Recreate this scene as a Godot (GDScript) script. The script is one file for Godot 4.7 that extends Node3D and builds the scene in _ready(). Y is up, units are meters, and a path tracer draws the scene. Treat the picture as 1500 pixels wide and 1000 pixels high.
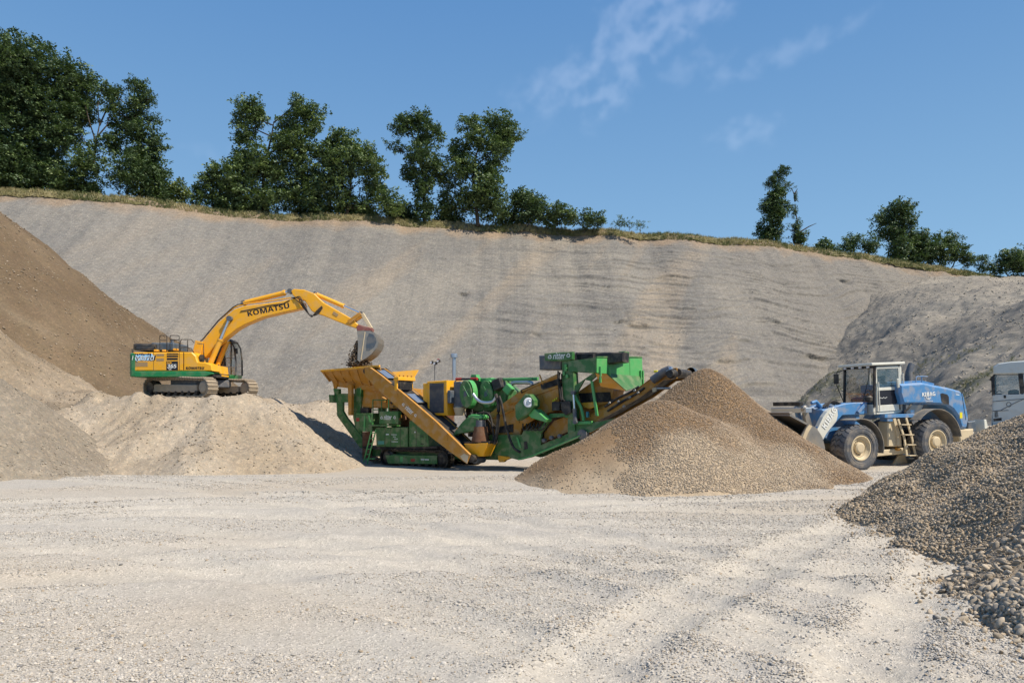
extends Node3D

var mats := {}
var rng := RandomNumberGenerator.new()

func _ready() -> void:
	rng.seed = 11
	look()
	textures()
	terrain()
	piles()
	plateau_trees()
	excavator()
	crusher()
	loader()
	tipper_truck()
	stones()

# ---------------------------------------------------------------- mesh tools
func nb() -> SurfaceTool:
	var st := SurfaceTool.new()
	st.begin(Mesh.PRIMITIVE_TRIANGLES)
	return st

func part(parent: Node, called: String, st: SurfaceTool, m: Material) -> MeshInstance3D:
	var o := MeshInstance3D.new()
	o.name = called
	o.mesh = st.commit()
	o.material_override = m
	parent.add_child(o, true)
	return o

func tag(o: Node, label: String, category := "", group := "", kind := "") -> void:
	o.set_meta("label", label)
	if category != "": o.set_meta("category", category)
	if group != "": o.set_meta("group", group)
	if kind != "": o.set_meta("kind", kind)

func pv(a: Array) -> PackedVector2Array:
	var r := PackedVector2Array()
	for i in range(0, a.size(), 2):
		r.append(Vector2(a[i], a[i + 1]))
	return r

func tri(st: SurfaceTool, a: Vector3, b: Vector3, c: Vector3, n: Vector3) -> void:
	st.set_normal(n)
	st.add_vertex(a)
	if (b - a).cross(c - a).dot(n) > 0.0:
		st.add_vertex(c)
		st.add_vertex(b)
	else:
		st.add_vertex(b)
		st.add_vertex(c)

func quad(st: SurfaceTool, a: Vector3, b: Vector3, c: Vector3, d: Vector3, out_from := Vector3.INF) -> void:
	var n := (c - a).cross(d - b).normalized()
	if out_from != Vector3.INF and n.dot((a + b + c + d) * 0.25 - out_from) < 0.0:
		n = -n
	tri(st, a, b, c, n)
	tri(st, a, c, d, n)

func smooth_quad(st: SurfaceTool, p: Array, n: Array) -> void:
	var flip: bool = (p[1] - p[0]).cross(p[2] - p[0]).dot(n[0] + n[2]) > 0.0
	for k in ([0, 2, 1, 0, 3, 2] if flip else [0, 1, 2, 0, 2, 3]):
		st.set_normal(n[k])
		st.add_vertex(p[k])

func box(st: SurfaceTool, c: Vector3, size: Vector3, turn := Basis.IDENTITY, b := 0.012) -> void:
	var h := size * 0.5
	b = minf(b, minf(h.x, minf(h.y, h.z)) * 0.45)
	if b <= 0.0:
		for ax in 3:
			var q0 := Vector3.ZERO
			q0[ax] = h[ax]
			var q1 := Vector3.ZERO
			q1[(ax + 1) % 3] = h[(ax + 1) % 3]
			var q2 := Vector3.ZERO
			q2[(ax + 2) % 3] = h[(ax + 2) % 3]
			for s in [-1.0, 1.0]:
				quad(st, c + turn * (q0 * s - q1 - q2), c + turn * (q0 * s + q1 - q2), c + turn * (q0 * s + q1 + q2), c + turn * (q0 * s - q1 + q2), c)
		return
	var p := {}
	for sx in [-1, 1]:
		for sy in [-1, 1]:
			for sz in [-1, 1]:
				var s := Vector3(sx, sy, sz)
				for ax in 3:
					var q := s * (h - Vector3.ONE * b)
					q[ax] = s[ax] * h[ax]
					p[[sx, sy, sz, ax]] = c + turn * q
	for ax in 3:
		var e := (ax + 1) % 3
		var g := (ax + 2) % 3
		for s in [-1, 1]:
			var k := []
			for w in [[-1, -1], [1, -1], [1, 1], [-1, 1]]:
				var i := [0, 0, 0, ax]
				i[ax] = s
				i[e] = w[0]
				i[g] = w[1]
				k.append(p[i])
			quad(st, k[0], k[1], k[2], k[3], c)
		for s1 in [-1, 1]:
			for s2 in [-1, 1]:
				var i0 := [0, 0, 0, e]
				i0[e] = s1
				i0[g] = s2
				i0[ax] = -1
				var i1 := i0.duplicate()
				i1[ax] = 1
				var i2 := i1.duplicate()
				i2[3] = g
				var i3 := i0.duplicate()
				i3[3] = g
				quad(st, p[i0], p[i1], p[i2], p[i3], c)
	for sx in [-1, 1]:
		for sy in [-1, 1]:
			for sz in [-1, 1]:
				var a: Vector3 = p[[sx, sy, sz, 0]]
				var b1: Vector3 = p[[sx, sy, sz, 1]]
				var c1: Vector3 = p[[sx, sy, sz, 2]]
				tri(st, a, b1, c1, (turn * Vector3(sx, sy, sz)).normalized())

func bx(parent: Node, called: String, m: Material, c: Vector3, size: Vector3, deg := Vector3.ZERO, b := 0.015) -> MeshInstance3D:
	var st := nb()
	box(st, c, size, Basis.from_euler(deg * PI / 180.0), b)
	return part(parent, called, st, m)

func span(st: SurfaceTool, a: Vector3, b: Vector3, w: float, h: float, up := Vector3.UP, bev := 0.01) -> void:
	# a square bar from a to b: w across, h along up
	var d := (b - a).normalized()
	var s := d.cross(up).normalized()
	if s.length() < 0.5:
		s = d.cross(Vector3.RIGHT).normalized()
	var u := s.cross(d)
	box(st, (a + b) * 0.5, Vector3((b - a).length(), h, w), Basis(d, u, s), bev)

func prism(st: SurfaceTool, poly: PackedVector2Array, z0: float, z1: float, xf := Transform3D.IDENTITY, bev := 0.0) -> void:
	# a flat outline in x-y, given depth along z
	if Geometry2D.is_polygon_clockwise(poly):
		poly = poly.duplicate()
		poly.reverse()
	var zs := [z0, z1]
	var lo := minf(z0, z1)
	var hi := maxf(z0, z1)
	var n := poly.size()
	var inner := poly
	if bev > 0.0:
		var off := Geometry2D.offset_polygon(poly, -bev, Geometry2D.JOIN_MITER)
		if off.size() == 1 and off[0].size() == n:
			# the offset may start at another corner: match to the nearest
			var o: PackedVector2Array = off[0]
			if Geometry2D.is_polygon_clockwise(o):
				o.reverse()
			var best := 0
			for k in n:
				if o[k].distance_to(poly[0]) < o[best].distance_to(poly[0]):
					best = k
			inner = PackedVector2Array()
			for k in n:
				inner.append(o[(best + k) % n])
		else:
			bev = 0.0
	var idx := Geometry2D.triangulate_polygon(inner)
	for z in [lo, hi]:
		var nn := (xf.basis * Vector3(0, 0, -1.0 if z == lo else 1.0)).normalized()
		for i in range(0, idx.size(), 3):
			tri(st, xf * Vector3(inner[idx[i]].x, inner[idx[i]].y, z), xf * Vector3(inner[idx[i + 1]].x, inner[idx[i + 1]].y, z), xf * Vector3(inner[idx[i + 2]].x, inner[idx[i + 2]].y, z), nn)
	for i in n:
		var j := (i + 1) % n
		var e := poly[j] - poly[i]
		var nn := (xf.basis * Vector3(e.y, -e.x, 0)).normalized()
		var a := xf * Vector3(poly[i].x, poly[i].y, lo + bev)
		var b := xf * Vector3(poly[j].x, poly[j].y, lo + bev)
		var c := xf * Vector3(poly[j].x, poly[j].y, hi - bev)
		var d := xf * Vector3(poly[i].x, poly[i].y, hi - bev)
		tri(st, a, b, c, nn)
		tri(st, a, c, d, nn)
		if bev > 0.0:
			for s in [-1, 1]:
				var z: float = lo if s < 0 else hi
				var za: float = lo + bev if s < 0 else hi - bev
				var q0 := xf * Vector3(poly[i].x, poly[i].y, za)
				var q1 := xf * Vector3(poly[j].x, poly[j].y, za)
				var q2 := xf * Vector3(inner[j].x, inner[j].y, z)
				var q3 := xf * Vector3(inner[i].x, inner[i].y, z)
				var nb2 := (nn + (xf.basis * Vector3(0, 0, s)).normalized()).normalized()
				tri(st, q0, q1, q2, nb2)
				tri(st, q0, q2, q3, nb2)

func pr(parent: Node, called: String, m: Material, poly: PackedVector2Array, z0: float, z1: float, bev := 0.0) -> MeshInstance3D:
	var st := nb()
	prism(st, poly, z0, z1, Transform3D.IDENTITY, bev)
	return part(parent, called, st, m)

func ring_basis(d: Vector3) -> Array:
	var s := d.cross(Vector3.UP)
	if s.length() < 0.05:
		s = d.cross(Vector3.RIGHT)
	s = s.normalized()
	return [s, s.cross(d).normalized()]

func tube(st: SurfaceTool, pts: Array, r, n := 8, caps := true) -> void:
	var rings := []
	var norms := []
	for i in pts.size():
		var d: Vector3
		if i == 0: d = pts[1] - pts[0]
		elif i == pts.size() - 1: d = pts[i] - pts[i - 1]
		else: d = (pts[i + 1] - pts[i]).normalized() + (pts[i] - pts[i - 1]).normalized()
		var f := ring_basis(d.normalized())
		var rr: float = r[i] if r is Array else r
		var a := []
		var b := []
		for k in n:
			var t := TAU * k / n
			var nn: Vector3 = f[0] * cos(t) + f[1] * sin(t)
			a.append(pts[i] + nn * rr)
			b.append(nn)
		rings.append(a)
		norms.append(b)
	for i in pts.size() - 1:
		for k in n:
			var k2 := (k + 1) % n
			smooth_quad(st, [rings[i][k], rings[i][k2], rings[i + 1][k2], rings[i + 1][k]], [norms[i][k], norms[i][k2], norms[i + 1][k2], norms[i + 1][k]])
	if caps:
		for e in [0, pts.size() - 1]:
			var nn: Vector3 = (pts[0] - pts[1]).normalized() if e == 0 else (pts[e] - pts[e - 1]).normalized()
			for k in range(1, n - 1):
				tri(st, rings[e][0], rings[e][k], rings[e][k + 1], nn)

func curve_pts(pts: Array, steps := 6) -> Array:
	var out := []
	for i in pts.size() - 1:
		var p0: Vector3 = pts[maxi(i - 1, 0)]
		var p1: Vector3 = pts[i]
		var p2: Vector3 = pts[i + 1]
		var p3: Vector3 = pts[mini(i + 2, pts.size() - 1)]
		for k in steps:
			out.append(p1.cubic_interpolate(p2, p0, p3, float(k) / steps))
	out.append(pts[-1])
	return out

func tb(parent: Node, called: String, m: Material, pts: Array, r, n := 8, smooth := false) -> MeshInstance3D:
	var st := nb()
	tube(st, curve_pts(pts) if smooth else pts, r, n)
	return part(parent, called, st, m)

func lathe(st: SurfaceTool, prof: Array, xf: Transform3D, n := 28) -> void:
	# prof: Vector2(radius, height along local z)
	for i in prof.size() - 1:
		var a: Vector2 = prof[i]
		var b: Vector2 = prof[i + 1]
		var e := b - a
		var q := Vector2(e.y, -e.x).normalized()
		for k in n:
			var t0 := TAU * k / n
			var t1 := TAU * (k + 1) / n
			var d0 := Vector3(cos(t0), sin(t0), 0)
			var d1 := Vector3(cos(t1), sin(t1), 0)
			var n0 := (xf.basis * (d0 * q.x + Vector3(0, 0, q.y))).normalized()
			var n1 := (xf.basis * (d1 * q.x + Vector3(0, 0, q.y))).normalized()
			var z := Vector3(0, 0, 1)
			smooth_quad(st, [xf * (d0 * a.x + z * a.y), xf * (d1 * a.x + z * a.y), xf * (d1 * b.x + z * b.y), xf * (d0 * b.x + z * b.y)], [n0, n1, n1, n0])

func words(parent: Node, called: String, text: String, m: Material, at: Vector3, height: float, turn := Basis.IDENTITY, depth := 0.012, slant := 0.0, stretch := 1.0, bold := true) -> MeshInstance3D:
	var fnt := SystemFont.new()
	fnt.font_names = PackedStringArray(["Droid Sans"])
	fnt.font_weight = 700 if bold else 400
	var t := TextMesh.new()
	t.text = text
	var fv := FontVariation.new()
	fv.base_font = fnt
	fv.variation_embolden = 0.0
	t.font = fv
	t.font_size = 64
	t.pixel_size = height / 46.0
	t.depth = depth
	t.curve_step = 4.0
	t.horizontal_alignment = HORIZONTAL_ALIGNMENT_CENTER
	t.vertical_alignment = VERTICAL_ALIGNMENT_CENTER
	var o := MeshInstance3D.new()
	o.name = called
	o.mesh = t
	o.material_override = m
	parent.add_child(o, true)
	o.transform = Transform3D(turn * Basis(Vector3(stretch, 0, 0), Vector3(slant, 1, 0), Vector3(0, 0, 1)), at)
	return o

func recycle_mark(parent: Node, m: Material, at: Vector3, r: float, turn := Basis.IDENTITY) -> void:
	var st := nb()
	for k in 3:
		var rot := turn * Basis(Vector3(0, 0, 1), TAU * k / 3.0)
		var xf := Transform3D(rot, at)
		prism(st, pv([-0.62 * r, 0.15 * r, -0.28 * r, 0.78 * r, 0.28 * r, 0.78 * r, 0.42 * r, 0.52 * r, 0.6 * r, 0.62 * r, 0.52 * r, 0.1 * r, 0.05 * r, 0.3 * r, 0.2 * r, 0.4 * r, 0.1 * r, 0.55 * r, -0.12 * r, 0.55 * r, -0.4 * r, 0.03 * r]), 0.0, 0.012, xf)
	part(parent, "recycling_mark", st, m)

func field_mesh(nx: int, nz: int, at: Callable, tint: Callable) -> ArrayMesh:
	# a sheet of nx by nz cells; at(u, v) gives a point, tint(point, normal) its own colour
	var vs := PackedVector3Array()
	var cs := PackedColorArray()
	var ix := PackedInt32Array()
	vs.resize((nx + 1) * (nz + 1))
	cs.resize(vs.size())
	var ns := PackedVector3Array()
	ns.resize(vs.size())
	var w := nx + 1
	for j in nz + 1:
		for i in w:
			vs[j * w + i] = at.call(float(i) / nx, float(j) / nz)
	for j in nz + 1:
		for i in w:
			var du := vs[j * w + mini(i + 1, nx)] - vs[j * w + maxi(i - 1, 0)]
			var dv := vs[mini(j + 1, nz) * w + i] - vs[maxi(j - 1, 0) * w + i]
			var n := du.cross(dv).normalized()
			if n.y + n.z * 0.8 < 0.0: n = -n
			ns[j * w + i] = n
			cs[j * w + i] = tint.call(vs[j * w + i], n)
	ix.resize(nx * nz * 6)
	var q := 0
	var up := (vs[1] - vs[0]).cross(vs[w] - vs[0]).y > 0.0
	for j in nz:
		for i in nx:
			var a := j * w + i
			var o := [a, a + 1, a + w + 1, a, a + w + 1, a + w] if not up else [a, a + w + 1, a + 1, a, a + w, a + w + 1]
			for k in 6:
				ix[q + k] = o[k]
			q += 6
	var arr := []
	arr.resize(Mesh.ARRAY_MAX)
	arr[Mesh.ARRAY_VERTEX] = vs
	arr[Mesh.ARRAY_NORMAL] = ns
	arr[Mesh.ARRAY_COLOR] = cs
	arr[Mesh.ARRAY_INDEX] = ix
	var m := ArrayMesh.new()
	m.add_surface_from_arrays(Mesh.PRIMITIVE_TRIANGLES, arr)
	return m

func sheet(parent: Node, called: String, mesh: Mesh, m: Material) -> MeshInstance3D:
	var o := MeshInstance3D.new()
	o.name = called
	o.mesh = mesh
	o.material_override = m
	parent.add_child(o, true)
	return o

func many(parent: Node, called: String, mesh: Mesh, m: Material, where: Array, tints: PackedColorArray) -> MultiMeshInstance3D:
	var mm := MultiMesh.new()
	mm.transform_format = MultiMesh.TRANSFORM_3D
	mm.use_colors = true
	mm.mesh = mesh
	mm.instance_count = where.size()
	for i in where.size():
		mm.set_instance_transform(i, where[i])
		mm.set_instance_color(i, tints[i])
	var o := MultiMeshInstance3D.new()
	o.name = called
	o.multimesh = mm
	o.material_override = m
	parent.add_child(o, true)
	return o

func rock_mesh(seed_: int, flat := 0.7, sub := 1) -> ArrayMesh:
	# a worn stone of radius about 1
	var r := RandomNumberGenerator.new()
	r.seed = seed_
	var ph := (1.0 + sqrt(5.0)) / 2.0
	var v := [Vector3(-1, ph, 0), Vector3(1, ph, 0), Vector3(-1, -ph, 0), Vector3(1, -ph, 0), Vector3(0, -1, ph), Vector3(0, 1, ph), Vector3(0, -1, -ph), Vector3(0, 1, -ph), Vector3(ph, 0, -1), Vector3(ph, 0, 1), Vector3(-ph, 0, -1), Vector3(-ph, 0, 1)]
	var f := [[0, 11, 5], [0, 5, 1], [0, 1, 7], [0, 7, 10], [0, 10, 11], [1, 5, 9], [5, 11, 4], [11, 10, 2], [10, 7, 6], [7, 1, 8], [3, 9, 4], [3, 4, 2], [3, 2, 6], [3, 6, 8], [3, 8, 9], [4, 9, 5], [2, 4, 11], [6, 2, 10], [8, 6, 7], [9, 8, 1]]
	for s in sub:
		var mid := {}
		var g := []
		for t in f:
			var m := []
			for k in 3:
				var a: int = t[k]
				var b: int = t[(k + 1) % 3]
				var key := Vector2i(mini(a, b), maxi(a, b))
				if not mid.has(key):
					mid[key] = v.size()
					v.append((v[a].normalized() + v[b].normalized()) * 0.5)
				m.append(mid[key])
			g += [[t[0], m[0], m[2]], [t[1], m[1], m[0]], [t[2], m[2], m[1]], [m[0], m[1], m[2]]]
		f = g
	var cuts := []
	for k in 9:
		cuts.append([Vector3(r.randfn(), r.randfn(), r.randfn()).normalized(), r.randf_range(0.52, 0.82)])
	for i in v.size():
		var d: Vector3 = v[i].normalized()
		for c in cuts:
			var h: float = d.dot(c[0])
			if h > c[1]:
				d -= c[0] * (h - c[1]) * 0.85
		d *= 1.0 + r.randf_range(-0.06, 0.06)
		v[i] = Vector3(d.x, d.y * flat, d.z * 0.85)
	var st := nb()
	st.set_smooth_group(0)
	for t in f:
		for k in [0, 2, 1]:
			st.add_vertex(v[t[k]])
	st.index()
	st.generate_normals()
	return st.commit()


# ---------------------------------------------------------------- camera, sky, sun
func look() -> void:
	var cam := Camera3D.new()
	cam.name = "camera"
	add_child(cam)
	cam.position = Vector3(0, 2.4, 0)
	cam.near = 0.1
	cam.far = 4000.0
	cam.projection = Camera3D.PROJECTION_FRUSTUM      # a shift lens held level, so that uprights stay upright
	cam.size = 2.0 * 0.1 * 500.0 / 1050.0
	cam.frustum_offset = Vector2(0, 0.1 * 100.0 / 1050.0)
	cam.current = true

	var sun := DirectionalLight3D.new()
	sun.name = "sun"
	add_child(sun)
	sun.light_energy = 1.3
	sun.light_color = Color(1.0, 0.955, 0.885)
	sun.light_angular_distance = 0.5
	sun.shadow_enabled = true
	var az := deg_to_rad(27.0)
	var el := deg_to_rad(51.0)
	var to_sun := Vector3(cos(el) * cos(az), sin(el), cos(el) * sin(az))
	sun.look_at_from_position(to_sun * 50.0, Vector3.ZERO, Vector3.UP)

	var sm := ProceduralSkyMaterial.new()
	sm.sky_top_color = Color(0.20, 0.385, 0.60)
	sm.sky_horizon_color = Color(0.535, 0.675, 0.77)
	sm.sky_curve = 0.26
	sm.ground_bottom_color = Color(0.35, 0.33, 0.29)
	sm.ground_horizon_color = Color(0.50, 0.50, 0.48)
	sm.sun_angle_max = 1.0
	sm.sky_cover = ImageTexture.create_from_image(cloud_cover())
	sm.sky_cover_modulate = Color(0.36, 0.345, 0.33)
	var sky := Sky.new()
	sky.sky_material = sm
	var env := Environment.new()
	env.background_mode = Environment.BG_SKY
	env.sky = sky
	env.background_energy_multiplier = 1.0
	env.tonemap_mode = Environment.TONE_MAPPER_LINEAR
	env.tonemap_exposure = 1.6
	env.sdfgi_enabled = true
	env.ssao_enabled = true
	env.ssil_enabled = true
	var we := WorldEnvironment.new()
	we.name = "environment"
	we.environment = env
	add_child(we)

func cloud_cover() -> Image:
	# thin broken wisps; the same kind of cloud drifts all round the sky
	var w := 2048
	var h := 1024
	var im := Image.create(w, h, false, Image.FORMAT_RGBA8)
	im.fill(Color(1, 1, 1, 0))
	var n1 := FastNoiseLite.new()
	n1.seed = 5
	n1.frequency = 4.5
	n1.fractal_octaves = 5
	n1.fractal_gain = 0.58
	n1.domain_warp_enabled = true
	n1.domain_warp_amplitude = 0.14
	n1.domain_warp_frequency = 2.5
	# [bearing, height, half width, half height, slant, strength], radians
	var puffs := [
		[0.155, 0.475, 0.055, 0.060, 0.9, 1.0], [0.085, 0.432, 0.060, 0.030, 0.55, 0.75], [0.04, 0.425, 0.045, 0.020, 0.2, 0.5], [0.225, 0.492, 0.060, 0.032, 0.35, 0.95],
		[0.275, 0.525, 0.050, 0.042, 0.5, 0.8], [0.195, 0.535, 0.055, 0.030, 0.2, 0.7], [0.365, 0.437, 0.085, 0.013, 0.22, 0.75], [0.245, 0.435, 0.045, 0.018, 0.1, 0.55],
		[0.318, 0.353, 0.042, 0.017, 0.05, 0.75], [0.135, 0.418, 0.035, 0.020, 0.3, 0.6], [0.315, 0.540, 0.03, 0.025, 0.3, 0.5], [0.13, 0.56, 0.03, 0.03, 0.6, 0.4],
		[-0.49, 0.31, 0.03, 0.014, 0.2, 0.5], [-0.33, 0.32, 0.10, 0.012, 0.02, 0.28]]
	var r := RandomNumberGenerator.new()
	r.seed = 77
	for k in 60:
		var b := r.randf_range(0.9, TAU - 0.9)
		puffs.append([b if b < PI else b - TAU, r.randf_range(0.15, 1.1), r.randf_range(0.03, 0.10), r.randf_range(0.012, 0.045), r.randf_range(-0.2, 0.8), r.randf_range(0.4, 0.9)])
	for p in puffs:
		var reach: float = (p[2] + p[3]) * 1.8
		var x0 := int((p[0] - reach) / TAU * w)
		var x1 := int((p[0] + reach) / TAU * w)
		var y0 := int((0.5 - (p[1] + reach) / PI) * h)
		var y1 := int((0.5 - (p[1] - reach) / PI) * h)
		for y in range(maxi(y0, 0), mini(y1, h - 1)):
			for x in range(x0, x1):
				var a := float(x) / w * TAU - float(p[0])
				var e0 := (0.5 - float(y) / h) * PI
				var e := e0 - float(p[1]) - a * float(p[4])
				var d := sqrt(pow(a / float(p[2]), 2) + pow(e / float(p[3]), 2))
				if d > 1.7: continue
				var q := n1.get_noise_2d((a + float(p[0])) * 5.5 - e0 * 1.5, e0 * 7.0) * 0.5 + 0.5
				var v := smoothstep(0.30, 0.92, q + 0.27 - 0.30 * d) * float(p[5]) * (1.0 - smoothstep(0.9, 1.7, d))
				if v > 0.004:
					var xx := posmod(x, w)
					var was := im.get_pixel(xx, y).a
					im.set_pixel(xx, y, Color(1, 1, 1, clampf(was + v * 0.62 * (1.0 - was), 0, 1)))
	return im

# ---------------------------------------------------------------- textures and materials
var tex := {}

func noise_image(type: int, freq: float, size: int, seed_: int, octaves := 4, ret := -1) -> PackedByteArray:
	var n := FastNoiseLite.new()
	n.noise_type = type
	n.seed = seed_
	n.frequency = freq
	n.fractal_octaves = octaves
	if octaves < 2: n.fractal_type = FastNoiseLite.FRACTAL_NONE
	if ret >= 0: n.cellular_return_type = ret
	var im := n.get_seamless_image(size, size)
	im.convert(Image.FORMAT_L8)
	return im.get_data()

func textures() -> void:
	var S := 512
	# small mixed gravel: the tone of each stone differs
	var cell := noise_image(FastNoiseLite.TYPE_CELLULAR, 0.085, S, 3, 1, FastNoiseLite.RETURN_CELL_VALUE)
	var dist := noise_image(FastNoiseLite.TYPE_CELLULAR, 0.085, S, 3, 1, FastNoiseLite.RETURN_DISTANCE)
	var soft := noise_image(FastNoiseLite.TYPE_SIMPLEX_SMOOTH, 0.012, S, 8, 5)
	var fine := noise_image(FastNoiseLite.TYPE_SIMPLEX_SMOOTH, 0.16, S, 9, 3)
	var col := PackedByteArray()
	col.resize(S * S * 3)
	var hgt := PackedByteArray()
	hgt.resize(S * S)
	var rgh := PackedByteArray()
	rgh.resize(S * S)
	var dst := PackedByteArray()
	dst.resize(S * S * 4)
	for i in S * S:
		var c := cell[i] / 255.0
		var s := soft[i] / 255.0
		var f := fine[i] / 255.0
		var k := clampf(0.80 + (c - 0.5) * 0.30 * smoothstep(0.25, 0.75, s) + (f - 0.5) * 0.22 + (s - 0.5) * 0.16, 0.0, 1.0)
		var warm := (c - 0.5) * 0.05
		col[i * 3] = int(clampf(k + warm, 0, 1) * 255)
		col[i * 3 + 1] = int(k * 255)
		col[i * 3 + 2] = int(clampf(k - warm, 0, 1) * 255)
		hgt[i] = int(clampf((1.0 - dist[i] / 255.0) * 0.55 + f * 0.35 + s * 0.1, 0, 1) * 255)
		rgh[i] = int(clampf(0.35 + 0.5 * s + 0.3 * (f - 0.5), 0, 1) * 255)
		# pale road dust: patches with a ragged outline
		var a := smoothstep(0.42, 0.72, s * 0.7 + f * 0.3)
		dst[i * 4] = 176
		dst[i * 4 + 1] = 160
		dst[i * 4 + 2] = 135
		dst[i * 4 + 3] = int(a * 150)
	tex.gravel = ImageTexture.create_from_image(Image.create_from_data(S, S, false, Image.FORMAT_RGB8, col))
	tex.height = ImageTexture.create_from_image(Image.create_from_data(S, S, false, Image.FORMAT_L8, hgt))
	tex.rough = ImageTexture.create_from_image(Image.create_from_data(S, S, false, Image.FORMAT_L8, rgh))
	tex.dust = ImageTexture.create_from_image(Image.create_from_data(S, S, false, Image.FORMAT_RGBA8, dst))

	# finer stone for the yard, on a larger sheet
	var Y := 1024
	cell = noise_image(FastNoiseLite.TYPE_CELLULAR, 0.16, Y, 13, 1, FastNoiseLite.RETURN_CELL_VALUE)
	dist = noise_image(FastNoiseLite.TYPE_CELLULAR, 0.16, Y, 13, 1, FastNoiseLite.RETURN_DISTANCE)
	soft = noise_image(FastNoiseLite.TYPE_SIMPLEX_SMOOTH, 0.02, Y, 18, 4)
	var ycol := PackedByteArray()
	ycol.resize(Y * Y * 3)
	var yhgt := PackedByteArray()
	yhgt.resize(Y * Y)
	for i in Y * Y:
		var c := cell[i] / 255.0
		var s := soft[i] / 255.0
		var loose := smoothstep(0.35, 0.65, s)
		var k := clampf(0.86 + (c - 0.5) * (0.10 + 0.22 * loose) + (s - 0.5) * 0.06, 0.0, 1.0)
		ycol[i * 3] = int(k * 255)
		ycol[i * 3 + 1] = int(k * 254)
		ycol[i * 3 + 2] = int(k * 252)
		yhgt[i] = int(clampf((1.0 - dist[i] / 255.0) * (0.25 + 0.6 * loose), 0, 1) * 255)
	tex.yard = ImageTexture.create_from_image(Image.create_from_data(Y, Y, false, Image.FORMAT_RGB8, ycol))
	tex.yard_height = ImageTexture.create_from_image(Image.create_from_data(Y, Y, false, Image.FORMAT_L8, yhgt))

	mats.earth = earth(0.55, 3.0)
	mats.face = earth(0.40, 7.0)
	mats.floor = earth(0.37, 1.1)
	mats.floor.albedo_texture = tex.yard
	mats.floor.heightmap_texture = tex.yard_height
	mats.stone = StandardMaterial3D.new()
	mats.stone.vertex_color_use_as_albedo = true
	mats.stone.albedo_texture = tex.gravel
	mats.stone.uv1_triplanar = true
	mats.stone.uv1_scale = Vector3.ONE * 0.45
	mats.stone.roughness = 0.9
	mats.leaf = StandardMaterial3D.new()
	mats.leaf.vertex_color_use_as_albedo = true
	mats.leaf.roughness = 0.6
	mats.leaf.backlight_enabled = true
	mats.leaf.backlight = Color(0.55, 0.6, 0.35)
	mats.leaf.cull_mode = BaseMaterial3D.CULL_DISABLED
	mats.bark = flat_mat(Color(0.30, 0.26, 0.22), 0.95)

	mats.yellow = paint(Color(0.89, 0.645, 0.09), 0.42, 0.35)
	mats.ochre = paint(Color(0.68, 0.475, 0.13), 0.6, 0.5)
	mats.green = paint(Color(0.20, 0.41, 0.20), 0.55, 0.45)
	mats.light_green = paint(Color(0.30, 0.62, 0.34), 0.5, 0.2)
	mats.exc_green = paint(Color(0.10, 0.47, 0.27), 0.4, 0.25)
	mats.blue = paint(Color(0.27, 0.49, 0.69), 0.5, 0.65)
	mats.white = paint(Color(0.80, 0.80, 0.76), 0.45, 0.35)
	mats.cream = paint(Color(0.76, 0.70, 0.58), 0.8, 0.7)
	mats.steel = paint(Color(0.55, 0.54, 0.52), 0.45, 0.7, 0.5)
	mats.chrome = metal(Color(0.82, 0.84, 0.86), 0.22)
	mats.zinc = metal(Color(0.70, 0.73, 0.76), 0.42)
	mats.grey = paint(Color(0.32, 0.34, 0.37), 0.55, 0.4)
	mats.slate = paint(Color(0.26, 0.31, 0.36), 0.5, 0.3)
	mats.dark = paint(Color(0.10, 0.10, 0.11), 0.6, 0.3)
	mats.rubber = paint(Color(0.075, 0.075, 0.08), 0.75, 0.25)
	mats.tyre = paint(Color(0.30, 0.315, 0.34), 0.85, 0.55)
	mats.track = paint(Color(0.62, 0.57, 0.50), 0.85, 1.0)
	mats.fender = paint(Color(0.42, 0.41, 0.39), 0.7, 0.7)
	mats.dark_track = paint(Color(0.13, 0.12, 0.12), 0.7, 0.35, 0.2)
	mats.navy = flat_mat(Color(0.06, 0.07, 0.12), 0.5)
	mats.mark = flat_mat(Color(0.86, 0.87, 0.86), 0.6)
	mats.red = paint(Color(0.60, 0.10, 0.08), 0.5, 0.2)
	mats.worn_red = paint(Color(0.52, 0.30, 0.28), 0.6, 0.6)
	mats.rust = paint(Color(0.36, 0.22, 0.12), 0.8, 0.3)
	mats.soil = paint(Color(0.36, 0.28, 0.20), 0.95, 0.3)
	mats.silver = paint(Color(0.74, 0.76, 0.75), 0.4, 0.3)
	mats.grille = paint(Color(0.22, 0.23, 0.26), 0.6, 0.3)
	mats.sand_grille = flat_mat(Color(0.60, 0.50, 0.36), 0.8)
	mats.sticker = flat_mat(Color(0.85, 0.80, 0.12), 0.5)
	mats.skyblue = flat_mat(Color(0.62, 0.80, 0.93), 0.5)
	mats.lamp_glass = flat_mat(Color(0.85, 0.86, 0.88), 0.15)
	mats.glass = StandardMaterial3D.new()
	mats.glass.transparency = BaseMaterial3D.TRANSPARENCY_ALPHA
	mats.glass.albedo_color = Color(0.30, 0.40, 0.42, 0.16)
	mats.glass.roughness = 0.03
	mats.glass.metallic_specular = 0.6

func earth(scale_: float, relief: float) -> StandardMaterial3D:
	var m := StandardMaterial3D.new()
	m.vertex_color_use_as_albedo = true
	m.albedo_texture = tex.gravel
	m.uv1_triplanar = true
	m.uv1_world_triplanar = true
	m.uv1_scale = Vector3.ONE * scale_
	m.roughness = 0.95
	m.metallic_specular = 0.3
	m.heightmap_enabled = true
	m.heightmap_texture = tex.height
	m.heightmap_scale = relief
	# coarse mottling over the fine grain, so that the repeat does not show
	return m

func flat_mat(c: Color, rough: float) -> StandardMaterial3D:
	var m := StandardMaterial3D.new()
	m.albedo_color = c
	m.roughness = rough
	return m

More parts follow.
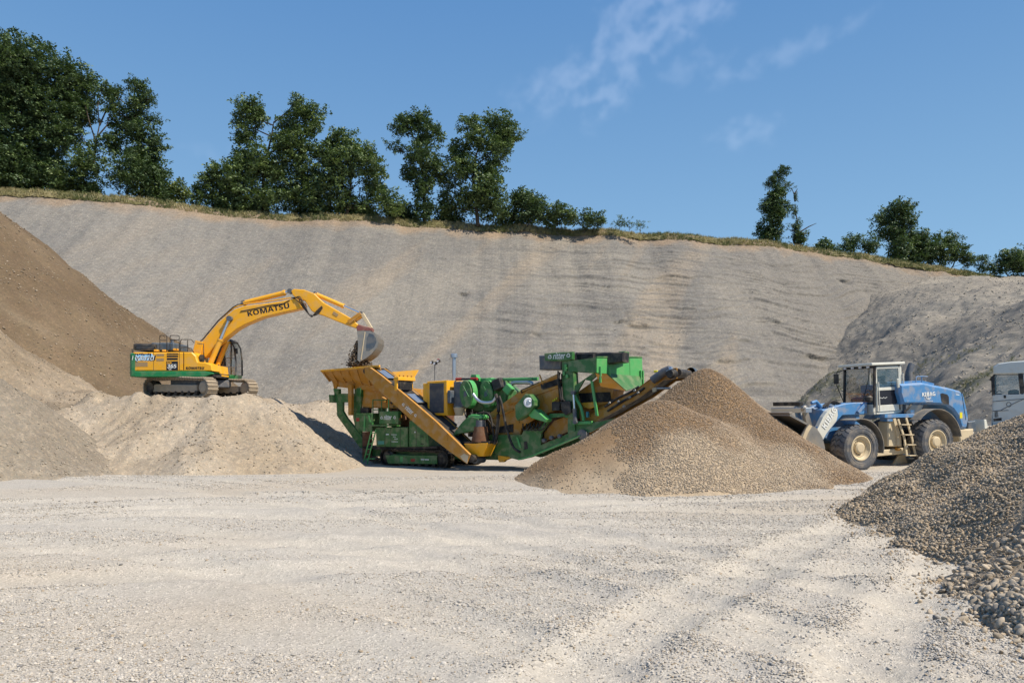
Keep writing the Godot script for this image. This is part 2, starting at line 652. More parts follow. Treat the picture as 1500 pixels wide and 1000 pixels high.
func metal(c: Color, rough: float) -> StandardMaterial3D:
	var m := flat_mat(c, rough)
	m.metallic = 0.9
	return m

func paint(c: Color, rough: float, dusty: float, metallic := 0.0) -> StandardMaterial3D:
	var m := flat_mat(c, 1.0)
	m.roughness = rough * 1.6
	m.roughness_texture = tex.rough
	m.metallic = metallic
	m.uv1_triplanar = true
	m.uv1_scale = Vector3.ONE * 0.45
	m.detail_enabled = true
	m.detail_albedo = tex.dust
	m.detail_uv_layer = BaseMaterial3D.DETAIL_UV_2
	m.uv2_triplanar = true
	m.uv2_scale = Vector3.ONE * 0.33
	m.detail_mask = grey_mask(dusty)
	return m

func grey_mask(v: float) -> Texture2D:
	var key := "mask%d" % int(v * 20)
	if not tex.has(key):
		var im := Image.create(4, 4, false, Image.FORMAT_L8)
		im.fill(Color(v, v, v))
		tex[key] = ImageTexture.create_from_image(im)
	return tex[key]

# ---------------------------------------------------------------- terrain
var n_low := FastNoiseLite.new()
var n_mid := FastNoiseLite.new()
var n_fine := FastNoiseLite.new()
var n_streak := FastNoiseLite.new()
var ruts := []

func set_noises() -> void:
	n_low.seed = 1
	n_low.frequency = 0.04
	n_low.fractal_octaves = 3
	n_mid.seed = 2
	n_mid.frequency = 0.22
	n_mid.fractal_octaves = 4
	n_fine.seed = 3
	n_fine.frequency = 1.4
	n_fine.fractal_octaves = 3
	n_streak.seed = 4
	n_streak.frequency = 0.11
	n_streak.fractal_octaves = 4
	# wheel tracks over the yard: circle arcs [centre x, centre z, radius]
	ruts = [[-6.0, 40.0, 56.0], [-6.0, 40.0, 58.3], [10.0, 75.0, 94.0], [10.0, 75.0, 96.4], [-30.0, 10.0, 37.5], [-30.0, 10.0, 39.8], [40.0, 14.0, 42.0], [40.0, 14.0, 44.2], [-14.0, 5.0, 18.5], [-14.0, 5.0, 20.6], [2.0, 30.0, 41.0], [2.0, 30.0, 43.2]]

func rut_at(x: float, z: float) -> Vector2:
	# (how much wheels have packed the ground here, height change)
	var pack := 0.0
	var dy := 0.0
	for r in ruts:
		var d := absf(Vector2(x - r[0], z - r[1]).length() - float(r[2]) + n_low.get_noise_2d(x * 2.0, z * 2.0) * 0.5)
		if d < 1.3:
			pack = maxf(pack, (1.0 - smoothstep(0.22, 0.5, d)) * clampf(0.75 + n_mid.get_noise_2d(x * 0.4, z * 0.4) * 1.2, 0.0, 1.0))
			dy += -0.048 * (1.0 - smoothstep(0.2, 0.5, d)) + 0.036 * smoothstep(0.35, 0.6, d) * (1.0 - smoothstep(0.6, 1.1, d))
	return Vector2(pack, dy)

func floor_y(x: float, z: float) -> float:
	var d := -z
	var y := -0.45 * smoothstep(24.0, 34.0, d) * (1.0 - smoothstep(6.0, 12.0, x))
	y -= 0.7 * smoothstep(40.0, 62.0, d)
	y += 1.0 * smoothstep(13.0, 24.0, x) * smoothstep(26.0, 34.0, d)
	y += 0.55 * smoothstep(20.0, 27.0, x) * smoothstep(30.0, 38.0, d)
	y += n_low.get_noise_2d(x, z) * 0.10 * smoothstep(2.0, 10.0, d)
	return y

func floor_fine(x: float, z: float) -> float:
	return floor_y(x, z) + n_mid.get_noise_2d(x * 1.6, z * 1.6) * 0.022 + n_fine.get_noise_2d(x, z) * 0.012 + rut_at(x, z).y

func edge_z(x: float) -> float:
	# plan of the quarry's upper rim
	return -(121.3 + 0.215 * x + 0.0006 * x * x * smoothstep(-20.0, 20.0, x)) + n_low.get_noise_2d(x * 1.3, 7.0) * 1.6

func edge_h(x: float) -> float:
	return 33.4 + 1.5 * smoothstep(-35.0, -80.0, x) - 3.6 * smoothstep(45.0, 112.0, x) + n_mid.get_noise_2d(x * 0.5, 3.0) * 0.35

# hollows washed into the face: x, y, half width, half height, depth
var pits := [[18.0, 13.6, 3.0, 0.9, 1.3], [15.5, 14.6, 1.2, 0.6, 0.9], [-7.0, 19.0, 1.0, 0.6, 0.9], [3.5, 12.2, 0.9, 0.5, 0.7], [26.0, 17.5, 2.2, 0.5, 0.8], [33.0, 12.0, 2.6, 0.5, 0.8], [40.0, 15.5, 3.2, 0.5, 0.9], [-12.5, 8.5, 0.7, 0.8, 0.7], [-5.5, 8.0, 0.6, 0.8, 0.6], [30.0, 8.5, 3.5, 0.6, 0.9], [44.0, 9.5, 3.0, 0.6, 0.9], [22.0, 21.0, 2.0, 0.4, 0.6], [60.0, 25.0, 2.0, 0.9, 1.3]]

func spoil_lumps(x: float, z: float) -> float:
	return n_mid.get_noise_2d(x * 0.7, z * 0.7) * 0.28 + maxf(n_mid.get_noise_2d(x * 3.0 + 40.0, z * 3.0), -0.1) * 0.26 + n_fine.get_noise_2d(x * 0.8, z * 0.8) * 0.13

func face_at(x: float, v: float) -> Vector3:
	var top := edge_h(x) + 0.0
	var rim := edge_z(x)
	var y := lerpf(-4.0, top, v)
	var run := (top - y) * (1.02 + 0.34 * (1.0 - v) - 0.55 * smoothstep(0.93, 1.0, v) * 0.0)
	run -= 0.9 * smoothstep(0.90, 1.0, v) * (1.0 - v) * 12.0
	# beds of gravel stand out as low steps, most in the middle and the right part
	var bed := y * 1.0 + n_low.get_noise_2d(x * 0.8, y * 0.5) * 3.0
	var steps := (absf(n_mid.get_noise_2d(bed * 3.2, x * 0.10 + 31.0)) * 2.0 - 0.35) * smoothstep(-22.0, 14.0, x) * (0.3 + 0.7 * smoothstep(22.0, 12.0, absf(y - 12.0)))
	var flute := n_streak.get_noise_2d(x * 5.0 + y * 0.6, y * 0.45) * 0.09
	var lump := n_mid.get_noise_2d(x * 1.3, y * 1.3) * 0.20 + n_low.get_noise_2d(x * 0.6, y * 0.6) * 0.8
	var fine := n_fine.get_noise_2d(x * 0.9, y * 1.6) * 0.15
	for q in pits:
		var t := 1.0 - pow((x - q[0]) / q[2], 2.0)
		var h: float = (y - q[1] - n_mid.get_noise_2d(x * 1.2, 2.0) * 0.5) / q[3]
		if t > 0.0 and absf(h) < 1.0: lump -= q[4] * 0.6 * t * smoothstep(-1.0, 0.6, h) * (1.0 - smoothstep(0.75, 1.0, h))
	var d := (steps * 0.50 + flute + lump + fine) * smoothstep(0.0, 0.05, 1.0 - v)
	return Vector3(x, y + d * 0.35, rim + run + d * 0.75)

func terrain() -> void:
	set_noises()
	var dust := Color(0.605, 0.56, 0.485)
	var chips := Color(0.55, 0.515, 0.46)
	var tan := Color(0.57, 0.495, 0.395)
	var fl := field_mesh(460, 400,
		func(u: float, v: float):
			var a := u * 2.0 - 1.0
			var b := v * 2.0 - 1.0
			var x := 190.0 * (0.10 * a + 0.90 * a * a * a)
			var z := -14.0 + 130.0 * (0.10 * b + 0.90 * b * b * b)
			return Vector3(x, floor_fine(x, z), z),
		func(p: Vector3, _n: Vector3):
			var q := rut_at(p.x, p.z)
			var s := n_mid.get_noise_2d(p.x * 0.55, p.z * 1.5)
			var c := chips.lerp(dust, clampf(0.25 + s * 0.8 + q.x * 0.85, 0.0, 1.0))
			c = c.lerp(tan, clampf(n_low.get_noise_2d(p.x * 1.8 + 50.0, p.z * 2.4) * 1.5 - 0.1, 0.0, 0.7))
			c = c.lerp(tan, smoothstep(25.0, 33.0, -p.z) * 0.55)
			return c * (1.0 + n_fine.get_noise_2d(p.x * 1.7, p.z * 1.7) * 0.10))
	var o := sheet(self, "pit_floor", fl, mats.floor)
	tag(o, "pale dusty gravel floor of the pit with curving wheel tracks", "", "", "structure")

	# the worked face: a steep gravel wall under the rim
	var grey := Color(0.285, 0.272, 0.25)
	var pale := Color(0.36, 0.335, 0.292)
	var buff := Color(0.425, 0.36, 0.28)
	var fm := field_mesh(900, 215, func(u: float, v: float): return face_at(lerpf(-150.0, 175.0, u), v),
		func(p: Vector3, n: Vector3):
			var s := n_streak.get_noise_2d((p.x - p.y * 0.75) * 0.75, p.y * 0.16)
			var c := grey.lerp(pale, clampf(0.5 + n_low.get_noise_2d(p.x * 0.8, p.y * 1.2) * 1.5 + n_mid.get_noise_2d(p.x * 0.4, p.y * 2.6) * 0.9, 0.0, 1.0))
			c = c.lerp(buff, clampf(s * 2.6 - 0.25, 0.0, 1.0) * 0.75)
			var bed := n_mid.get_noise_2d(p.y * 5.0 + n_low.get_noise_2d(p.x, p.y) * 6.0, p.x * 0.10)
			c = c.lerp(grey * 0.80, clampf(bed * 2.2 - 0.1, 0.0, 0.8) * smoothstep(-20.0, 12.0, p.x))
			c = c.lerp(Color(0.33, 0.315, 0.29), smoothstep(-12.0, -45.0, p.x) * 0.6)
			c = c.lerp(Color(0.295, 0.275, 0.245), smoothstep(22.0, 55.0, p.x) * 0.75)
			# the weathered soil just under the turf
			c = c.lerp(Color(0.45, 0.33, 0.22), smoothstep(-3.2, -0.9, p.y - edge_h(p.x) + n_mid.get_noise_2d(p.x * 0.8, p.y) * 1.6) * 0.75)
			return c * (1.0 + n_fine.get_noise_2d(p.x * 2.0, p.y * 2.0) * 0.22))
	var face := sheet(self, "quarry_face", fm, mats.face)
	tag(face, "tall grey and buff gravel face rising behind the machines", "", "", "structure")

	# spoil slope on the right side of the pit
	var loam := Color(0.44, 0.395, 0.325)
	var clay := Color(0.375, 0.34, 0.285)
	var sm := field_mesh(420, 380,
		func(u: float, v: float):
			var x := lerpf(24.0, 150.0, u * u * 0.45 + u * 0.55)
			var z := lerpf(-172.0, -28.0, v)
			var a := 0.70 * (x - 32.5 + n_low.get_noise_2d(x, z) * 4.0)
			var b := 1.5 - 0.185 * z + n_low.get_noise_2d(x + 90.0, z) * 1.6
			var k := 2.2
			var y := -k * log(exp(-a / k) + exp(-b / k))
			y += spoil_lumps(x, z)
			if a < 0.0: y = minf(y, floor_y(x, z) + a * 0.4 - 0.05)
			return Vector3(x, y, z),
		func(p: Vector3, _n: Vector3):
			var c := loam.lerp(clay, clampf(0.5 + n_mid.get_noise_2d(p.x * 0.5, p.y * 1.2) * 1.6, 0.0, 1.0))
			c = c.lerp(Color(0.49, 0.44, 0.36), clampf(n_low.get_noise_2d(p.x * 1.5, p.y * 3.0) * 2.2 + 0.05, 0.0, 0.8))
			var green := clampf(n_mid.get_noise_2d(p.x * 0.6 + 9.0, p.z * 0.6) * 2.0 + 0.1, 0.0, 1.0) * (1.0 - smoothstep(4.0, 9.0, p.y))
			c = c.lerp(Color(0.19, 0.20, 0.095), green * 0.7)
			return c * (1.0 + n_fine.get_noise_2d(p.x * 1.7, p.z * 1.7) * 0.22))
	var spoil := sheet(self, "spoil_slope", sm, mats.earth)
	tag(spoil, "brown lumpy spoil slope with weeds on the right side of the pit", "", "", "structure")

	# stones standing out of the face and lying on the spoil
	var rs := RandomNumberGenerator.new()
	rs.seed = 15
	var fl_spots := []
	var fl_tints := PackedColorArray()
	for k in 42000:
		var x := rs.randf_range(-95.0, 110.0)
		var v := rs.randf_range(0.04, 0.985)
		var q := face_at(x, v)
		var s1 := lerpf(0.04, 0.13, pow(rs.randf(), 3.0))
		fl_spots.append(Transform3D(Basis.from_euler(Vector3(rs.randf() * TAU, rs.randf() * TAU, 0)).scaled(Vector3.ONE * s1), q - Vector3(0, 0, s1 * 0.5)))
		fl_tints.append(Color(0.43, 0.40, 0.355) * rs.randf_range(0.75, 1.5))
	tag(many(self, "face_stones", rock_mesh(16, 0.7, 0), mats.stone, fl_spots, fl_tints), "stones standing out of the quarry face", "stones", "", "stuff")
	fl_spots = []
	fl_tints = PackedColorArray()
	for k in 26000:
		var x := rs.randf_range(33.0, 115.0)
		var z := rs.randf_range(-160.0, -38.0)
		var a := 0.70 * (x - 32.5 + n_low.get_noise_2d(x, z) * 4.0)
		if a < 0.1 or x > -z * 0.85: continue
		var b := 1.5 - 0.185 * z + n_low.get_noise_2d(x + 90.0, z) * 1.6
		var y := -2.2 * log(exp(-a / 2.2) + exp(-b / 2.2)) + spoil_lumps(x, z)
		var s1 := lerpf(0.04, 0.17, pow(rs.randf(), 2.5))
		fl_spots.append(Transform3D(Basis.from_euler(Vector3(rs.randf() * TAU, rs.randf() * TAU, 0)).scaled(Vector3.ONE * s1), Vector3(x, y, z)))
		fl_tints.append(Color(0.45, 0.405, 0.33) * rs.randf_range(0.65, 1.3))
	tag(many(self, "spoil_clods", rock_mesh(17, 0.8, 0), mats.stone, fl_spots, fl_tints), "clods and stones lying on the brown spoil slope", "stones", "", "stuff")

	# the land above: turf at the rim, fields to the horizon
	var gm := field_mesh(420, 90,
		func(u: float, v: float):
			var x := lerpf(-150.0, 175.0, u)
			var lip := clampf(v / 0.12, 0.0, 1.0)
			var d := 1400.0 * pow(maxf(v - 0.12, 0.0), 4.0) + 16.0 * maxf(v - 0.12, 0.0) - 0.95 * (1.0 - lip)
			var far_x := x * (1.0 + v * v * 8.0)
			var cx := clampf(far_x, -150.0, 175.0)
			var rim := edge_z(cx) - maxf(0.0, absf(far_x - cx)) * 0.4 * signf(far_x)
			var y := edge_h(cx) + 0.12 + n_mid.get_noise_2d(x * 1.5, d * 1.2) * 0.22 * 0.7 - (1.3 + n_mid.get_noise_2d(x * 0.7, 17.0) * 0.8 + n_fine.get_noise_2d(x * 0.8, 4.0) * 0.7) * pow(1.0 - lip, 0.85) + clampf(d, 0.0, 14.0) * 0.05
			return Vector3(far_x, y, rim - d),
		func(p: Vector3, _n: Vector3):
			var c := Color(0.20, 0.19, 0.085).lerp(Color(0.36, 0.31, 0.17), clampf(0.5 + n_mid.get_noise_2d(p.x * 0.8, p.z * 1.5) * 1.4, 0.0, 1.0))
			return c)
	var land := sheet(self, "grassland", gm, mats.earth)
	tag(land, "dry turf above the rim of the quarry face", "", "", "structure")

	# blades of dry grass along the rim
	var st := nb()
	var r := RandomNumberGenerator.new()
	r.seed = 21
	for k in 9:
		var a := r.randf() * TAU
		var lean := Vector3(cos(a), 0, sin(a)) * r.randf_range(0.1, 0.55)
		var foot := Vector3(r.randf_range(-0.3, 0.3), 0, r.randf_range(-0.3, 0.3))
		var tip := foot + lean + Vector3.UP * r.randf_range(0.6, 1.0)
		var side := Vector3(-sin(a), 0, cos(a)) * 0.05
		quad(st, foot - side, foot + side, tip + side * 0.3, tip - side * 0.3)
	var tuft := st.commit()
	var spots := []
	var tints := PackedColorArray()
	for k in 26000:
		var x := r.randf_range(-125.0, 150.0)
		var d := pow(r.randf(), 1.6) * 5.6 - 0.92
		var dry := clampf(0.5 + n_mid.get_noise_2d(x * 0.7, d) * 1.6, 0.0, 1.0)
		var s := r.randf_range(0.22, 0.62)
		spots.append(Transform3D(Basis(Vector3.UP, r.randf() * TAU).scaled(Vector3(s, s * r.randf_range(0.6, 1.2), s)), Vector3(x, edge_h(x) + 0.10 + maxf(d, 0.0) * 0.05 - maxf(-d, 0.0) * 1.32, edge_z(x) - d)))
		tints.append(Color(0.14, 0.16, 0.055).lerp(Color(0.40, 0.34, 0.18), dry) * r.randf_range(0.7, 1.2))
	var g := many(self, "grass", tuft, mats.leaf, spots, tints)
	tag(g, "dry grass growing along the rim of the quarry face", "grass", "", "stuff")

	# weeds on the foot of the spoil slope
	spots = []
	tints = PackedColorArray()
	for k in 2600:
		var x := r.randf_range(33.0, 46.0)
		var z := r.randf_range(-92.0, -46.0)
		if n_mid.get_noise_2d(x * 0.6 + 9.0, z * 0.6) < 0.02: continue
		var a := 0.70 * (x - 32.5 + n_low.get_noise_2d(x, z) * 4.0)
		var b := 1.5 - 0.185 * z + n_low.get_noise_2d(x + 90.0, z) * 1.6
		var y := -2.2 * log(exp(-a / 2.2) + exp(-b / 2.2)) + spoil_lumps(x, z)
		if a < 0.0 or y > 8.0: continue
		var s := r.randf_range(0.12, 0.36)
		spots.append(Transform3D(Basis(Vector3.UP, r.randf() * TAU).scaled(Vector3(s, s, s)), Vector3(x, y - 0.03, z)))
		tints.append(Color(0.10, 0.125, 0.045).lerp(Color(0.24, 0.215, 0.11), r.randf()) * r.randf_range(0.6, 1.1))
	var wd := many(self, "weeds", tuft, mats.leaf, spots, tints)
	tag(wd, "green weeds growing at the foot of the brown spoil slope", "weeds", "", "stuff")

# ---------------------------------------------------------------- piles
func smax(a: float, b: float, k: float) -> float:
	return k * log(exp(a / k) + exp(b / k))

func cone(x: float, z: float, ax: float, az: float, h: float, slope: float) -> float:
	var d := sqrt((x - ax) * (x - ax) + (z - az) * (z - az) + 0.35)
	return h - slope * d

func h_screened(x: float, z: float) -> float:
	var d := smax(cone(x, z, 7.72, -28.8, 4.62, 0.86), cone(x, z, 5.4, -25.2, 3.15, 0.56), 0.3)
	d = smax(d, cone(x, z, 8.8, -26.2, 2.3, 0.56), 0.35) - 0.12
	return d + n_mid.get_noise_2d(x * 1.3, z * 1.3) * 0.13 + n_low.get_noise_2d(x * 3.0, z * 3.0) * 0.25

var cobble_toe := PackedVector2Array([Vector2(3.8, 6), Vector2(4.4, -3), Vector2(5.2, -7.0), Vector2(6.0, -9.2), Vector2(6.7, -11.5), Vector2(7.2, -14.0), Vector2(7.8, -16.6), Vector2(8.7, -18.2), Vector2(10.6, -20.6), Vector2(15, -22.2), Vector2(28, -23), Vector2(28, 6)])

func h_cobbles(x: float, z: float) -> float:
	var p := Vector2(x, z)
	var d := 1e9
	for i in cobble_toe.size():
		var q := Geometry2D.get_closest_point_to_segment(p, cobble_toe[i], cobble_toe[(i + 1) % cobble_toe.size()])
		d = minf(d, q.distance_to(p))
	if not Geometry2D.is_point_in_polygon(p, cobble_toe): d = -d
	d += n_mid.get_noise_2d(x * 0.9 + 3.0, z * 0.9) * 0.75 + n_low.get_noise_2d(x * 2.5, z * 2.5 + 8.0) * 0.6
	var y := d * 0.68 - 0.10 * smoothstep(0.0, 2.0, d) * 0.0
	# scoops left by the loader
	y -= 0.26 * smoothstep(0.3, 1.4, d) * (0.5 + 0.5 * sin(z * 1.15 + x * 0.55 + 0.6))
	return minf(y, 3.9) + n_mid.get_noise_2d(x * 1.6, z * 1.6) * 0.16 + n_low.get_noise_2d(x * 3.0, z * 3.0) * 0.2

func h_stand(x: float, z: float) -> float:
	var dx := absf(x + 16.9) - 2.6
	var dz := absf(z + 38.2) - 2.1
	var d := Vector2(maxf(dx, 0.0), maxf(dz, 0.0)).length() - 1.2
	var bumps := n_mid.get_noise_2d(x * 0.9, z * 0.9) * 0.45 + n_fine.get_noise_2d(x * 0.6, z * 0.6) * 0.10 + n_low.get_noise_2d(x * 3.0, z * 3.0) * 0.4
	var lip := 0.30 * exp(-pow((d - 0.25) / 0.55, 2.0)) * clampf(0.5 + n_mid.get_noise_2d(x * 1.8, 5.0) * 2.2, 0.0, 1.3) * smoothstep(-38.0, -35.5, z)
	return 3.45 + lip - (0.60 + 0.06 * smoothstep(-13.0, -10.0, x)) * maxf(d, 0.0) * (1.0 - 0.12 * smoothstep(2.0, 6.0, d)) + (bumps + slides(x, z, -16.2, -39.0) * 0.26) * smoothstep(-0.3, 1.6, d)

func h_brown(x: float, z: float) -> float:
	return cone(x, z, -52.0, -60.0, 26.6, 0.765) + slides(x, z, -52.0, -60.0) * 0.55 + n_low.get_noise_2d(x * 1.2, z * 1.2) * 1.1 + n_mid.get_noise_2d(x, z) * 0.22 + n_fine.get_noise_2d(x * 0.6, z * 0.6) * 0.07

func h_berm(x: float, z: float) -> float:
	var d := smax(cone(x, z, -34.6, -41.5, 11.2, 0.80), cone(x, z, -24.0, -40.5, 4.3, 0.42), 0.4)
	return d + slides(x, z, -34.6, -41.5) * 0.5 + n_low.get_noise_2d(x * 2.0, z * 2.0) * 0.55 + n_mid.get_noise_2d(x, z) * 0.28 + n_fine.get_noise_2d(x * 0.6, z * 0.6) * 0.07

func h_front(x: float, z: float) -> float:
	return cone(x, z, -24.3, -28.3, 6.1, 0.70) + slides(x, z, -24.3, -28.3) * 0.35 + n_low.get_noise_2d(x * 2.0, z * 2.0) * 0.4 + n_mid.get_noise_2d(x, z) * 0.22 + n_fine.get_noise_2d(x * 0.6, z * 0.6) * 0.06

func h_back(x: float, z: float) -> float:
	# low sand bank behind the machines, in front of the face
	var d := absf(z + 52.0 + 0.1 * x) - 1.5
	return (3.3 + n_low.get_noise_2d(x * 2.0, 4.0) * 1.4) * (1.0 - smoothstep(-12.0, -3.0, x)) - 0.5 * maxf(d, 0.0) - 0.6 * smoothstep(-14.0, -2.0, x) + n_mid.get_noise_2d(x, z) * 0.3

func slides(x: float, z: float, ax: float, az: float) -> float:
	# grooves where material slid down a heap
	var a := atan2(z - az, x - ax)
	var d := Vector2(x - ax, z - az).length()
	return n_streak.get_noise_2d(a * 110.0, d * 2.6) * 0.4 + n_streak.get_noise_2d(a * 34.0 + 9.0, d * 1.1) * 0.7

func heap(parent: Node, called: String, f: Callable, x0: float, x1: float, z0: float, z1: float, cell: float, tint: Callable, m: Material) -> MeshInstance3D:
	var nx := int((x1 - x0) / cell)
	var nz := int((z1 - z0) / cell)
	var mesh := field_mesh(nx, nz,
		func(u: float, v: float):
			var x := lerpf(x0, x1, u)
			var z := lerpf(z0, z1, v)
			return Vector3(x, floor_y(x, z) + maxf(f.call(x, z), -0.35), z), tint)
	return sheet(parent, called, mesh, m)

func piles() -> void:
	var speck := func(p: Vector3): return 1.0 + n_fine.get_noise_2d(p.x * 2.2, p.z * 2.2 + p.y) * 0.13
	# mound under the excavator
	var o := heap(self, "sand_mound", h_stand, -28.0, -5.0, -49.0, -27.0, 0.16,
		func(p: Vector3, _n: Vector3):
			var c := Color(0.47, 0.385, 0.28).lerp(Color(0.55, 0.47, 0.365), clampf(0.5 + n_mid.get_noise_2d(p.x * 0.8, p.z * 0.8) * 1.3, 0.0, 1.0))
			return c * speck.call(p), mats.earth)
	tag(o, "light tan sand mound that the yellow excavator stands on", "sand mound")
	o = heap(self, "soil_heap", h_brown, -80.0, -16.0, -98.0, -30.0, 0.42,
		func(p: Vector3, _n: Vector3):
			var k := n_streak.get_noise_2d((p.x + 52.0) * 0.2 + (p.z + 60.0) * 0.15, (p.y + 0.62 * p.x) * 1.3)
			var c := Color(0.20, 0.145, 0.09).lerp(Color(0.275, 0.205, 0.132), clampf(0.35 + n_mid.get_noise_2d(p.x * 0.5, p.z * 0.5) * 1.0 + k * 1.6, 0.0, 1.0))
			c = c.lerp(Color(0.42, 0.34, 0.24), clampf(k * 3.4 - 0.3, 0.0, 0.75))
			return c * speck.call(p), mats.earth)
	tag(o, "tall brown soil heap at the left edge, behind the excavator", "soil heap")
	o = heap(self, "sand_berm", h_berm, -48.0, -17.0, -52.0, -26.0, 0.22,
		func(p: Vector3, _n: Vector3):
			var c := Color(0.33, 0.26, 0.18).lerp(Color(0.44, 0.36, 0.265), clampf(0.5 + n_mid.get_noise_2d(p.x * 0.6, p.z * 0.6) * 1.4, 0.0, 1.0))
			return c * speck.call(p), mats.earth)
	tag(o, "tan sand berm between the brown soil heap and the excavator mound", "sand berm")
	o = heap(self, "gravel_heap", h_front, -34.0, -11.0, -38.0, -18.0, 0.16,
		func(p: Vector3, _n: Vector3):
			var c := Color(0.34, 0.29, 0.225).lerp(Color(0.44, 0.385, 0.305), clampf(0.5 + n_mid.get_noise_2d(p.x * 0.7, p.z * 0.7) * 1.4, 0.0, 1.0))
			return c * speck.call(p), mats.earth)
	tag(o, "grey tan gravel heap nearest the camera at the left edge", "gravel heap")
	o = heap(self, "sand_bank", h_back, -34.0, 4.0, -66.0, -40.0, 0.3,
		func(p: Vector3, _n: Vector3):
			var c := Color(0.46, 0.375, 0.27).lerp(Color(0.55, 0.46, 0.35), clampf(0.5 + n_mid.get_noise_2d(p.x * 0.6, p.z * 0.6) * 1.3, 0.0, 1.0))
			return c * speck.call(p), mats.earth)
	tag(o, "low sand bank behind the excavator mound, at the foot of the face", "sand bank")

	strew("heap_stones", "stones lying on the sand mound under the excavator", h_stand, Rect2(-27, -46, 20, 18), 9000, 0.02, 0.075, Color(0.50, 0.42, 0.32), 61)
	strew("heap_stones", "stones rolled down the brown soil heap", h_brown, Rect2(-60, -70, 42, 38), 16000, 0.03, 0.12, Color(0.40, 0.32, 0.23), 62)
	strew("heap_stones", "stones lying on the tan sand berm", h_berm, Rect2(-42, -47, 23, 19), 9000, 0.02, 0.085, Color(0.44, 0.36, 0.27), 63)
	strew("heap_stones", "stones lying on the gravel heap at the left edge", h_front, Rect2(-27, -35, 15, 16), 12000, 0.015, 0.06, Color(0.46, 0.40, 0.32), 64)
	strew("heap_stones", "stones lying on the low sand bank behind the mound", h_back, Rect2(-30, -58, 30, 14), 5000, 0.02, 0.08, Color(0.50, 0.42, 0.32), 65)
	# screened gravel under the discharge belt
	var pile := Node3D.new()
	pile.name = "screened_gravel_pile"
	add_child(pile)
	tag(pile, "cone of brown screened gravel under the crusher's discharge belt", "gravel pile")
	var tone := func(p: Vector3) -> Color:
		var k := n_low.get_noise_2d(p.x * 4.0 + 20.0, p.z * 2.0 - p.y * 3.0)
		var damp := clampf(0.25 + k * 2.4 + smoothstep(2.2, 3.8, p.y) * 0.6, 0.0, 1.0)
		return Color(0.58, 0.465, 0.33).lerp(Color(0.36, 0.24, 0.135), damp)
	heap(pile, "gravel_core", h_screened, -1.6, 16.5, -37.0, -18.6, 0.10, func(p: Vector3, _n: Vector3): return tone.call(p) * 0.9 * speck.call(p), mats.floor)
	var r := RandomNumberGenerator.new()
	r.seed = 31
	var rocks := [rock_mesh(1, 0.75, 0), rock_mesh(2, 0.6, 0), rock_mesh(3, 0.85, 0)]
	var lots := [[], [], []]
	var cols := [PackedColorArray(), PackedColorArray(), PackedColorArray()]
	for k in 150000:
		var x := r.randf_range(0.0, 15.2)
		var z := r.randf_range(-33.0, -20.0)
		var h := h_screened(x, z)
		if h < -0.02: continue
		# the fines roll out to the left foot of the pile
		if x < 3.2 + n_mid.get_noise_2d(z * 2.0, 1.0) * 1.2 and r.randf() > 0.06: continue
		var p := Vector3(x, floor_y(x, z) + h, z)
		var s := r.randf_range(0.017, 0.036) * (1.35 if r.randf() < 0.08 else 1.0)
		var i := k % 3
		lots[i].append(Transform3D(Basis.from_euler(Vector3(r.randf() * TAU, r.randf() * TAU, r.randf() * TAU)).scaled(Vector3.ONE * s), p + Vector3.UP * s * 0.3))
		var c: Color = tone.call(p)
		c = c.lerp(Color(0.52, 0.455, 0.37), r.randf() * 0.4) * r.randf_range(0.72, 1.3)
		cols[i].append(c)
	for i in 3:
		var g := many(pile, "gravel", rocks[i], mats.stone, lots[i], cols[i])
		g.set_meta("kind", "stuff")

	cobble_pile()

func strew(called: String, label: String, f: Callable, area: Rect2, count: int, s0: float, s1: float, tone: Color, seed_: int) -> void:
	var r := RandomNumberGenerator.new()
	r.seed = seed_
	var lots := []
	var cols := PackedColorArray()
	for k in count:
		var x := area.position.x + r.randf() * area.size.x
		var z := area.position.y + r.randf() * area.size.y
		var h: float = f.call(x, z)
		if h < 0.0 or n_mid.get_noise_2d(x * 0.9, z * 0.9) < r.randf_range(-0.5, 0.25): continue
		var s := lerpf(s0, s1, pow(r.randf(), 3.0))
		lots.append(Transform3D(Basis.from_euler(Vector3(r.randf() * TAU, r.randf() * TAU, 0)).scaled(Vector3.ONE * s), Vector3(x, floor_y(x, z) + h + s * 0.25, z)))
		cols.append(tone * r.randf_range(0.6, 1.25))
	var o := many(self, called, rock_mesh(seed_, 0.7, 0), mats.stone, lots, cols)
	tag(o, label, "stones", "", "stuff")

func cobble_tone(r: RandomNumberGenerator, p: Vector3) -> Color:
	var c := Color(0.47, 0.385, 0.28).lerp(Color(0.53, 0.475, 0.395), r.randf())
	if r.randf() < 0.12: c = c.lerp(Color(0.52, 0.42, 0.29), 0.7)
	if r.randf() < 0.10: c = Color(0.28, 0.27, 0.26)
	return c * Color(1.2, 1.12, 1.0) * r.randf_range(0.6, 1.2)

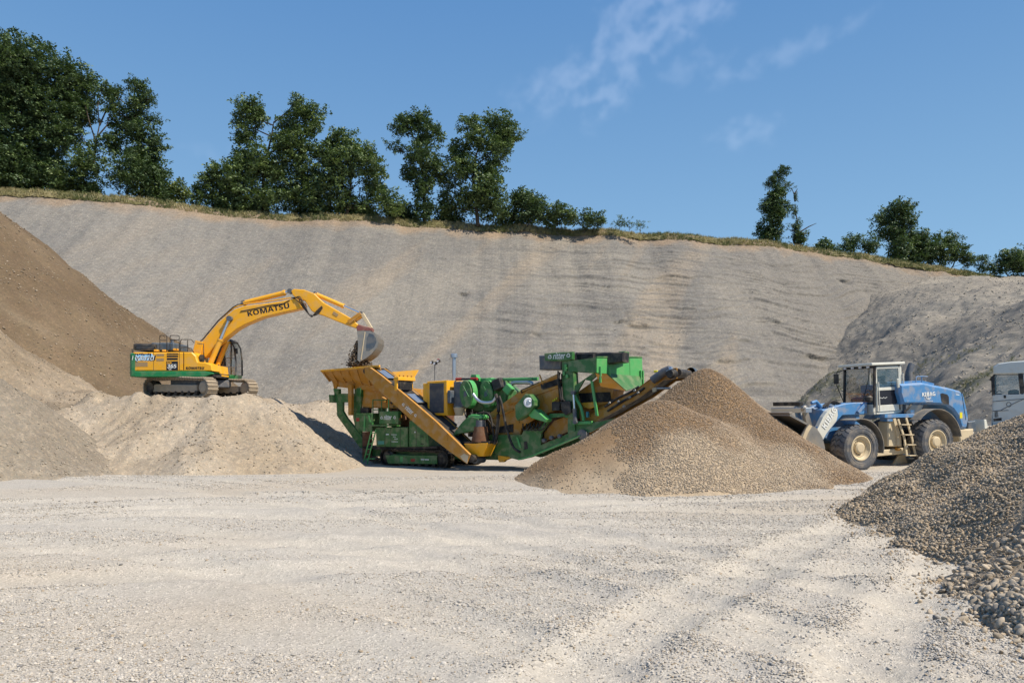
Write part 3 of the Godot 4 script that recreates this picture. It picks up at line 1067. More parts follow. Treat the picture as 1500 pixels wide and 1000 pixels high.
func cobble_pile() -> void:
	var pile := Node3D.new()
	pile.name = "cobble_pile"
	add_child(pile)
	tag(pile, "heap of dark rounded cobbles in the right foreground", "cobble pile")
	heap(pile, "cobble_core", h_cobbles, 3.0, 27.0, -24.0, 5.5, 0.14,
		func(p: Vector3, _n: Vector3): return Color(0.33, 0.27, 0.20).lerp(Color(0.43, 0.36, 0.27), clampf(0.5 + n_mid.get_noise_2d(p.x, p.z) * 1.5, 0.0, 1.0)), mats.floor)
	var r := RandomNumberGenerator.new()
	r.seed = 41
	var rocks := []
	for k in 4: rocks.append(rock_mesh(10 + k, [0.7, 0.6, 0.8, 0.66][k], 1))
	var lots := [[], [], [], []]
	var cols := [PackedColorArray(), PackedColorArray(), PackedColorArray(), PackedColorArray()]
	var largest := []
	for k in 320000:
		# more of them where they lie near
		var z := -2.6 - 19.8 * pow(r.randf(), 0.8)
		var x := r.randf_range(3.9, -z * 1.0 + 4.5)
		var h := h_cobbles(x, z)
		var spill := h < 0.0
		if spill and (h < -0.55 or r.randf() > 0.30 * exp(h * 6.0)): continue
		var coarse := n_low.get_noise_2d(x * 4.0 + 7.0, z * 4.0) * 1.3
		# pockets of fines between the coarse runs
		if h > 0.05 and coarse < -0.22 and r.randf() < 0.72: continue
		var s := r.randf_range(0.010, 0.026)
		if r.randf() < 0.20 + coarse * 0.5: s = r.randf_range(0.022, 0.045)
		if z > -11.0 and r.randf() < 0.10: s = r.randf_range(0.040, 0.070)
		if spill and r.randf() < 0.7: s *= 0.6
		var p := Vector3(x, (floor_y(x, z) + h) if h > 0.0 else floor_fine(x, z), z)
		var t := Transform3D(Basis.from_euler(Vector3(r.randf_range(-1.2, 1.2), r.randf() * TAU, r.randf_range(-1.2, 1.2))) * Basis.from_scale(Vector3(s * r.randf_range(0.85, 1.4), s * r.randf_range(0.7, 1.1), s)), p + Vector3.UP * s * 0.35)
		var c := cobble_tone(r, p)
		var i := k % 4
		if s > 0.036 and absf(x) < -z * 0.72 and z < -6.2:
			largest.append([s / -z, t, c, i])
			continue
		lots[i].append(t)
		cols[i].append(c)
	largest.sort_custom(func(a, b): return a[0] > b[0])
	var kinds := {}
	for k in largest.size():
		var a: Array = largest[k]
		if k >= 300:
			lots[a[3]].append(a[1])
			cols[a[3]].append(a[2])
			continue
		var q := int(clampf(a[2].get_luminance() * 14.0, 1, 7))
		var warm: bool = a[2].r > a[2].b * 1.3
		var key := [q, warm]
		if not kinds.has(key):
			var base := Color(1.18, 1.0, 0.76) if warm else Color(1.08, 1.0, 0.88)
			var m: StandardMaterial3D = mats.stone.duplicate()
			m.vertex_color_use_as_albedo = false
			m.albedo_color = (base * (q / 14.0 + 0.05)).linear_to_srgb()
			kinds[key] = m
		var o := MeshInstance3D.new()
		o.name = "cobble"
		o.mesh = rocks[a[3]]
		o.material_override = kinds[key]
		o.transform = a[1]
		pile.add_child(o, true)
	for i in 4:
		var g := many(pile, "loose_stones", rocks[i], mats.stone, lots[i], cols[i])
		g.set_meta("kind", "stuff")

func stones() -> void:
	# crushed stone lying over the yard
	var r := RandomNumberGenerator.new()
	r.seed = 51
	var rocks := [rock_mesh(21, 0.5, 0), rock_mesh(22, 0.62, 0), rock_mesh(23, 0.42, 0)]
	var lots := [[], [], []]
	var cols := [PackedColorArray(), PackedColorArray(), PackedColorArray()]
	for k in 400000:
		var z := -5.4 - 22.0 * pow(r.randf(), 1.5)
		var x := r.randf_range(-1.0, 1.0) * (-z * 0.80 + 1.4)
		var q := rut_at(x, z)
		var patch := 0.30 + n_mid.get_noise_2d(x * 0.55, z * 1.1) * 1.7 + smoothstep(-3.0, 4.0, x) * 0.30 + smoothstep(-12.0, -6.0, z) * 0.5
		if r.randf() > patch * (1.0 - 0.92 * q.x): continue
		var s := r.randf_range(0.006, 0.017)
		if r.randf() < 0.05: s = r.randf_range(0.017, 0.032)
		s *= 1.0 + smoothstep(10.0, 24.0, -z) * 0.6
		var c := Color(0.68, 0.64, 0.58).lerp(Color(0.80, 0.73, 0.62), r.randf()) * r.randf_range(0.72, 1.12)
		if r.randf() < 0.05: c = Color(0.30, 0.29, 0.28)
		if r.randf() < 0.06: c = Color(0.52, 0.42, 0.30)
		var i := k % 3
		lots[i].append(Transform3D(Basis.from_euler(Vector3(r.randf_range(-0.5, 0.5), r.randf() * TAU, r.randf_range(-0.5, 0.5))).scaled(Vector3(s * r.randf_range(0.9, 1.4), s, s)), Vector3(x, floor_fine(x, z) + s * 0.2, z)))
		cols[i].append(c)
	var top := Node3D.new()
	top.name = "gravel"
	add_child(top)
	tag(top, "loose crushed stone scattered over the pale pit floor", "gravel", "", "stuff")
	for i in 3:
		many(top, "crushed_stone", rocks[i], mats.stone, lots[i], cols[i])


# ---------------------------------------------------------------- trees above the rim
var clumps := {}

func leaf_clump(shape: int, tone: Color, shade: int) -> Mesh:
	# a spray of leaves, kept for each shape and tone
	var key := [shape, tone, shade]
	if clumps.has(key): return clumps[key]
	var r := RandomNumberGenerator.new()
	r.seed = 60 + shape
	var st := nb()
	var c0 := tone.lerp(Color(tone.r * 1.7, tone.g * 1.4, tone.b), shade / 5.0) * (0.8 + 0.1 * shade)
	for k in 16:
		st.set_color(c0 * r.randf_range(0.8, 1.2))
		var c := Vector3(r.randfn(), r.randfn() * 0.7, r.randfn()).limit_length(2.0) * 0.36
		var a := Basis.from_euler(Vector3(r.randf_range(-0.9, 0.9), r.randf() * TAU, r.randf_range(-0.9, 0.9)))
		var l := r.randf_range(0.17, 0.29)
		quad(st, c + a * Vector3(-l, 0, 0), c + a * Vector3(0, 0.04, l * 0.55), c + a * Vector3(l, -0.03, 0), c + a * Vector3(0, 0.04, -l * 0.55))
	clumps[key] = st.commit()
	return clumps[key]

func tree(called: String, label: String, base: Vector3, blobs: Array, tone: Color, fill := 1.0, group := "", bare := [], swell := 1.06) -> Node3D:
	var t := Node3D.new()
	t.name = called
	add_child(t, true)
	base.y = edge_h(base.x) + 0.25 + minf(-(base.z - edge_z(base.x)), 14.0) * 0.05
	t.position = base
	tag(t, label, "tree", group)
	var r := RandomNumberGenerator.new()
	r.seed = hash(label)
	var full := []
	for b in blobs: full.append([b[0], b[1], b[2] * swell, b[3] * swell])
	blobs = full
	var tall := 0.0
	var wide := 0.0
	for b in blobs:
		tall = maxf(tall, b[1] + b[3] * 0.6)
		wide = maxf(wide, absf(b[0]) + b[2])
	var st := nb()
	var girth := clampf(tall * 0.017, 0.05, 0.38)
	# the stem follows the crown, limbs reach into each mass of leaves
	var stem := [Vector3(0, -0.4, 0)]
	for k in range(1, 6):
		var y := tall * 0.80 * k / 5.0
		var sx := 0.0
		var sw := 0.0001
		for b in blobs:
			var w: float = b[2] * exp(-pow((b[1] - y) / (tall * 0.16), 2.0))
			sx += b[0] * w
			sw += w
		stem.append(Vector3(lerpf(stem[-1].x, clampf(sx / sw, -wide * 0.5, wide * 0.5), 0.45), y, r.randf_range(-0.2, 0.2)))
	var radii := []
	var sc := curve_pts(stem, 3)
	for k in sc.size(): radii.append(girth * (1.15 - 1.0 * k / sc.size()))
	tube(st, sc, radii, 7)
	var zs := []
	for b in blobs:
		zs.append(r.randf_range(-0.6, 0.6) * minf(b[2], b[3]))
	for i in blobs.size():
		var b: Array = blobs[i]
		var y := maxf(b[1] - absf(b[0]) * 0.55 - b[3] * 0.4, tall * 0.12)
		var from := Vector3(0, y, 0)
		for k in sc.size() - 1:
			if sc[k].y <= y and sc[k + 1].y >= y:
				from = sc[k].lerp(sc[k + 1], inverse_lerp(sc[k].y, sc[k + 1].y, y))
		var to := Vector3(b[0], b[1], zs[i])
		var mid := from.lerp(to, 0.5) + Vector3(0, -0.1 * b[3], 0)
		tube(st, curve_pts([from, mid, to], 3), [girth * 0.42, girth * 0.36, girth * 0.32, girth * 0.28, girth * 0.22, girth * 0.16, girth * 0.1], 5)
		for k in 4:
			var tip := to + Vector3(r.randf_range(-1, 1) * b[2], r.randf_range(-0.2, 0.9) * b[3], r.randf_range(-1, 1) * b[2]) * 0.7
			tube(st, [mid.lerp(to, 0.6), tip], [girth * 0.16, girth * 0.04], 4, false)
	for line in bare:
		var pts := []
		for q in line: pts.append(Vector3(q[0], q[1], r.randf_range(-0.3, 0.3)))
		var rr := []
		for k in pts.size(): rr.append(girth * 0.75 * (1.0 - 0.85 * k / (pts.size() - 1.0)) + 0.02)
		tube(st, pts, rr, 5, false)
	part(t, "trunk", st, mats.bark)
	var crown := nb()
	var gaps := FastNoiseLite.new()
	gaps.seed = int(r.randi() % 1000)
	gaps.frequency = 0.42
	for i in blobs.size():
		var b: Array = blobs[i]
		var n := int((b[2] * b[3] * 34.0 + (b[2] + b[3]) * 5.0) * fill)
		for k in n:
			var d := Vector3(r.randfn(), r.randfn(), r.randfn()).normalized() * pow(r.randf(), 0.45) * r.randf_range(0.95, 1.28)
			var p := Vector3(b[0] + d.x * b[2], b[1] + d.y * b[3], zs[i] + d.z * minf(b[2], b[3] * 1.4))
			if gaps.get_noise_3dv(p + base) * 1.25 > 0.21 + 0.25 * (1.0 - d.length()): continue
			if r.randf() < 0.10: p += d.normalized() * r.randf_range(0.1, 0.9)
			if p.y < 0.1: p.y = r.randf_range(0.1, 0.5)
			var s := r.randf_range(0.7, 1.15) * clampf(minf(b[2], b[3]) * 0.7, 0.45, 1.0)
			var j := k % 4
			var shade := int(clampf(r.randf() * r.randf() * 5.0 + r.randf() * 1.5, 0, 4))
			crown.append_from(leaf_clump(j, tone, shade), 0, Transform3D(Basis.from_euler(Vector3(r.randf_range(-0.4, 0.4), r.randf() * TAU, r.randf_range(-0.4, 0.4))).scaled(Vector3.ONE * s), p))
	part(t, "crown", crown, mats.leaf)
	return t

func plateau_trees() -> void:
	var dk := Color(0.078, 0.130, 0.062)
	var md := Color(0.102, 0.160, 0.070)
	var lt := Color(0.13, 0.18, 0.075)
	var g := "trees along the quarry rim"
	tree("spreading_tree", "huge spreading broadleaf, tallest of the trees, at the left edge of the rim", Vector3(-75.13, 36.71, -114), [[-1.09, 20.85, 5.97, 3.69], [4.56, 19.43, 3.69, 3.04], [-5.43, 18.35, 5.21, 5.21], [-10.1, 16.72, 4.34, 5.43], [0.22, 15.09, 6.08, 3.69], [5.86, 14.55, 2.82, 1.52], [-3.04, 9.66, 5.97, 4.56], [3.69, 10.42, 2.82, 2.39], [-3.58, 4.23, 5.65, 3.91], [1.74, 4.23, 2.61, 3.26], [-9.55, 6.95, 4.34, 6.51]], dk, 1.1, g)
	tree("bare_tree", "half dead tree with bare grey branches and ivy round its foot", Vector3(-65.97, 35.87, -113), [[-1.08, 5.7, 1.83, 2.8], [0.22, 2.91, 0.97, 2.37], [0.32, 9.04, 0.86, 1.51], [-0.43, 1.83, 1.51, 1.29], [-2.15, 2.91, 2.15, 2.15], [-4.2, 2.91, 1.94, 2.15]], md, 0.8, g, [[[0.2, 6.0], [0.3, 9.0], [0.9, 12.0], [0.6, 15.2], [1.5, 18.8]], [[0.9, 12.0], [2.0, 15.0], [1.9, 17.0]], [[0.3, 9.0], [-0.7, 12.5], [-1.6, 15.5]], [[0.4, 10.0], [2.1, 12.0], [2.6, 13.8]], [[0.2, 7.0], [-1.4, 9.4], [-2.0, 10.2]]])
	tree("forked_tree", "dark forked tree overgrown with ivy, right of the bare tree", Vector3(-59.39, 35.95, -114), [[-1.09, 19.54, 1.3, 0.87], [0.43, 18.46, 1.52, 1.09], [1.95, 16.83, 1.41, 0.87], [0, 16.18, 1.41, 1.3], [-0.76, 14.44, 1.63, 1.09], [2.06, 13.9, 1.41, 0.87], [0.54, 11.73, 2.17, 1.74], [2.82, 10.1, 1.52, 1.09], [0.33, 8.36, 2.71, 1.95], [-0.33, 4.45, 3.91, 3.04], [1.41, 5.75, 2.61, 2.17], [-4.56, 18.13, 1.41, 1.3], [-3.69, 15.53, 1.19, 1.63], [-3.04, 12.7, 1.63, 1.63], [-4.13, 9.88, 1.52, 1.52], [2.71, 2.5, 1.95, 1.95]], dk, 1.0, g)
	tree("bush", "low pale green bush in the gap beside the dark forked tree", Vector3(-56.19, 36.9, -118), [[0.67, 3.26, 1.91, 1.91], [-1.12, 2.02, 1.8, 1.57], [2.02, 1.91, 1.35, 1.57]], lt, 0.8, g)
	tree("young_tree", "small loose crowned tree left of the tallest central group", Vector3(-47.97, 35.8, -115), [[0.33, 6.02, 1.53, 1.53], [-0.66, 4.05, 1.75, 1.75], [1.75, 3.61, 1.31, 1.75], [-2.19, 2.19, 1.42, 1.53], [0.66, 1.64, 1.97, 1.31]], md, 0.7, g)
	tree("tall_tree", "tall lobed tree with two separate tops, left of centre", Vector3(-39.99, 35.54, -116), [[-2.76, 17.68, 1.99, 1.44], [-4.09, 15.47, 1.55, 0.99], [-1.33, 16.02, 1.66, 1.44], [-3.09, 12.82, 1.66, 1.44], [-4.31, 9.5, 1.66, 1.77], [-1.55, 8.18, 2.87, 2.65], [-4.42, 5.74, 2.87, 2.43], [-3.76, 2.87, 3.98, 2.21], [4.86, 18.34, 0.99, 1.33], [6.85, 16.68, 2.21, 1.66], [7.4, 14.36, 1.77, 1.1], [3.54, 15.02, 1.77, 1.99], [5.52, 11.27, 2.54, 2.54], [2.87, 10.83, 1.99, 2.87], [6.19, 7.07, 2.21, 2.54], [1.55, 6.41, 1.99, 1.99], [4.09, 3.31, 2.43, 2.21], [0.77, 2.21, 2.21, 1.77]], md, 1.05, g)
	tree("round_tree", "broad rounded tree sloping down to the right of the tall lobed tree", Vector3(-27.3, 35.38, -117), [[-0.56, 12.7, 2.01, 1.45], [-2.79, 10.25, 2.23, 2.12], [2.79, 10.7, 2.01, 1.67], [0.33, 8.8, 2.9, 2.23], [-1.67, 6.02, 2.9, 2.9], [4.46, 7.8, 2.23, 1.89], [-0.56, 2.23, 3.12, 2.23], [4.79, 4.68, 2.01, 1.34], [7.47, 2.12, 2.23, 2.01], [-4.46, 2.67, 2.01, 2.23], [3.34, 1.56, 1.56, 1.34]], md, 1.0, g)
	tree("narrow_tree", "narrow tree with a wide top and a bushy dark stem, in the middle", Vector3(-14.51, 34.59, -119), [[-1.13, 17.23, 2.27, 1.36], [-3.63, 16.09, 2.04, 1.59], [0.45, 14.51, 2.49, 1.81], [-4.76, 12.58, 1.7, 0.91], [-0.23, 10.65, 2.49, 2.04], [-2.04, 8.16, 1.93, 1.59], [-0.11, 5.44, 1.36, 3.17], [0.11, 2.04, 1.47, 1.81], [2.04, 9.07, 1.36, 1.81]], dk, 0.95, g)
	tree("vase_tree", "tall vase shaped tree with a ragged open crown, right of the narrow tree", Vector3(-5.71, 34.4, -120), [[3.43, 17.26, 2.63, 1.71], [5.37, 15.54, 2.06, 1.37], [-1.14, 16.57, 2.06, 1.26], [0.23, 13.94, 2.51, 1.83], [-3.43, 12.23, 2.06, 2.06], [2.97, 12.23, 2.06, 2.06], [1.71, 9.14, 2.17, 2.06], [-2.29, 8.8, 2.29, 2.06], [1.6, 5.71, 2.74, 2.29], [-1.37, 4, 2.86, 2.29], [2.51, 2.74, 2.51, 2.06], [-5.49, 7.54, 1.83, 1.49], [-5.49, 3.43, 1.6, 2.06], [4.57, 13.71, 1.37, 1.6]], md, 0.9, g)
	var under := [["dark understory bush below the huge spreading tree", 20, 262, 30, 22], ["understory bush between the huge spreading tree and the bare tree", 112, 266, 26, 22], ["understory bush right of the dark forked tree", 236, 272, 18, 20], ["understory bush left of the tall lobed tree", 338, 276, 22, 20],
		["understory bush between the tall lobed and the broad rounded tree", 455, 282, 26, 20], ["understory bush at the right foot of the broad rounded tree", 590, 294, 20, 20], ["understory bush between the narrow and the vase shaped tree", 655, 296, 20, 20], ["understory bush between the vase shaped tree and the low dense tree", 748, 304, 18, 16], ["pale understory bush below the tall lobed tree", 375, 284, 24, 14], ["understory bush below the broad rounded tree", 525, 290, 22, 16]]
	for b in under:
		var z := -124.0 + (1.0 - float(b[1]) / 750.0) * 7.0
		var k := -z / 1050.0
		tree("bush", b[0], Vector3((b[1] - 750.0) * k, 0, z), [[0.0, 1.6, b[3] * k, b[4] * k * 0.9], [b[3] * k * 0.6, 1.0, b[3] * k * 0.6, b[4] * k * 0.6], [-b[3] * k * 0.6, 0.9, b[3] * k * 0.6, b[4] * k * 0.6]], md, 0.8, g)
	tree("low_tree", "low dense tree at the right foot of the ragged vase shaped tree", Vector3(2.54, 34.32, -121), [[0.46, 3.11, 2.54, 2.54], [-1.15, 4.49, 1.61, 1.61], [1.5, 1.73, 1.84, 1.61]], dk, 1.0, g)
	tree("low_tree", "low lighter green tree second from the vase shaped tree", Vector3(8.37, 34.12, -122), [[-0.23, 2.44, 1.98, 1.63], [1.63, 1.51, 1.39, 1.28], [-1.63, 1.51, 1.39, 1.39]], md, 0.8, g)
	tree("bush", "dark round bush third right of the vase shaped tree", Vector3(13.82, 33.91, -123), [[-0.23, 1.52, 1.99, 1.29], [1.41, 1.05, 1.17, 0.94]], dk, 0.9, g)
	tree("bush", "tiny bush, left one of the last three before the bare stretch of rim", Vector3(18.51, 33.44, -123), [[0, 0.82, 1.05, 0.82]], dk, 0.8, g)
	tree("bush", "tiny narrow bush between two others before the bare stretch of rim", Vector3(20.15, 33.33, -123), [[0, 0.59, 0.59, 0.59]], dk, 0.8, g)
	tree("bush", "last tiny bush before the bare stretch of rim", Vector3(22.02, 33.21, -123), [[0, 0.82, 1.05, 0.7]], dk, 0.8, g)
	tree("bush", "tiny bush left of the ivy covered column of a tree", Vector3(46.13, 34.67, -140), [[-0.8, 0.8, 0.53, 0.67], [0.93, 0.53, 0.53, 0.53]], dk, 0.7, g)
	tree("ivy_tree", "lone dark ivy covered tree, column shaped with a tufted top", Vector3(50.67, 34.27, -140), [[2, 14.93, 1.2, 1.07], [0.93, 13.2, 1.6, 0.93], [3.47, 12.27, 1.47, 0.67], [-0.67, 12.4, 1.07, 0.67], [0.8, 10.27, 1.33, 1.73], [-1.33, 8.13, 1.07, 1.47], [0.67, 7.07, 1.73, 2.53], [2.93, 7.73, 0.8, 1.33], [-0.13, 3.07, 2.27, 2.8]], dk, 1.25, g)
	tree("ivy_stump", "thin broken ivy covered trunk with a forked bare tip", Vector3(56, 33.6, -140), [[-0.67, 10.4, 0.4, 1.33], [-0.8, 7.73, 0.6, 1.87], [-0.27, 4.27, 0.93, 1.6], [0.27, 1.87, 1.2, 1.73]], dk, 1.3, g, [[[-0.7, 9.5], [-0.8, 11.0], [-1.2, 12.2]], [[-0.8, 11.0], [-0.2, 12.0]], [[0.2, 3.5], [2.0, 4.6], [3.4, 5.2]], [[0.3, 3.0], [2.2, 3.4]], [[0, 3.2], [-2.2, 4.2]]])
	tree("bush", "small bush between the ivy covered column and the broken trunk", Vector3(54.25, 33.96, -141), [[0, 0.81, 1.07, 0.67]], dk, 0.9, g)
	tree("bush", "spiky bush just right of the thin broken ivy covered trunk", Vector3(62.38, 33.32, -143), [[-0.54, 1.63, 1.63, 1.36], [1.91, 1.23, 1.23, 1.09]], dk, 0.8, g)
	tree("small_tree", "small loose tree left of the round topped tree on the right", Vector3(69.26, 33.12, -144), [[-0.69, 3.29, 2.06, 1.65], [2.33, 2.47, 1.78, 2.06], [-2.33, 1.78, 1.37, 1.1]], dk, 0.7, g)
	tree("round_topped_tree", "round topped dark tree standing highest in the right group", Vector3(78.01, 32.99, -146), [[0.97, 11.12, 2.78, 1.67], [-2.36, 9.04, 1.95, 1.25], [2.09, 8.48, 2.36, 1.67], [-0.42, 6.4, 2.5, 1.81], [0.14, 2.78, 1.95, 3.06]], dk, 1.15, g)
	tree("dense_tree", "dense tree leaning on the round topped tree's right side", Vector3(83.3, 32.78, -147), [[-0.14, 5.74, 2.52, 1.96], [-0.7, 2.38, 3.36, 1.96], [1.82, 3.78, 1.96, 2.24]], dk, 1.0, g)
	tree("open_tree", "open crowned tree ending the right group", Vector3(89.93, 32.28, -148), [[0, 6.48, 2.82, 1.97], [-1.69, 3.66, 3.1, 2.54], [2.54, 3.66, 2.11, 1.83], [4.51, 2.26, 1.27, 1.13]], dk, 0.9, g)
	tree("low_tree", "small thin tree in the gap near the right edge", Vector3(98.57, 31.83, -150), [[0, 2.43, 1.29, 1.57], [1.86, 1.43, 1.14, 1]], dk, 0.7, g)
	tree("dark_tree", "dark tree cut by the right edge of the picture", Vector3(105.27, 31.45, -151), [[-1.01, 4.31, 2.01, 1.58], [1.44, 2.88, 2.59, 2.01], [4.75, 3.74, 2.88, 2.88], [-2.88, 2.01, 1.44, 1.29]], dk, 0.9, g)


# ---------------------------------------------------------------- tracks and wheels shared by machines
func loop_points(path: PackedVector2Array, step: float) -> Array:
	var total := 0.0
	var n := path.size()
	for i in n: total += path[i].distance_to(path[(i + 1) % n])
	var count := int(total / step)
	var gap := total / count
	var out := []
	var i := 0
	var run := 0.0
	for k in count:
		var want := k * gap
		while run + path[i].distance_to(path[(i + 1) % n]) < want:
			run += path[i].distance_to(path[(i + 1) % n])
			i = (i + 1) % n
		var d := (path[(i + 1) % n] - path[i]).normalized()
		out.append([path[i] + d * (want - run), d])
	return out

func oval(x0: float, x1: float, r0: float, r1: float, hump: float) -> PackedVector2Array:
	# side outline of a crawler belt, clockwise from the bottom
	var p := PackedVector2Array()
	for k in 13:
		var a := -PI / 2 + PI * k / 12.0
		p.append(Vector2(x1 + r1 * cos(a), r1 + r1 * sin(a)))
	for k in range(1, 8):
		var t := k / 8.0
		p.append(Vector2(lerpf(x1, x0, t), lerpf(2.0 * r1, 2.0 * r0, t) + hump * sin(t * PI) - 0.02 * absf(sin(t * TAU * 1.5))))
	for k in 13:
		var a := PI / 2 + PI * k / 12.0
		p.append(Vector2(x0 + r0 * cos(a), r0 + r0 * sin(a)))
	return p

func crawler(parent: Node, z: float, w: float, x0: float, x1: float, r0: float, r1: float, m: Material, frame_m: Material, step := 0.19, hump := 0.05) -> void:
	var t := Node3D.new()
	t.name = "crawler_track"
	parent.add_child(t, true)
	var st := nb()
	for q in loop_points(oval(x0, x1, r0, r1, hump), step):
		var d: Vector2 = q[1]
		var b := Basis(Vector3(d.x, d.y, 0), Vector3(-d.y, d.x, 0), Vector3(0, 0, 1))
		var c := Vector3(q[0].x, q[0].y, z)
		var up := b.y
		box(st, c + up * 0.03, Vector3(step * 0.92, 0.035, w), b, 0.0)
		box(st, c - up * 0.012 + b.x * step * 0.33, Vector3(0.03, 0.05, w), b, 0.0)
		box(st, c - up * 0.012 - b.x * step * 0.05, Vector3(0.022, 0.035, w), b, 0.0)
		box(st, c + up * 0.10, Vector3(step * 0.8, 0.09, w * 0.3), b, 0.0)
	part(t, "belt", st, m)
	st = nb()
	prism(st, pv([x0 + r0 * 0.3, r0 * 0.55, x1 - r1 * 0.9, r1 * 0.45, x1 - r1 * 0.9, r1 * 1.25, x0 + r0 * 0.9, r0 * 1.35, x0 + r0 * 0.3, r0 * 1.2]), z - w * 0.36, z + w * 0.40, Transform3D.IDENTITY, 0.02)
	part(t, "track_frame", st, frame_m)
	var n := 7
	for k in n:
		st = nb()
		var x := lerpf(x0 + r0 * 0.9, x1 - r1 * 1.0, k / (n - 1.0))
		lathe(st, [Vector2(0, -w * 0.42), Vector2(0.11, -w * 0.42), Vector2(0.11, w * 0.42), Vector2(0.05, w * 0.44), Vector2(0, w * 0.44)], Transform3D(Basis.IDENTITY, Vector3(x, 0.19, z)), 12)
		part(t, "roller", st, mats.dark_track)
	st = nb()
	lathe(st, [Vector2(0, -w * 0.25), Vector2(r1 - 0.10, -w * 0.25), Vector2(r1 - 0.10, w * 0.22), Vector2(r1 * 0.62, w * 0.34), Vector2(r1 * 0.5, w * 0.41), Vector2(0, w * 0.41)], Transform3D(Basis.IDENTITY, Vector3(x1, r1, z)), 24)
	part(t, "idler", st, m)
	st = nb()
	lathe(st, [Vector2(0, -w * 0.25), Vector2(r0 - 0.12, -w * 0.25), Vector2(r0 - 0.12, w * 0.2), Vector2(r0 * 0.6, w * 0.3), Vector2(r0 * 0.55, w * 0.45), Vector2(0, w * 0.45)], Transform3D(Basis.IDENTITY, Vector3(x0, r0, z)), 24)
	part(t, "sprocket", st, mats.dark_track)

func ram(parent: Node, called: String, a: Vector3, b: Vector3, r: float, share: float, m: Material) -> void:
	# a hydraulic cylinder: barrel, rod and eye
	var mid := a.lerp(b, share)
	var o := tb(parent, called, m, [a, a.lerp(mid, 0.04), mid.lerp(a, 0.06), mid.lerp(a, 0.05), mid], [r, r, r, r * 1.18, r * 1.18], 14)
	tb(o, "piston_rod", mats.chrome, [mid, b], r * 0.55, 12)
	var st := nb()
	for p in [a, b]:
		lathe(st, [Vector2(0, -r * 0.9), Vector2(r * 1.05, -r * 0.9), Vector2(r * 1.05, r * 0.9), Vector2(0, r * 0.9)], Transform3D(Basis.IDENTITY, p), 14)
	part(o, "rod_eye", st, mats.grey)

func rail(parent: Node, called: String, m: Material, runs: Array, r := 0.022) -> void:
	var st := nb()
	for p in runs: tube(st, p, r, 6)
	part(parent, called, st, m)

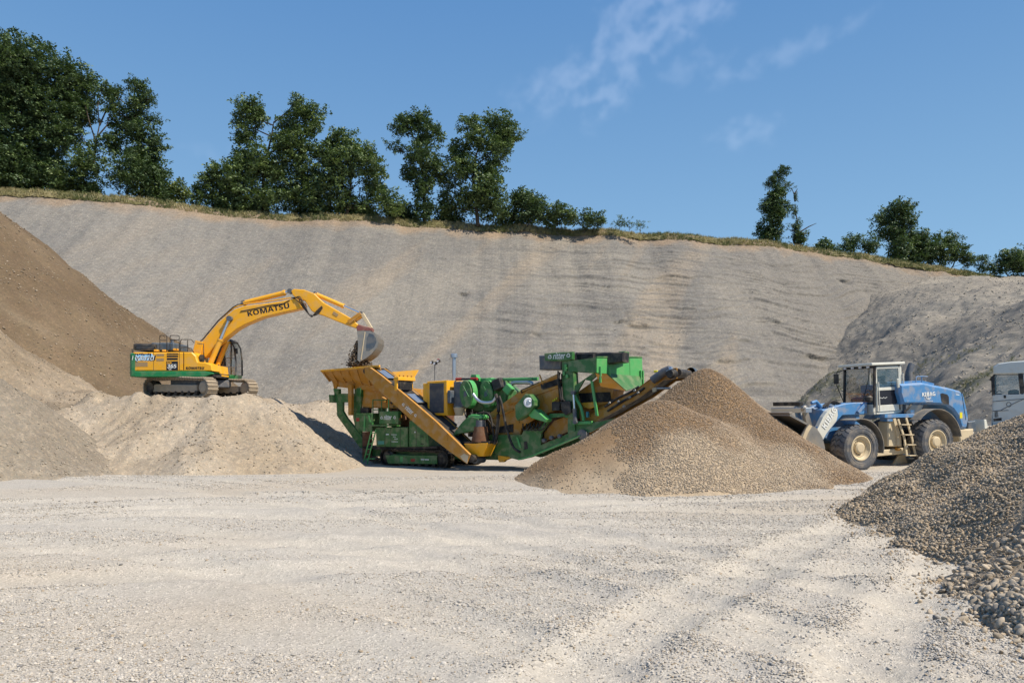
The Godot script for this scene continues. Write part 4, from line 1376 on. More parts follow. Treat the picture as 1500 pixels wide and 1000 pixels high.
# ---------------------------------------------------------------- excavator
func excavator() -> void:
	var e := Node3D.new()
	e.name = "excavator"
	add_child(e)
	e.position = Vector3(-16.3, 3.05, -37.8)
	tag(e, "yellow crawler excavator with a green counterweight, tipping its bucket into the crusher", "excavator")

	var u := Node3D.new()
	u.name = "undercarriage"
	e.add_child(u)
	u.position = Vector3(-16.4, 3.05, -37.8) - Vector3(-16.3, 3.05, -37.8)
	u.rotation_degrees = Vector3(0, -27, 0)
	for s in [-1, 1]:
		crawler(u, s * 1.30, 0.62, -1.95, 1.95, 0.50, 0.47, mats.track, mats.track)
	bx(u, "car_body", mats.grey, Vector3(0, 0.72, 0), Vector3(1.9, 0.42, 2.3), Vector3.ZERO, 0.05)
	var st := nb()
	lathe(st, [Vector2(0, 0.9), Vector2(0.72, 0.9), Vector2(0.72, 1.22), Vector2(0, 1.22)], Transform3D(Basis(Vector3.RIGHT, -PI / 2), Vector3.ZERO), 32)
	part(u, "swing_ring", st, mats.dark)

	var flat := Basis(Vector3(1, 0, 0), Vector3(0, 0, -1), Vector3(0, 1, 0))
	# house
	pr(e, "main_deck", mats.dark, pv([-3.09,1.22, 1.16,1.22, 1.16,1.01, -3.06,1.03]), -1.5, 1.42)
	pr(e, "engine_house", mats.yellow, pv([-2.9,2.25, -0.34,2.26, -0.34,1.31, -2.9,1.31]), -1.5, 1.55, 0.05)
	pr(e, "side_cover", mats.yellow, pv([-0.33,2.26, 0.09,2.26, 0.28,2.08, 0.38,1.77, 0.76,1.75, 1.08,1.63, 1.14,1.31, -0.33,1.31]), 0.52, 1.55, 0.04)
	pr(e, "front_deck", mats.yellow, pv([-0.82,1.94, 1.1,1.62, 1.17,1.09, -0.82,1.23]), -0.5, 0.5, 0.03)
	pr(e, "skirt", mats.exc_green, pv([-2.81,1.3, 0.74,1.3, 1.16,1.23, 1.16,1.16, 0.74,1.01, -2.81,1.01]), 0.6, 1.585, 0.03)
	pr(e, "skirt", mats.exc_green, pv([-2.81,1.3, 0.74,1.3, 0.74,1.01, -2.81,1.01]), -1.585, -0.6, 0.03)
	st = nb()
	var cw := PackedVector2Array()
	for k in 15:
		var a := -PI / 2 + PI * k / 14.0
		cw.append(Vector2(-2.78 - 0.42 * pow(cos(a), 0.6), 1.58 * signf(sin(a)) * pow(absf(sin(a)), 0.35)))
	prism(st, cw, 1.02, 2.22, Transform3D(flat, Vector3.ZERO), 0.05)
	part(e, "counterweight", st, mats.exc_green)
	bx(e, "engine_hood", mats.dark, Vector3(-2.56, 2.57, 0), Vector3(1.15, 0.34, 2.2), Vector3.ZERO, 0.06)
	for k in 4:
		bx(e, "hood_louvre", mats.grey, Vector3(-2.39, 2.53, 1.12) + Vector3(-0.1 + k * 0.0, -0.10 + k * 0.07, 0), Vector3(0.9, 0.025, 0.02), Vector3.ZERO, 0.0)
	bx(e, "exhaust_cover", mats.slate, Vector3(-1.7, 2.59, 0) + Vector3(0, 0, 0.1), Vector3(1.2, 0.42, 1.7), Vector3.ZERO, 0.06)
	tb(e, "exhaust_pipe", mats.grey, [Vector3(-1.49, 2.6, 0.3), Vector3(-1.49, 3.03, 0.3)], 0.08, 12)
	for q in [Vector3(-1.86, 2.37, 1.2), Vector3(-1.44, 2.36, 1.2), Vector3(-0.93, 2.43, 1.1)]:
		bx(e, "hood_latch", mats.yellow, q, Vector3(0.20, 0.10, 0.24), Vector3.ZERO, 0.03)
	# handrails on the roof of the engine house
	rail(e, "handrail", mats.dark, [[Vector3(-1.65, 2.3, 1.3), Vector3(-1.65, 3.1, 1.3), Vector3(-1.6, 3.13, 1.3), Vector3(-1.32, 3.13, 1.3), Vector3(-1.29, 3.1, 1.3), Vector3(-1.29, 2.3, 1.3)], [Vector3(-1.65, 2.88, 1.3), Vector3(-1.29, 2.88, 1.3)]])
	rail(e, "handrail", mats.dark, [[Vector3(-1.13, 2.3, 1.3), Vector3(-1.13, 3.09, 1.3), Vector3(-1.08, 3.13, 1.3), Vector3(-0.72, 3.13, 1.3), Vector3(-0.66, 3.09, 1.3), Vector3(-0.66, 2.3, 1.3)], [Vector3(-1.13, 2.9, 1.3), Vector3(-0.66, 2.9, 1.3)]])
	rail(e, "handrail", mats.dark, [[Vector3(-0.57, 2.34, 1.35), Vector3(-0.57, 2.86, 1.35), Vector3(-0.5, 2.92, 1.35), Vector3(-0.02, 2.92, 1.35), Vector3(0.12, 2.75, 1.35)], [Vector3(-0.21, 2.3, 1.35), Vector3(-0.21, 2.89, 1.35)], [Vector3(-0.57, 2.51, 1.35), Vector3(-0.29, 2.53, 1.35), Vector3(-0.02, 2.47, 1.35), Vector3(0.12, 2.23, 1.35)]])
	rail(e, "grab_rail", mats.dark, [[Vector3(0.66, 1.32, 1.5), Vector3(0.71, 1.53, 1.5), Vector3(0.67, 2.22, 1.5), Vector3(0.67, 2.67, 1.5), Vector3(0.36, 2.7, 1.5)]])
	# side panel details
	for q in [pv([-1.17,2.21, -0.58,2.21, -0.58,2.15, -1.17,2.15]), pv([-1.17,2.1, -0.6,2.1, -0.6,2.02, -1.17,2.02]), pv([-1.17,1.97, -0.62,1.97, -0.62,1.87, -1.17,1.87])]:
		pr(e, "stripe", mats.navy, q, 1.545, 1.558)
	var plate := pr(e, "model_plate", mats.navy, pv([-1.19,1.8, -0.61,1.8, -0.61,1.35, -1.19,1.35]), 1.545, 1.558)
	words(plate, "lettering", "365", mats.mark, Vector3(-0.91, 1.55, 1.56), 0.19, Basis.IDENTITY, 0.01, 0.15, 1.1)
	words(plate, "lettering", "HB", mats.yellow, Vector3(-1.04, 1.72, 1.56), 0.10, Basis.IDENTITY, 0.01, 0.0, 1.3)
	words(plate, "lettering", "LC", mats.mark, Vector3(-1, 1.41, 1.56), 0.09, Basis.IDENTITY, 0.01, 0.0, 1.1)
	var hyb := pr(e, "side_sticker", mats.skyblue, pv([-2.87,2.16, -1.93,2.19, -1.86,2.08, -1.89,1.83, -2.83,1.83]), 1.545, 1.557)
	for k in 9:
		pr(hyb, "print_mark", mats.navy, pv([-2.88 + k * 0.105, 2.10 + 0.03 * sin(k * 2.3), -2.80 + k * 0.105, 2.13, -2.81 + k * 0.105, 2.19 + 0.03 * cos(k * 1.7), -2.89 + k * 0.105, 2.20]), 1.555, 1.562)
	words(hyb, "lettering", "Hybrid", mats.navy, Vector3(-2.37, 1.97, 1.56), 0.235, Basis.IDENTITY, 0.008, 0.18, 1.25)
	words(hyb, "lettering", "Hybrid", mats.mark, Vector3(-2.37, 1.97, 1.57), 0.225, Basis.IDENTITY, 0.008, 0.18, 1.22, false)
	for q in [pv([-2.77,1.76, -2.14,1.76, -2.14,1.53, -2.77,1.53]), pv([-1.69,2.17, -1.31,2.17, -1.31,2.06, -1.69,2.06]), pv([-1.7,1.95, -1.32,1.95, -1.32,1.81, -1.7,1.81])]:
		pr(e, "vent_grille", mats.sand_grille, q, 1.545, 1.556)
	words(e, "lettering", "KOMATSU", mats.navy, Vector3(0.26, 1.46, 1.56), 0.125, Basis.IDENTITY, 0.008, 0.0, 1.15)
	for x in ["224.4", "262.4", "268"]:
		var px := float(x)
		bx(e, "panel_seam", mats.dark, Vector3((px - 750.0) / 28.97 + 16.3, 1.80, 1.552), Vector3(0.014, 0.9, 0.008), Vector3.ZERO, 0.0)
	bx(e, "work_lamp", mats.dark, Vector3(0.45, 1.96, 1.2), Vector3(0.24, 0.40, 0.18), Vector3.ZERO, 0.04)
	tb(e, "rear_mirror", mats.dark, [Vector3(-2.97, 2.26, 1.4), Vector3(-2.99, 2.44, 1.4)], 0.05, 8)
	# boom
	var boom := Node3D.new()
	boom.name = "boom"
	e.add_child(boom)
	var bo := pv([-0.38,2.42, -0.27,2.78, 0.07,2.93, 0.91,3.91, 1.74,4.6, 2.3,4.79, 3.46,4.91, 4.34,5.05, 4.94,5.19, 5.36,4.98, 5.41,4.78, 5.26,4.65, 4.39,4.46, 3.23,4.19, 2.3,3.81, 1.84,3.54, 1.14,2.98, 0.62,2.53, 0.26,2.1, -0.06,2.06])
	pr(boom, "boom_arm", mats.yellow, bo, -0.30, 0.30, 0.03)
	words(boom, "lettering", "KOMATSU", mats.navy, Vector3(3.54, 4.58, 0.3), 0.265, Basis(Vector3(0, 0, 1), deg_to_rad(11.5)), 0.012, 0.0, 1.32)
	rail(boom, "hydraulic_pipe", mats.yellow, [[Vector3(0.04, 3.02, 0.2), Vector3(0.87, 4.01, 0.2), Vector3(1.7, 4.7, 0.2), Vector3(2.26, 4.89, 0.2), Vector3(3.41, 5.03, 0.2), Vector3(4.7, 5.22, 0.2)], [Vector3(-0.13, 3.06, -0.2), Vector3(0.7, 4.05, -0.2), Vector3(1.55, 4.76, -0.2), Vector3(2.11, 4.95, -0.2), Vector3(3.27, 5.09, -0.2), Vector3(4.57, 5.29, -0.2)]], 0.035)
	rail(boom, "hose_line", mats.dark, [[Vector3(-0.27, 2.71, 0.3), Vector3(0.12, 3.05, 0.3), Vector3(0.94, 4.04, 0.3), Vector3(1.69, 4.71, 0.3), Vector3(1.94, 4.85, 0.3), Vector3(2.23, 4.89, 0.3)], [Vector3(2.09, 4.49, 0.31), Vector3(2.8, 4.63, 0.31), Vector3(3.52, 4.79, 0.31), Vector3(4.34, 4.9, 0.31), Vector3(4.66, 5.08, 0.31)]], 0.03)
	st = nb()
	for s in [-1, 1]:
		lathe(st, [Vector2(0, 0), Vector2(0.15, 0), Vector2(0.15, 0.12), Vector2(0.09, 0.15), Vector2(0, 0.15)], Transform3D(Basis(Vector3.UP, 0.0 if s > 0 else PI), Vector3(1.54, 4.1, 0) + Vector3(0, 0, 0.3 * s)), 18)
	part(boom, "pivot_pin", st, mats.grey)
	for s in [-1, 1]:
		ram(e, "boom_cylinder", Vector3(0.5, 1.69, 0) + Vector3(0.05, 0, 0.48 * s), Vector3(1.56, 4.1, 0) + Vector3(0, 0, 0.42 * s), 0.135, 0.55, mats.yellow)
	ram(e, "arm_cylinder", Vector3(2.15, 4.86, 0) + Vector3(0, 0.12, 0), Vector3(4.6, 5.59, 0), 0.13, 0.89, mats.yellow)
	bx(e, "boom_bracket", mats.yellow, Vector3(-0.13, 2.49, 0.38), Vector3(0.42, 0.9, 0.06), Vector3(0, 0, -12), 0.02)
	# arm
	var arm := Node3D.new()
	arm.name = "dipper_arm"
	e.add_child(arm)
	pr(arm, "arm_box", mats.yellow, pv([4.71,5.59, 4.86,5.68, 5.39,5.64, 5.93,5.44, 6.29,5.09, 6.43,4.96, 7.9,4.12, 8.22,3.82, 8.15,3.62, 7.68,3.77, 6.99,4.04, 6.39,4.29, 5.99,4.42, 5.79,4.52, 5.43,5.07, 4.96,5.19, 4.78,5.39]), -0.24, 0.24, 0.03)
	bx(arm, "service_plate", mats.sand_grille, Vector3(7.04, 4.36, 0.25), Vector3(0.30, 0.16, 0.02), Vector3(0, 0, -32), 0.01)
	ram(arm, "bucket_cylinder", Vector3(5.92, 5.45, 0), Vector3(8.34, 4.41, 0), 0.115, 0.62, mats.yellow)
	for s in [-1, 1]:
		st = nb()
		span(st, Vector3(7.73, 3.92, 0) + Vector3(0, 0, 0.30 * s), Vector3(8.38, 4.39, 0) + Vector3(0, 0, 0.30 * s), 0.06, 0.2, Vector3(0, 0, 1).cross(Vector3(0.8, 0.6, 0)))
		part(arm, "rocker_link", st, mats.ochre)
	st = nb()
	span(st, Vector3(8.4, 4.41, 0), Vector3(8.87, 3.63, 0), 0.34, 0.17, Vector3(0.85, 0.5, 0))
	part(arm, "bucket_link", st, mats.cream)
	for k in 4:
		var z := 0.30 + 0.03 * k
		tb(arm, "hose", mats.dark, [Vector3(4.74, 5.22, 0) + Vector3(0.1 * k, 0, z), Vector3(5.07, 5.07, 0) + Vector3(0.06 * k, 0.05 * k, z + 0.03), Vector3(5.39, 4.68, 0) + Vector3(0.05 * k, 0, z + 0.06), Vector3(5.72, 4.32, 0) + Vector3(0.03 * k, -0.04 * k, z + 0.03), Vector3(6.08, 4.32, 0) + Vector3(0, 0.06 * k, z), Vector3(6.36, 4.68, 0) + Vector3(0, 0.03 * k, z - 0.05)], 0.026, 7, true)
	# bucket
	var b := Node3D.new()
	b.name = "bucket"
	e.add_child(b)
	pr(b, "coupler", mats.worn_red, pv([8.14,3.72, 8.28,3.81, 8.53,3.74, 8.82,3.67, 8.99,3.61, 8.96,3.47, 8.17,3.48]), -0.26, 0.26, 0.02)
	var side := pv([8.3,3.42, 8.94,3.42, 9.2,3.3, 9.38,3.05, 9.41,2.8, 9.29,2.52, 9.04,2.22, 8.7,1.97, 8.42,1.82, 8.32,1.92, 8.35,2.7])
	for s in [-1.0, 1.0]:
		pr(b, "side_plate", mats.steel, side, s * 0.80 - 0.025, s * 0.80 + 0.025, 0.0)
	var shell := pv([8.94,3.42, 9.2,3.3, 9.38,3.05, 9.41,2.8, 9.29,2.52, 9.04,2.22, 8.7,1.97, 8.42,1.82, 8.39,1.88, 8.65,2.03, 8.98,2.27, 9.22,2.56, 9.33,2.8, 9.3,3.01, 9.15,3.23, 8.9,3.37])
	pr(b, "shell", mats.steel, shell, -0.80, 0.80)
	for k in 6:
		var z := -0.66 + 0.264 * k
		var wear := pv([8.94,3.44, 9.21,3.32, 9.41,3.06, 9.44,2.8, 9.32,2.5, 9.07,2.2, 8.72,1.95, 8.7,1.97, 9.04,2.22, 9.29,2.52, 9.41,2.8, 9.38,3.05, 9.2,3.3, 8.94,3.42])
		pr(b, "wear_strip", mats.steel, wear, z - 0.05, z + 0.05)
	pr(b, "side_window", mats.slate, pv([8.92,3.29, 9.12,3.24, 9.28,3.05, 9.3,2.84, 9.19,2.59, 8.94,2.4, 8.78,2.41, 8.78,2.69, 8.82,3.08]), 0.824, 0.838)
	st = nb()
	span(st, Vector3(8.71, 3.36, 0.83), Vector3(8.5, 1.92, 0.83), 0.03, 0.05)
	part(b, "side_rib", st, mats.cream)
	for k in 5:
		st = nb()
		var z := -0.66 + 0.33 * k
		span(st, Vector3(8.25, 1.91, 0) + Vector3(0, 0, z), Vector3(8, 1.78, 0) + Vector3(0, 0, z), 0.12, 0.07)
		part(b, "tooth", st, mats.steel)
	# cab on the far side
	var cab := Node3D.new()
	cab.name = "cab"
	e.add_child(cab)
	pr(cab, "cab_floor", mats.exc_green, pv([0.45,1.21, 1.51,1.21, 1.43,0.96, 0.96,0.96]), -1.52, -0.55, 0.03)
	pr(cab, "cab_back", mats.dark, pv([0.27,3, 0.49,3.04, 0.49,1.21, 0.27,1.21]), -1.5, -0.57)
	pr(cab, "cab_roof", mats.dark, pv([0.27,3.11, 1.11,3.15, 1.29,3.02, 1.25,2.95, 0.27,2.95]), -1.52, -0.55, 0.03)
	pr(cab, "lower_panel", mats.yellow, pv([0.49,1.58, 0.96,1.58, 0.96,1.21, 0.49,1.21]), -0.60, -0.55)
	for z in [-1.5, -0.59]:
		st = nb()
		for q in [[Vector3(1.22, 3.04, -0.55), Vector3(1.4, 2.71, -0.55), Vector3(1.49, 2.05, -0.55), Vector3(1.49, 1.21, -0.55)], [Vector3(0.89, 3, -0.55), Vector3(0.89, 1.21, -0.55)]]:
			var w := []
			for p in q: w.append(Vector3(p.x, p.y, z))
			tube(st, w, 0.045, 8)
		part(cab, "pillar", st, mats.dark)
		pr(cab, "side_pane", mats.glass, pv([0.49,2.97, 1.22,2.97, 1.38,2.67, 1.47,2.05, 1.48,1.21, 0.49,1.21]), z - 0.004, z + 0.004)
	st = nb()
	for y in [512, 521, 530, 539]:
		pass
	var front := [Vector3(1.23, 2.97, -0.55), Vector3(1.4, 2.69, -0.55), Vector3(1.48, 2.05, -0.55), Vector3(1.49, 1.21, -0.55)]
	for k in 3:
		quad(st, Vector3(front[k].x, front[k].y, -1.48), Vector3(front[k + 1].x, front[k + 1].y, -1.48), Vector3(front[k + 1].x, front[k + 1].y, -0.60), Vector3(front[k].x, front[k].y, -0.60))
	part(cab, "windscreen", st, mats.glass)
	rail(cab, "guard_bar", mats.grey, [[Vector3(0.57, 2.16, -0.52), Vector3(1.01, 2.12, -0.52), Vector3(1.45, 2.09, -0.52)], [Vector3(0.57, 1.69, -0.52), Vector3(1.01, 1.65, -0.52), Vector3(1.48, 1.61, -0.52)], [Vector3(1.5, 2.05, -0.52), Vector3(1.51, 1.21, -0.52)]], 0.02)
	bx(cab, "operator_seat", mats.dark, Vector3(0.46, 1.75, -1.05), Vector3(0.5, 0.9, 0.55), Vector3.ZERO, 0.08)
	tb(cab, "mirror_arm", mats.dark, [Vector3(1.42, 2.56, -0.5), Vector3(1.55, 2.59, -0.45), Vector3(1.58, 2.34, -0.45)], 0.02, 6)
	bx(cab, "mirror", mats.dark, Vector3(1.58, 2.48, -0.45), Vector3(0.10, 0.30, 0.18), Vector3.ZERO, 0.03)

	# earth tipping out of the bucket
	var soil := Node3D.new()
	soil.name = "falling_soil"
	add_child(soil)
	soil.position = Vector3(-16.3, 3.05, -37.8)
	tag(soil, "brown earth pouring from the excavator bucket into the crusher hopper", "soil", "", "stuff")
	var r := RandomNumberGenerator.new()
	r.seed = 88
	var lots := []
	var cols := PackedColorArray()
	var top := Vector3(8.34, 2.95, 0)
	var foot := Vector3(8.27, 1.62, 0)
	for k in 5200:
		var t := pow(r.randf(), 0.8)
		var w := lerpf(0.10, 0.52, t) * (1.0 if t < 0.85 else 1.1)
		var p := top.lerp(foot, t) + Vector3(r.randfn() * w * 0.5 - 0.05, 0, clampf(r.randfn() * 0.35, -0.72, 0.72))
		p.x = minf(p.x, top.x + 0.05 + t * 0.55)
		var s := r.randf_range(0.015, 0.07)
		lots.append(Transform3D(Basis.from_euler(Vector3(r.randf() * TAU, r.randf() * TAU, 0)).scaled(Vector3.ONE * s), p))
		cols.append(Color(0.15, 0.11, 0.07).lerp(Color(0.27, 0.205, 0.14), r.randf()))
	many(soil, "earth_clods", rock_mesh(5, 0.8, 0), mats.stone, lots, cols)


# ---------------------------------------------------------------- mobile crusher
func plate4(parent: Node, called: String, m: Material, a: Vector3, b: Vector3, c: Vector3, d: Vector3, thick := 0.04) -> MeshInstance3D:
	# a flat four-sided sheet of metal with thickness
	var n := (c - a).cross(d - b).normalized() * thick * 0.5
	var st := nb()
	var mid := (a + b + c + d) * 0.25
	quad(st, a + n, b + n, c + n, d + n, mid)
	quad(st, a - n, b - n, c - n, d - n, mid)
	for e in [[a, b], [b, c], [c, d], [d, a]]:
		quad(st, e[0] + n, e[1] + n, e[1] - n, e[0] - n, mid)
	return part(parent, called, st, m)

func group(parent: Node, called: String) -> Node3D:
	var o := Node3D.new()
	o.name = called
	parent.add_child(o, true)
	return o

func shift(p: Array, z: float) -> Array:
	var o := []
	for q in p: o.append(Vector3(q.x, q.y, z))
	return o

func belt_conveyor(parent: Node, called: String, near: Array, far_z: float, depth: float, m: Material, outline := PackedVector2Array()) -> Node3D:
	# near: points along the near channel's upper edge; the belt runs level across to far_z
	var c := group(parent, called)
	var z0: float = near[0].z
	for z in [z0, far_z]:
		var poly := PackedVector2Array()
		for p in near: poly.append(Vector2(p.x, p.y))
		for k in range(near.size() - 1, -1, -1): poly.append(Vector2(near[k].x, near[k].y - depth))
		if outline.size() > 0: poly = outline
		pr(c, "side_channel", m, poly, z - 0.04, z + 0.04, 0.012)
		var st := nb()
		for k in near.size() - 1:
			span(st, Vector3(near[k].x, near[k].y + 0.012, z), Vector3(near[k + 1].x, near[k + 1].y + 0.012, z), 0.16, 0.024)
			if outline.size() == 0: span(st, Vector3(near[k].x, near[k].y - depth, z), Vector3(near[k + 1].x, near[k + 1].y - depth, z), 0.14, 0.024)
		part(c, "flange", st, m)
	# the belt is troughed: flat in the middle and turned up at its edges
	var st := nb()
	var lo := minf(z0, far_z)
	var hi := maxf(z0, far_z)
	var cut := [[lo + 0.06, 0.02], [lerpf(lo, hi, 0.3), -0.16], [lerpf(lo, hi, 0.7), -0.16], [hi - 0.06, 0.02]]
	for k in near.size() - 1:
		for j in 3:
			var q := []
			for w in [[k, j], [k + 1, j], [k + 1, j + 1], [k, j + 1]]:
				q.append(Vector3(near[w[0]].x, near[w[0]].y + cut[w[1]][1], cut[w[1]][0]))
			quad(st, q[0], q[1], q[2], q[3])
		quad(st, Vector3(near[k].x, near[k].y - depth * 0.8, lo + 0.08), Vector3(near[k + 1].x, near[k + 1].y - depth * 0.8, lo + 0.08), Vector3(near[k + 1].x, near[k + 1].y - depth * 0.8, hi - 0.08), Vector3(near[k].x, near[k].y - depth * 0.8, hi - 0.08))
	part(c, "belt", st, mats.rubber)
	for e in [0, near.size() - 1]:
		st = nb()
		lathe(st, [Vector2(0, lo + 0.05), Vector2(depth * 0.42, lo + 0.05), Vector2(depth * 0.42, hi - 0.05), Vector2(0, hi - 0.05)], Transform3D(Basis.IDENTITY, Vector3(near[e].x, near[e].y - depth * 0.42, 0)), 20)
		part(c, "end_drum", st, mats.dark)
	return c

func crusher() -> void:
	var c := Node3D.new()
	c.name = "crusher"
	add_child(c)
	c.position = Vector3(-4.1, -0.47, -36.8)
	c.rotation_degrees = Vector3(0, -32, 0)
	tag(c, "green and yellow tracked mobile crusher with belts and screen", "crusher")
	var G: Material = mats.green
	var Y: Material = mats.ochre
	var st: SurfaceTool

	# crawlers and chassis
	for s in [-1, 1]:
		var holder := group(c, "undercarriage")
		crawler(holder, s * 1.22, 0.52, Vector3(-1.78, 0.37, 1.48).x, Vector3(1.67, 0.36, 1.48).x, 0.46, 0.46, mats.dark_track, mats.green, 0.16, 0.0)
		if s > 0:
			pr(holder, "track_guard", G, pv([-1.85,0.56, 1.48,0.65, 1.48,0.24, -1.67,0.13]), 1.46, 1.50, 0.01)
			pr(holder, "guard_tab", mats.light_green, pv([-0.85,0.52, -0.67,0.53, -0.67,0.26, -0.85,0.25]), 1.495, 1.512)
			for k in 9: bx(holder, "print_mark", mats.mark, Vector3(0.51, 0.43, 1.5) + Vector3(0.052 * k + (0.03 if k > 3 else 0.0), 0, 0), Vector3(0.034, 0.07, 0.012), Vector3(0, 0, -8 if k % 2 else 6), 0.0)
			pr(holder, "warning_mark", mats.red, pv([-0.16,0.43, 0.1,0.44, 0.1,0.3, -0.16,0.29]), 1.498, 1.508)
	pr(c, "chassis_beam", G, pv([-3.94,0.88, 4.9,0.84, 4.9,0.52, -3.94,0.41]), 0.72, 0.92, 0.02)
	pr(c, "chassis_beam", G, pv([-3.94,0.88, 4.9,0.84, 4.9,0.52, -3.94,0.41]), -0.92, -0.72, 0.02)
	bx(c, "cross_deck", mats.dark, Vector3(-1.04, 0.91, 0), Vector3(5.2, 0.12, 2.5), Vector3.ZERO, 0.0)

	# feed hopper: flared sides with gussets
	var hop := group(c, "feed_hopper")
	var ta := Vector3(-6, 4.94, 1.95)
	var tb_ := Vector3(-1.81, 5.07, 1.95)
	var ba := Vector3(-6.27, 4.47, 1.15)
	var bb := Vector3(-2.08, 4.07, 1.15)
	var mz := func(p: Vector3) -> Vector3: return Vector3(p.x, p.y, -p.z)
	plate4(hop, "side_wall", Y, ta, tb_, bb, ba, 0.05)
	plate4(hop, "side_wall", mats.yellow, mz.call(ta), mz.call(tb_) + Vector3(-0.7, 0, 0), mz.call(bb) + Vector3(-0.5, 0, 0), mz.call(ba), 0.05)  # sunlit inner face, painted in a brighter yellow than the near wall
	plate4(hop, "end_wall", Y, ta, mz.call(ta), mz.call(ba), ba, 0.05)
	st = nb()
	span(st, ta, tb_, 0.10, 0.10)
	span(st, ta, mz.call(ta), 0.10, 0.10)
	part(hop, "rim_bar", st, mats.yellow)
	for k in 7:
		st = nb()
		var t := (k + 0.35) / 7.0
		var p0 := ta.lerp(tb_, t)
		var p1 := ba.lerp(bb, t)
		var out := Vector3(0, -0.6, 0.75).normalized()
		var w := 0.16
		prism(st, pv([0, 0, p0.distance_to(p1), 0, p0.distance_to(p1) * 0.93, w, p0.distance_to(p1) * 0.12, w * 0.6]), -0.02, 0.02, Transform3D(Basis((p1 - p0).normalized(), out, (p1 - p0).normalized().cross(out)), p0))
		part(hop, "gusset", st, Y)
	pr(hop, "hopper_box", Y, pv([-6.17,4.51, -2.12,4.07, -2.4,3.79, -5.86,4.13]), -1.1, 1.1, 0.02)
	pr(hop, "hopper_foot", Y, pv([-6.04,4.62, -5.48,4.59, -5.68,4.02, -5.86,4.02]), 1.08, 1.16)
	pr(hop, "hopper_foot", Y, pv([-4.47,4.33, -3.97,4.28, -4.22,3.96, -4.34,3.96]), 1.08, 1.16)
	pr(hop, "hopper_leg", Y, pv([-4.55,4.21, -4.26,4.2, -4.27,2.58, -4.51,2.58]), 1.25, 1.45, 0.02)
	pr(hop, "hopper_leg", Y, pv([-7.24,4.34, -6.93,4.33, -6.94,2.55, -7.2,2.55]), -1.45, -1.25, 0.02)
	pr(hop, "feeder_trough", Y, pv([-4.04,4.25, -3.26,4.16, -0.7,3.91, -0.7,2.87, -3.11,3.01, -3.5,2.96, -4.09,3.02, -3.91,3.6]), -0.95, 0.95, 0.04)
	bx(hop, "feeder_spring", mats.dark, Vector3(-3.74, 2.83, 0.9), Vector3(0.6, 0.3, 0.3), Vector3.ZERO, 0.03)
	# green stand under the hopper
	var stand := group(c, "hopper_stand")
	pr(stand, "end_beam", G, pv([-6.17,3.69, -5.81,3.68, -5.81,3.26, -6.12,3.26]), 0.9, 1.25, 0.02)
	pr(stand, "cross_beam", G, pv([-5.91,3.76, -3.94,3.72, -3.94,3.27, -5.91,3.28]), -1.1, 1.1, 0.02)
	pr(stand, "beam_bracket", G, pv([-5.91,4.02, -5.52,4, -5.52,3.72, -5.83,3.72]), 0.95, 1.15)
	pr(stand, "beam_bracket", G, pv([-4.34,4.03, -3.89,4.02, -3.89,3.7, -4.34,3.71]), 0.95, 1.15)
	for s in [1.0, -1.0]:
		pr(stand, "swan_neck", G, pv([-5.75,3.31, -5.29,3.31, -5.29,2.8, -4.99,2.43, -4.29,1.82, -3.84,1.39, -3.84,0.81, -4.04,0.88, -5.7,2.54]), s * 1.0 - 0.09, s * 1.0 + 0.09, 0.015)
		pr(stand, "upright", G, pv([-4.58,3.38, -3.94,3.38, -4.04,2.65, -3.94,1.42, -4.34,1.78, -4.54,2.43]), s * 0.98 - 0.06, s * 0.98 + 0.06, 0.0)
	pr(stand, "valve_box", G, pv([-4.14,2.67, -2.98,2.69, -2.98,1.73, -3.89,1.72, -4.16,1.89]), 0.5, 1.25, 0.03)
	pr(stand, "box_edge", mats.light_green, pv([-3.53,2.55, -3.45,2.55, -3.47,1.73, -3.58,1.72]), 1.245, 1.275)
	pr(stand, "box_edge", mats.light_green, pv([-3.26,2.58, -3.18,2.58, -3.08,2.28, -3.03,2.23, -3.17,2.23]), 1.245, 1.275)
	pr(stand, "warning_mark", mats.red, pv([-4.11,2.44, -3.88,2.44, -3.88,2.26, -4.11,2.26]), 1.245, 1.262)
	pr(stand, "rubber_flap", mats.rust, pv([-3.72,1.7, -3.17,1.73, -3.22,0.16, -3.74,0.18]), 1.0, 1.2, 0.02)
	# ladder
	var lad := group(c, "ladder")
	for q in [[Vector3(-2.41, 1.83, 1.9), Vector3(-2.98, 0.1, 1.9)], [Vector3(-2.11, 1.87, 1.9), Vector3(-2.71, 0.11, 1.9)]]:
		st = nb()
		span(st, q[0], q[1], 0.05, 0.06)
		part(lad, "rail", st, mats.light_green)
	for k in 6:
		var t := (k + 0.6) / 6.4
		var a := Vector3(-2.41, 1.83, 1.9).lerp(Vector3(-2.98, 0.1, 1.9), t)
		var b := Vector3(-2.11, 1.87, 1.9).lerp(Vector3(-2.71, 0.11, 1.9), t)
		tb(lad, "rung", mats.light_green, [a, b], 0.022, 8)
	st = nb()
	tube(st, [Vector3(-2.76, 0.36, 1.88), Vector3(-2.2, 0.38, 1.88)], 0.03, 6)
	part(lad, "stay", st, mats.light_green)
	# platform rails
	rail(c, "platform_rail", G, [[Vector3(-2.69, 2.2, 1.5), Vector3(-2.69, 3.38, 1.5)], [Vector3(-2.09, 2.24, 1.5), Vector3(-2.09, 3.38, 1.5)], [Vector3(-2.69, 3.38, 1.5), Vector3(-1.76, 3.36, 1.5)], [Vector3(-2.69, 2.87, 1.5), Vector3(-2.23, 2.87, 1.5)]], 0.03)
	rail(c, "platform_rail", mats.light_green, [[Vector3(-1.57, 2.8, 1.55), Vector3(-1.58, 3.42, 1.55)]], 0.03)
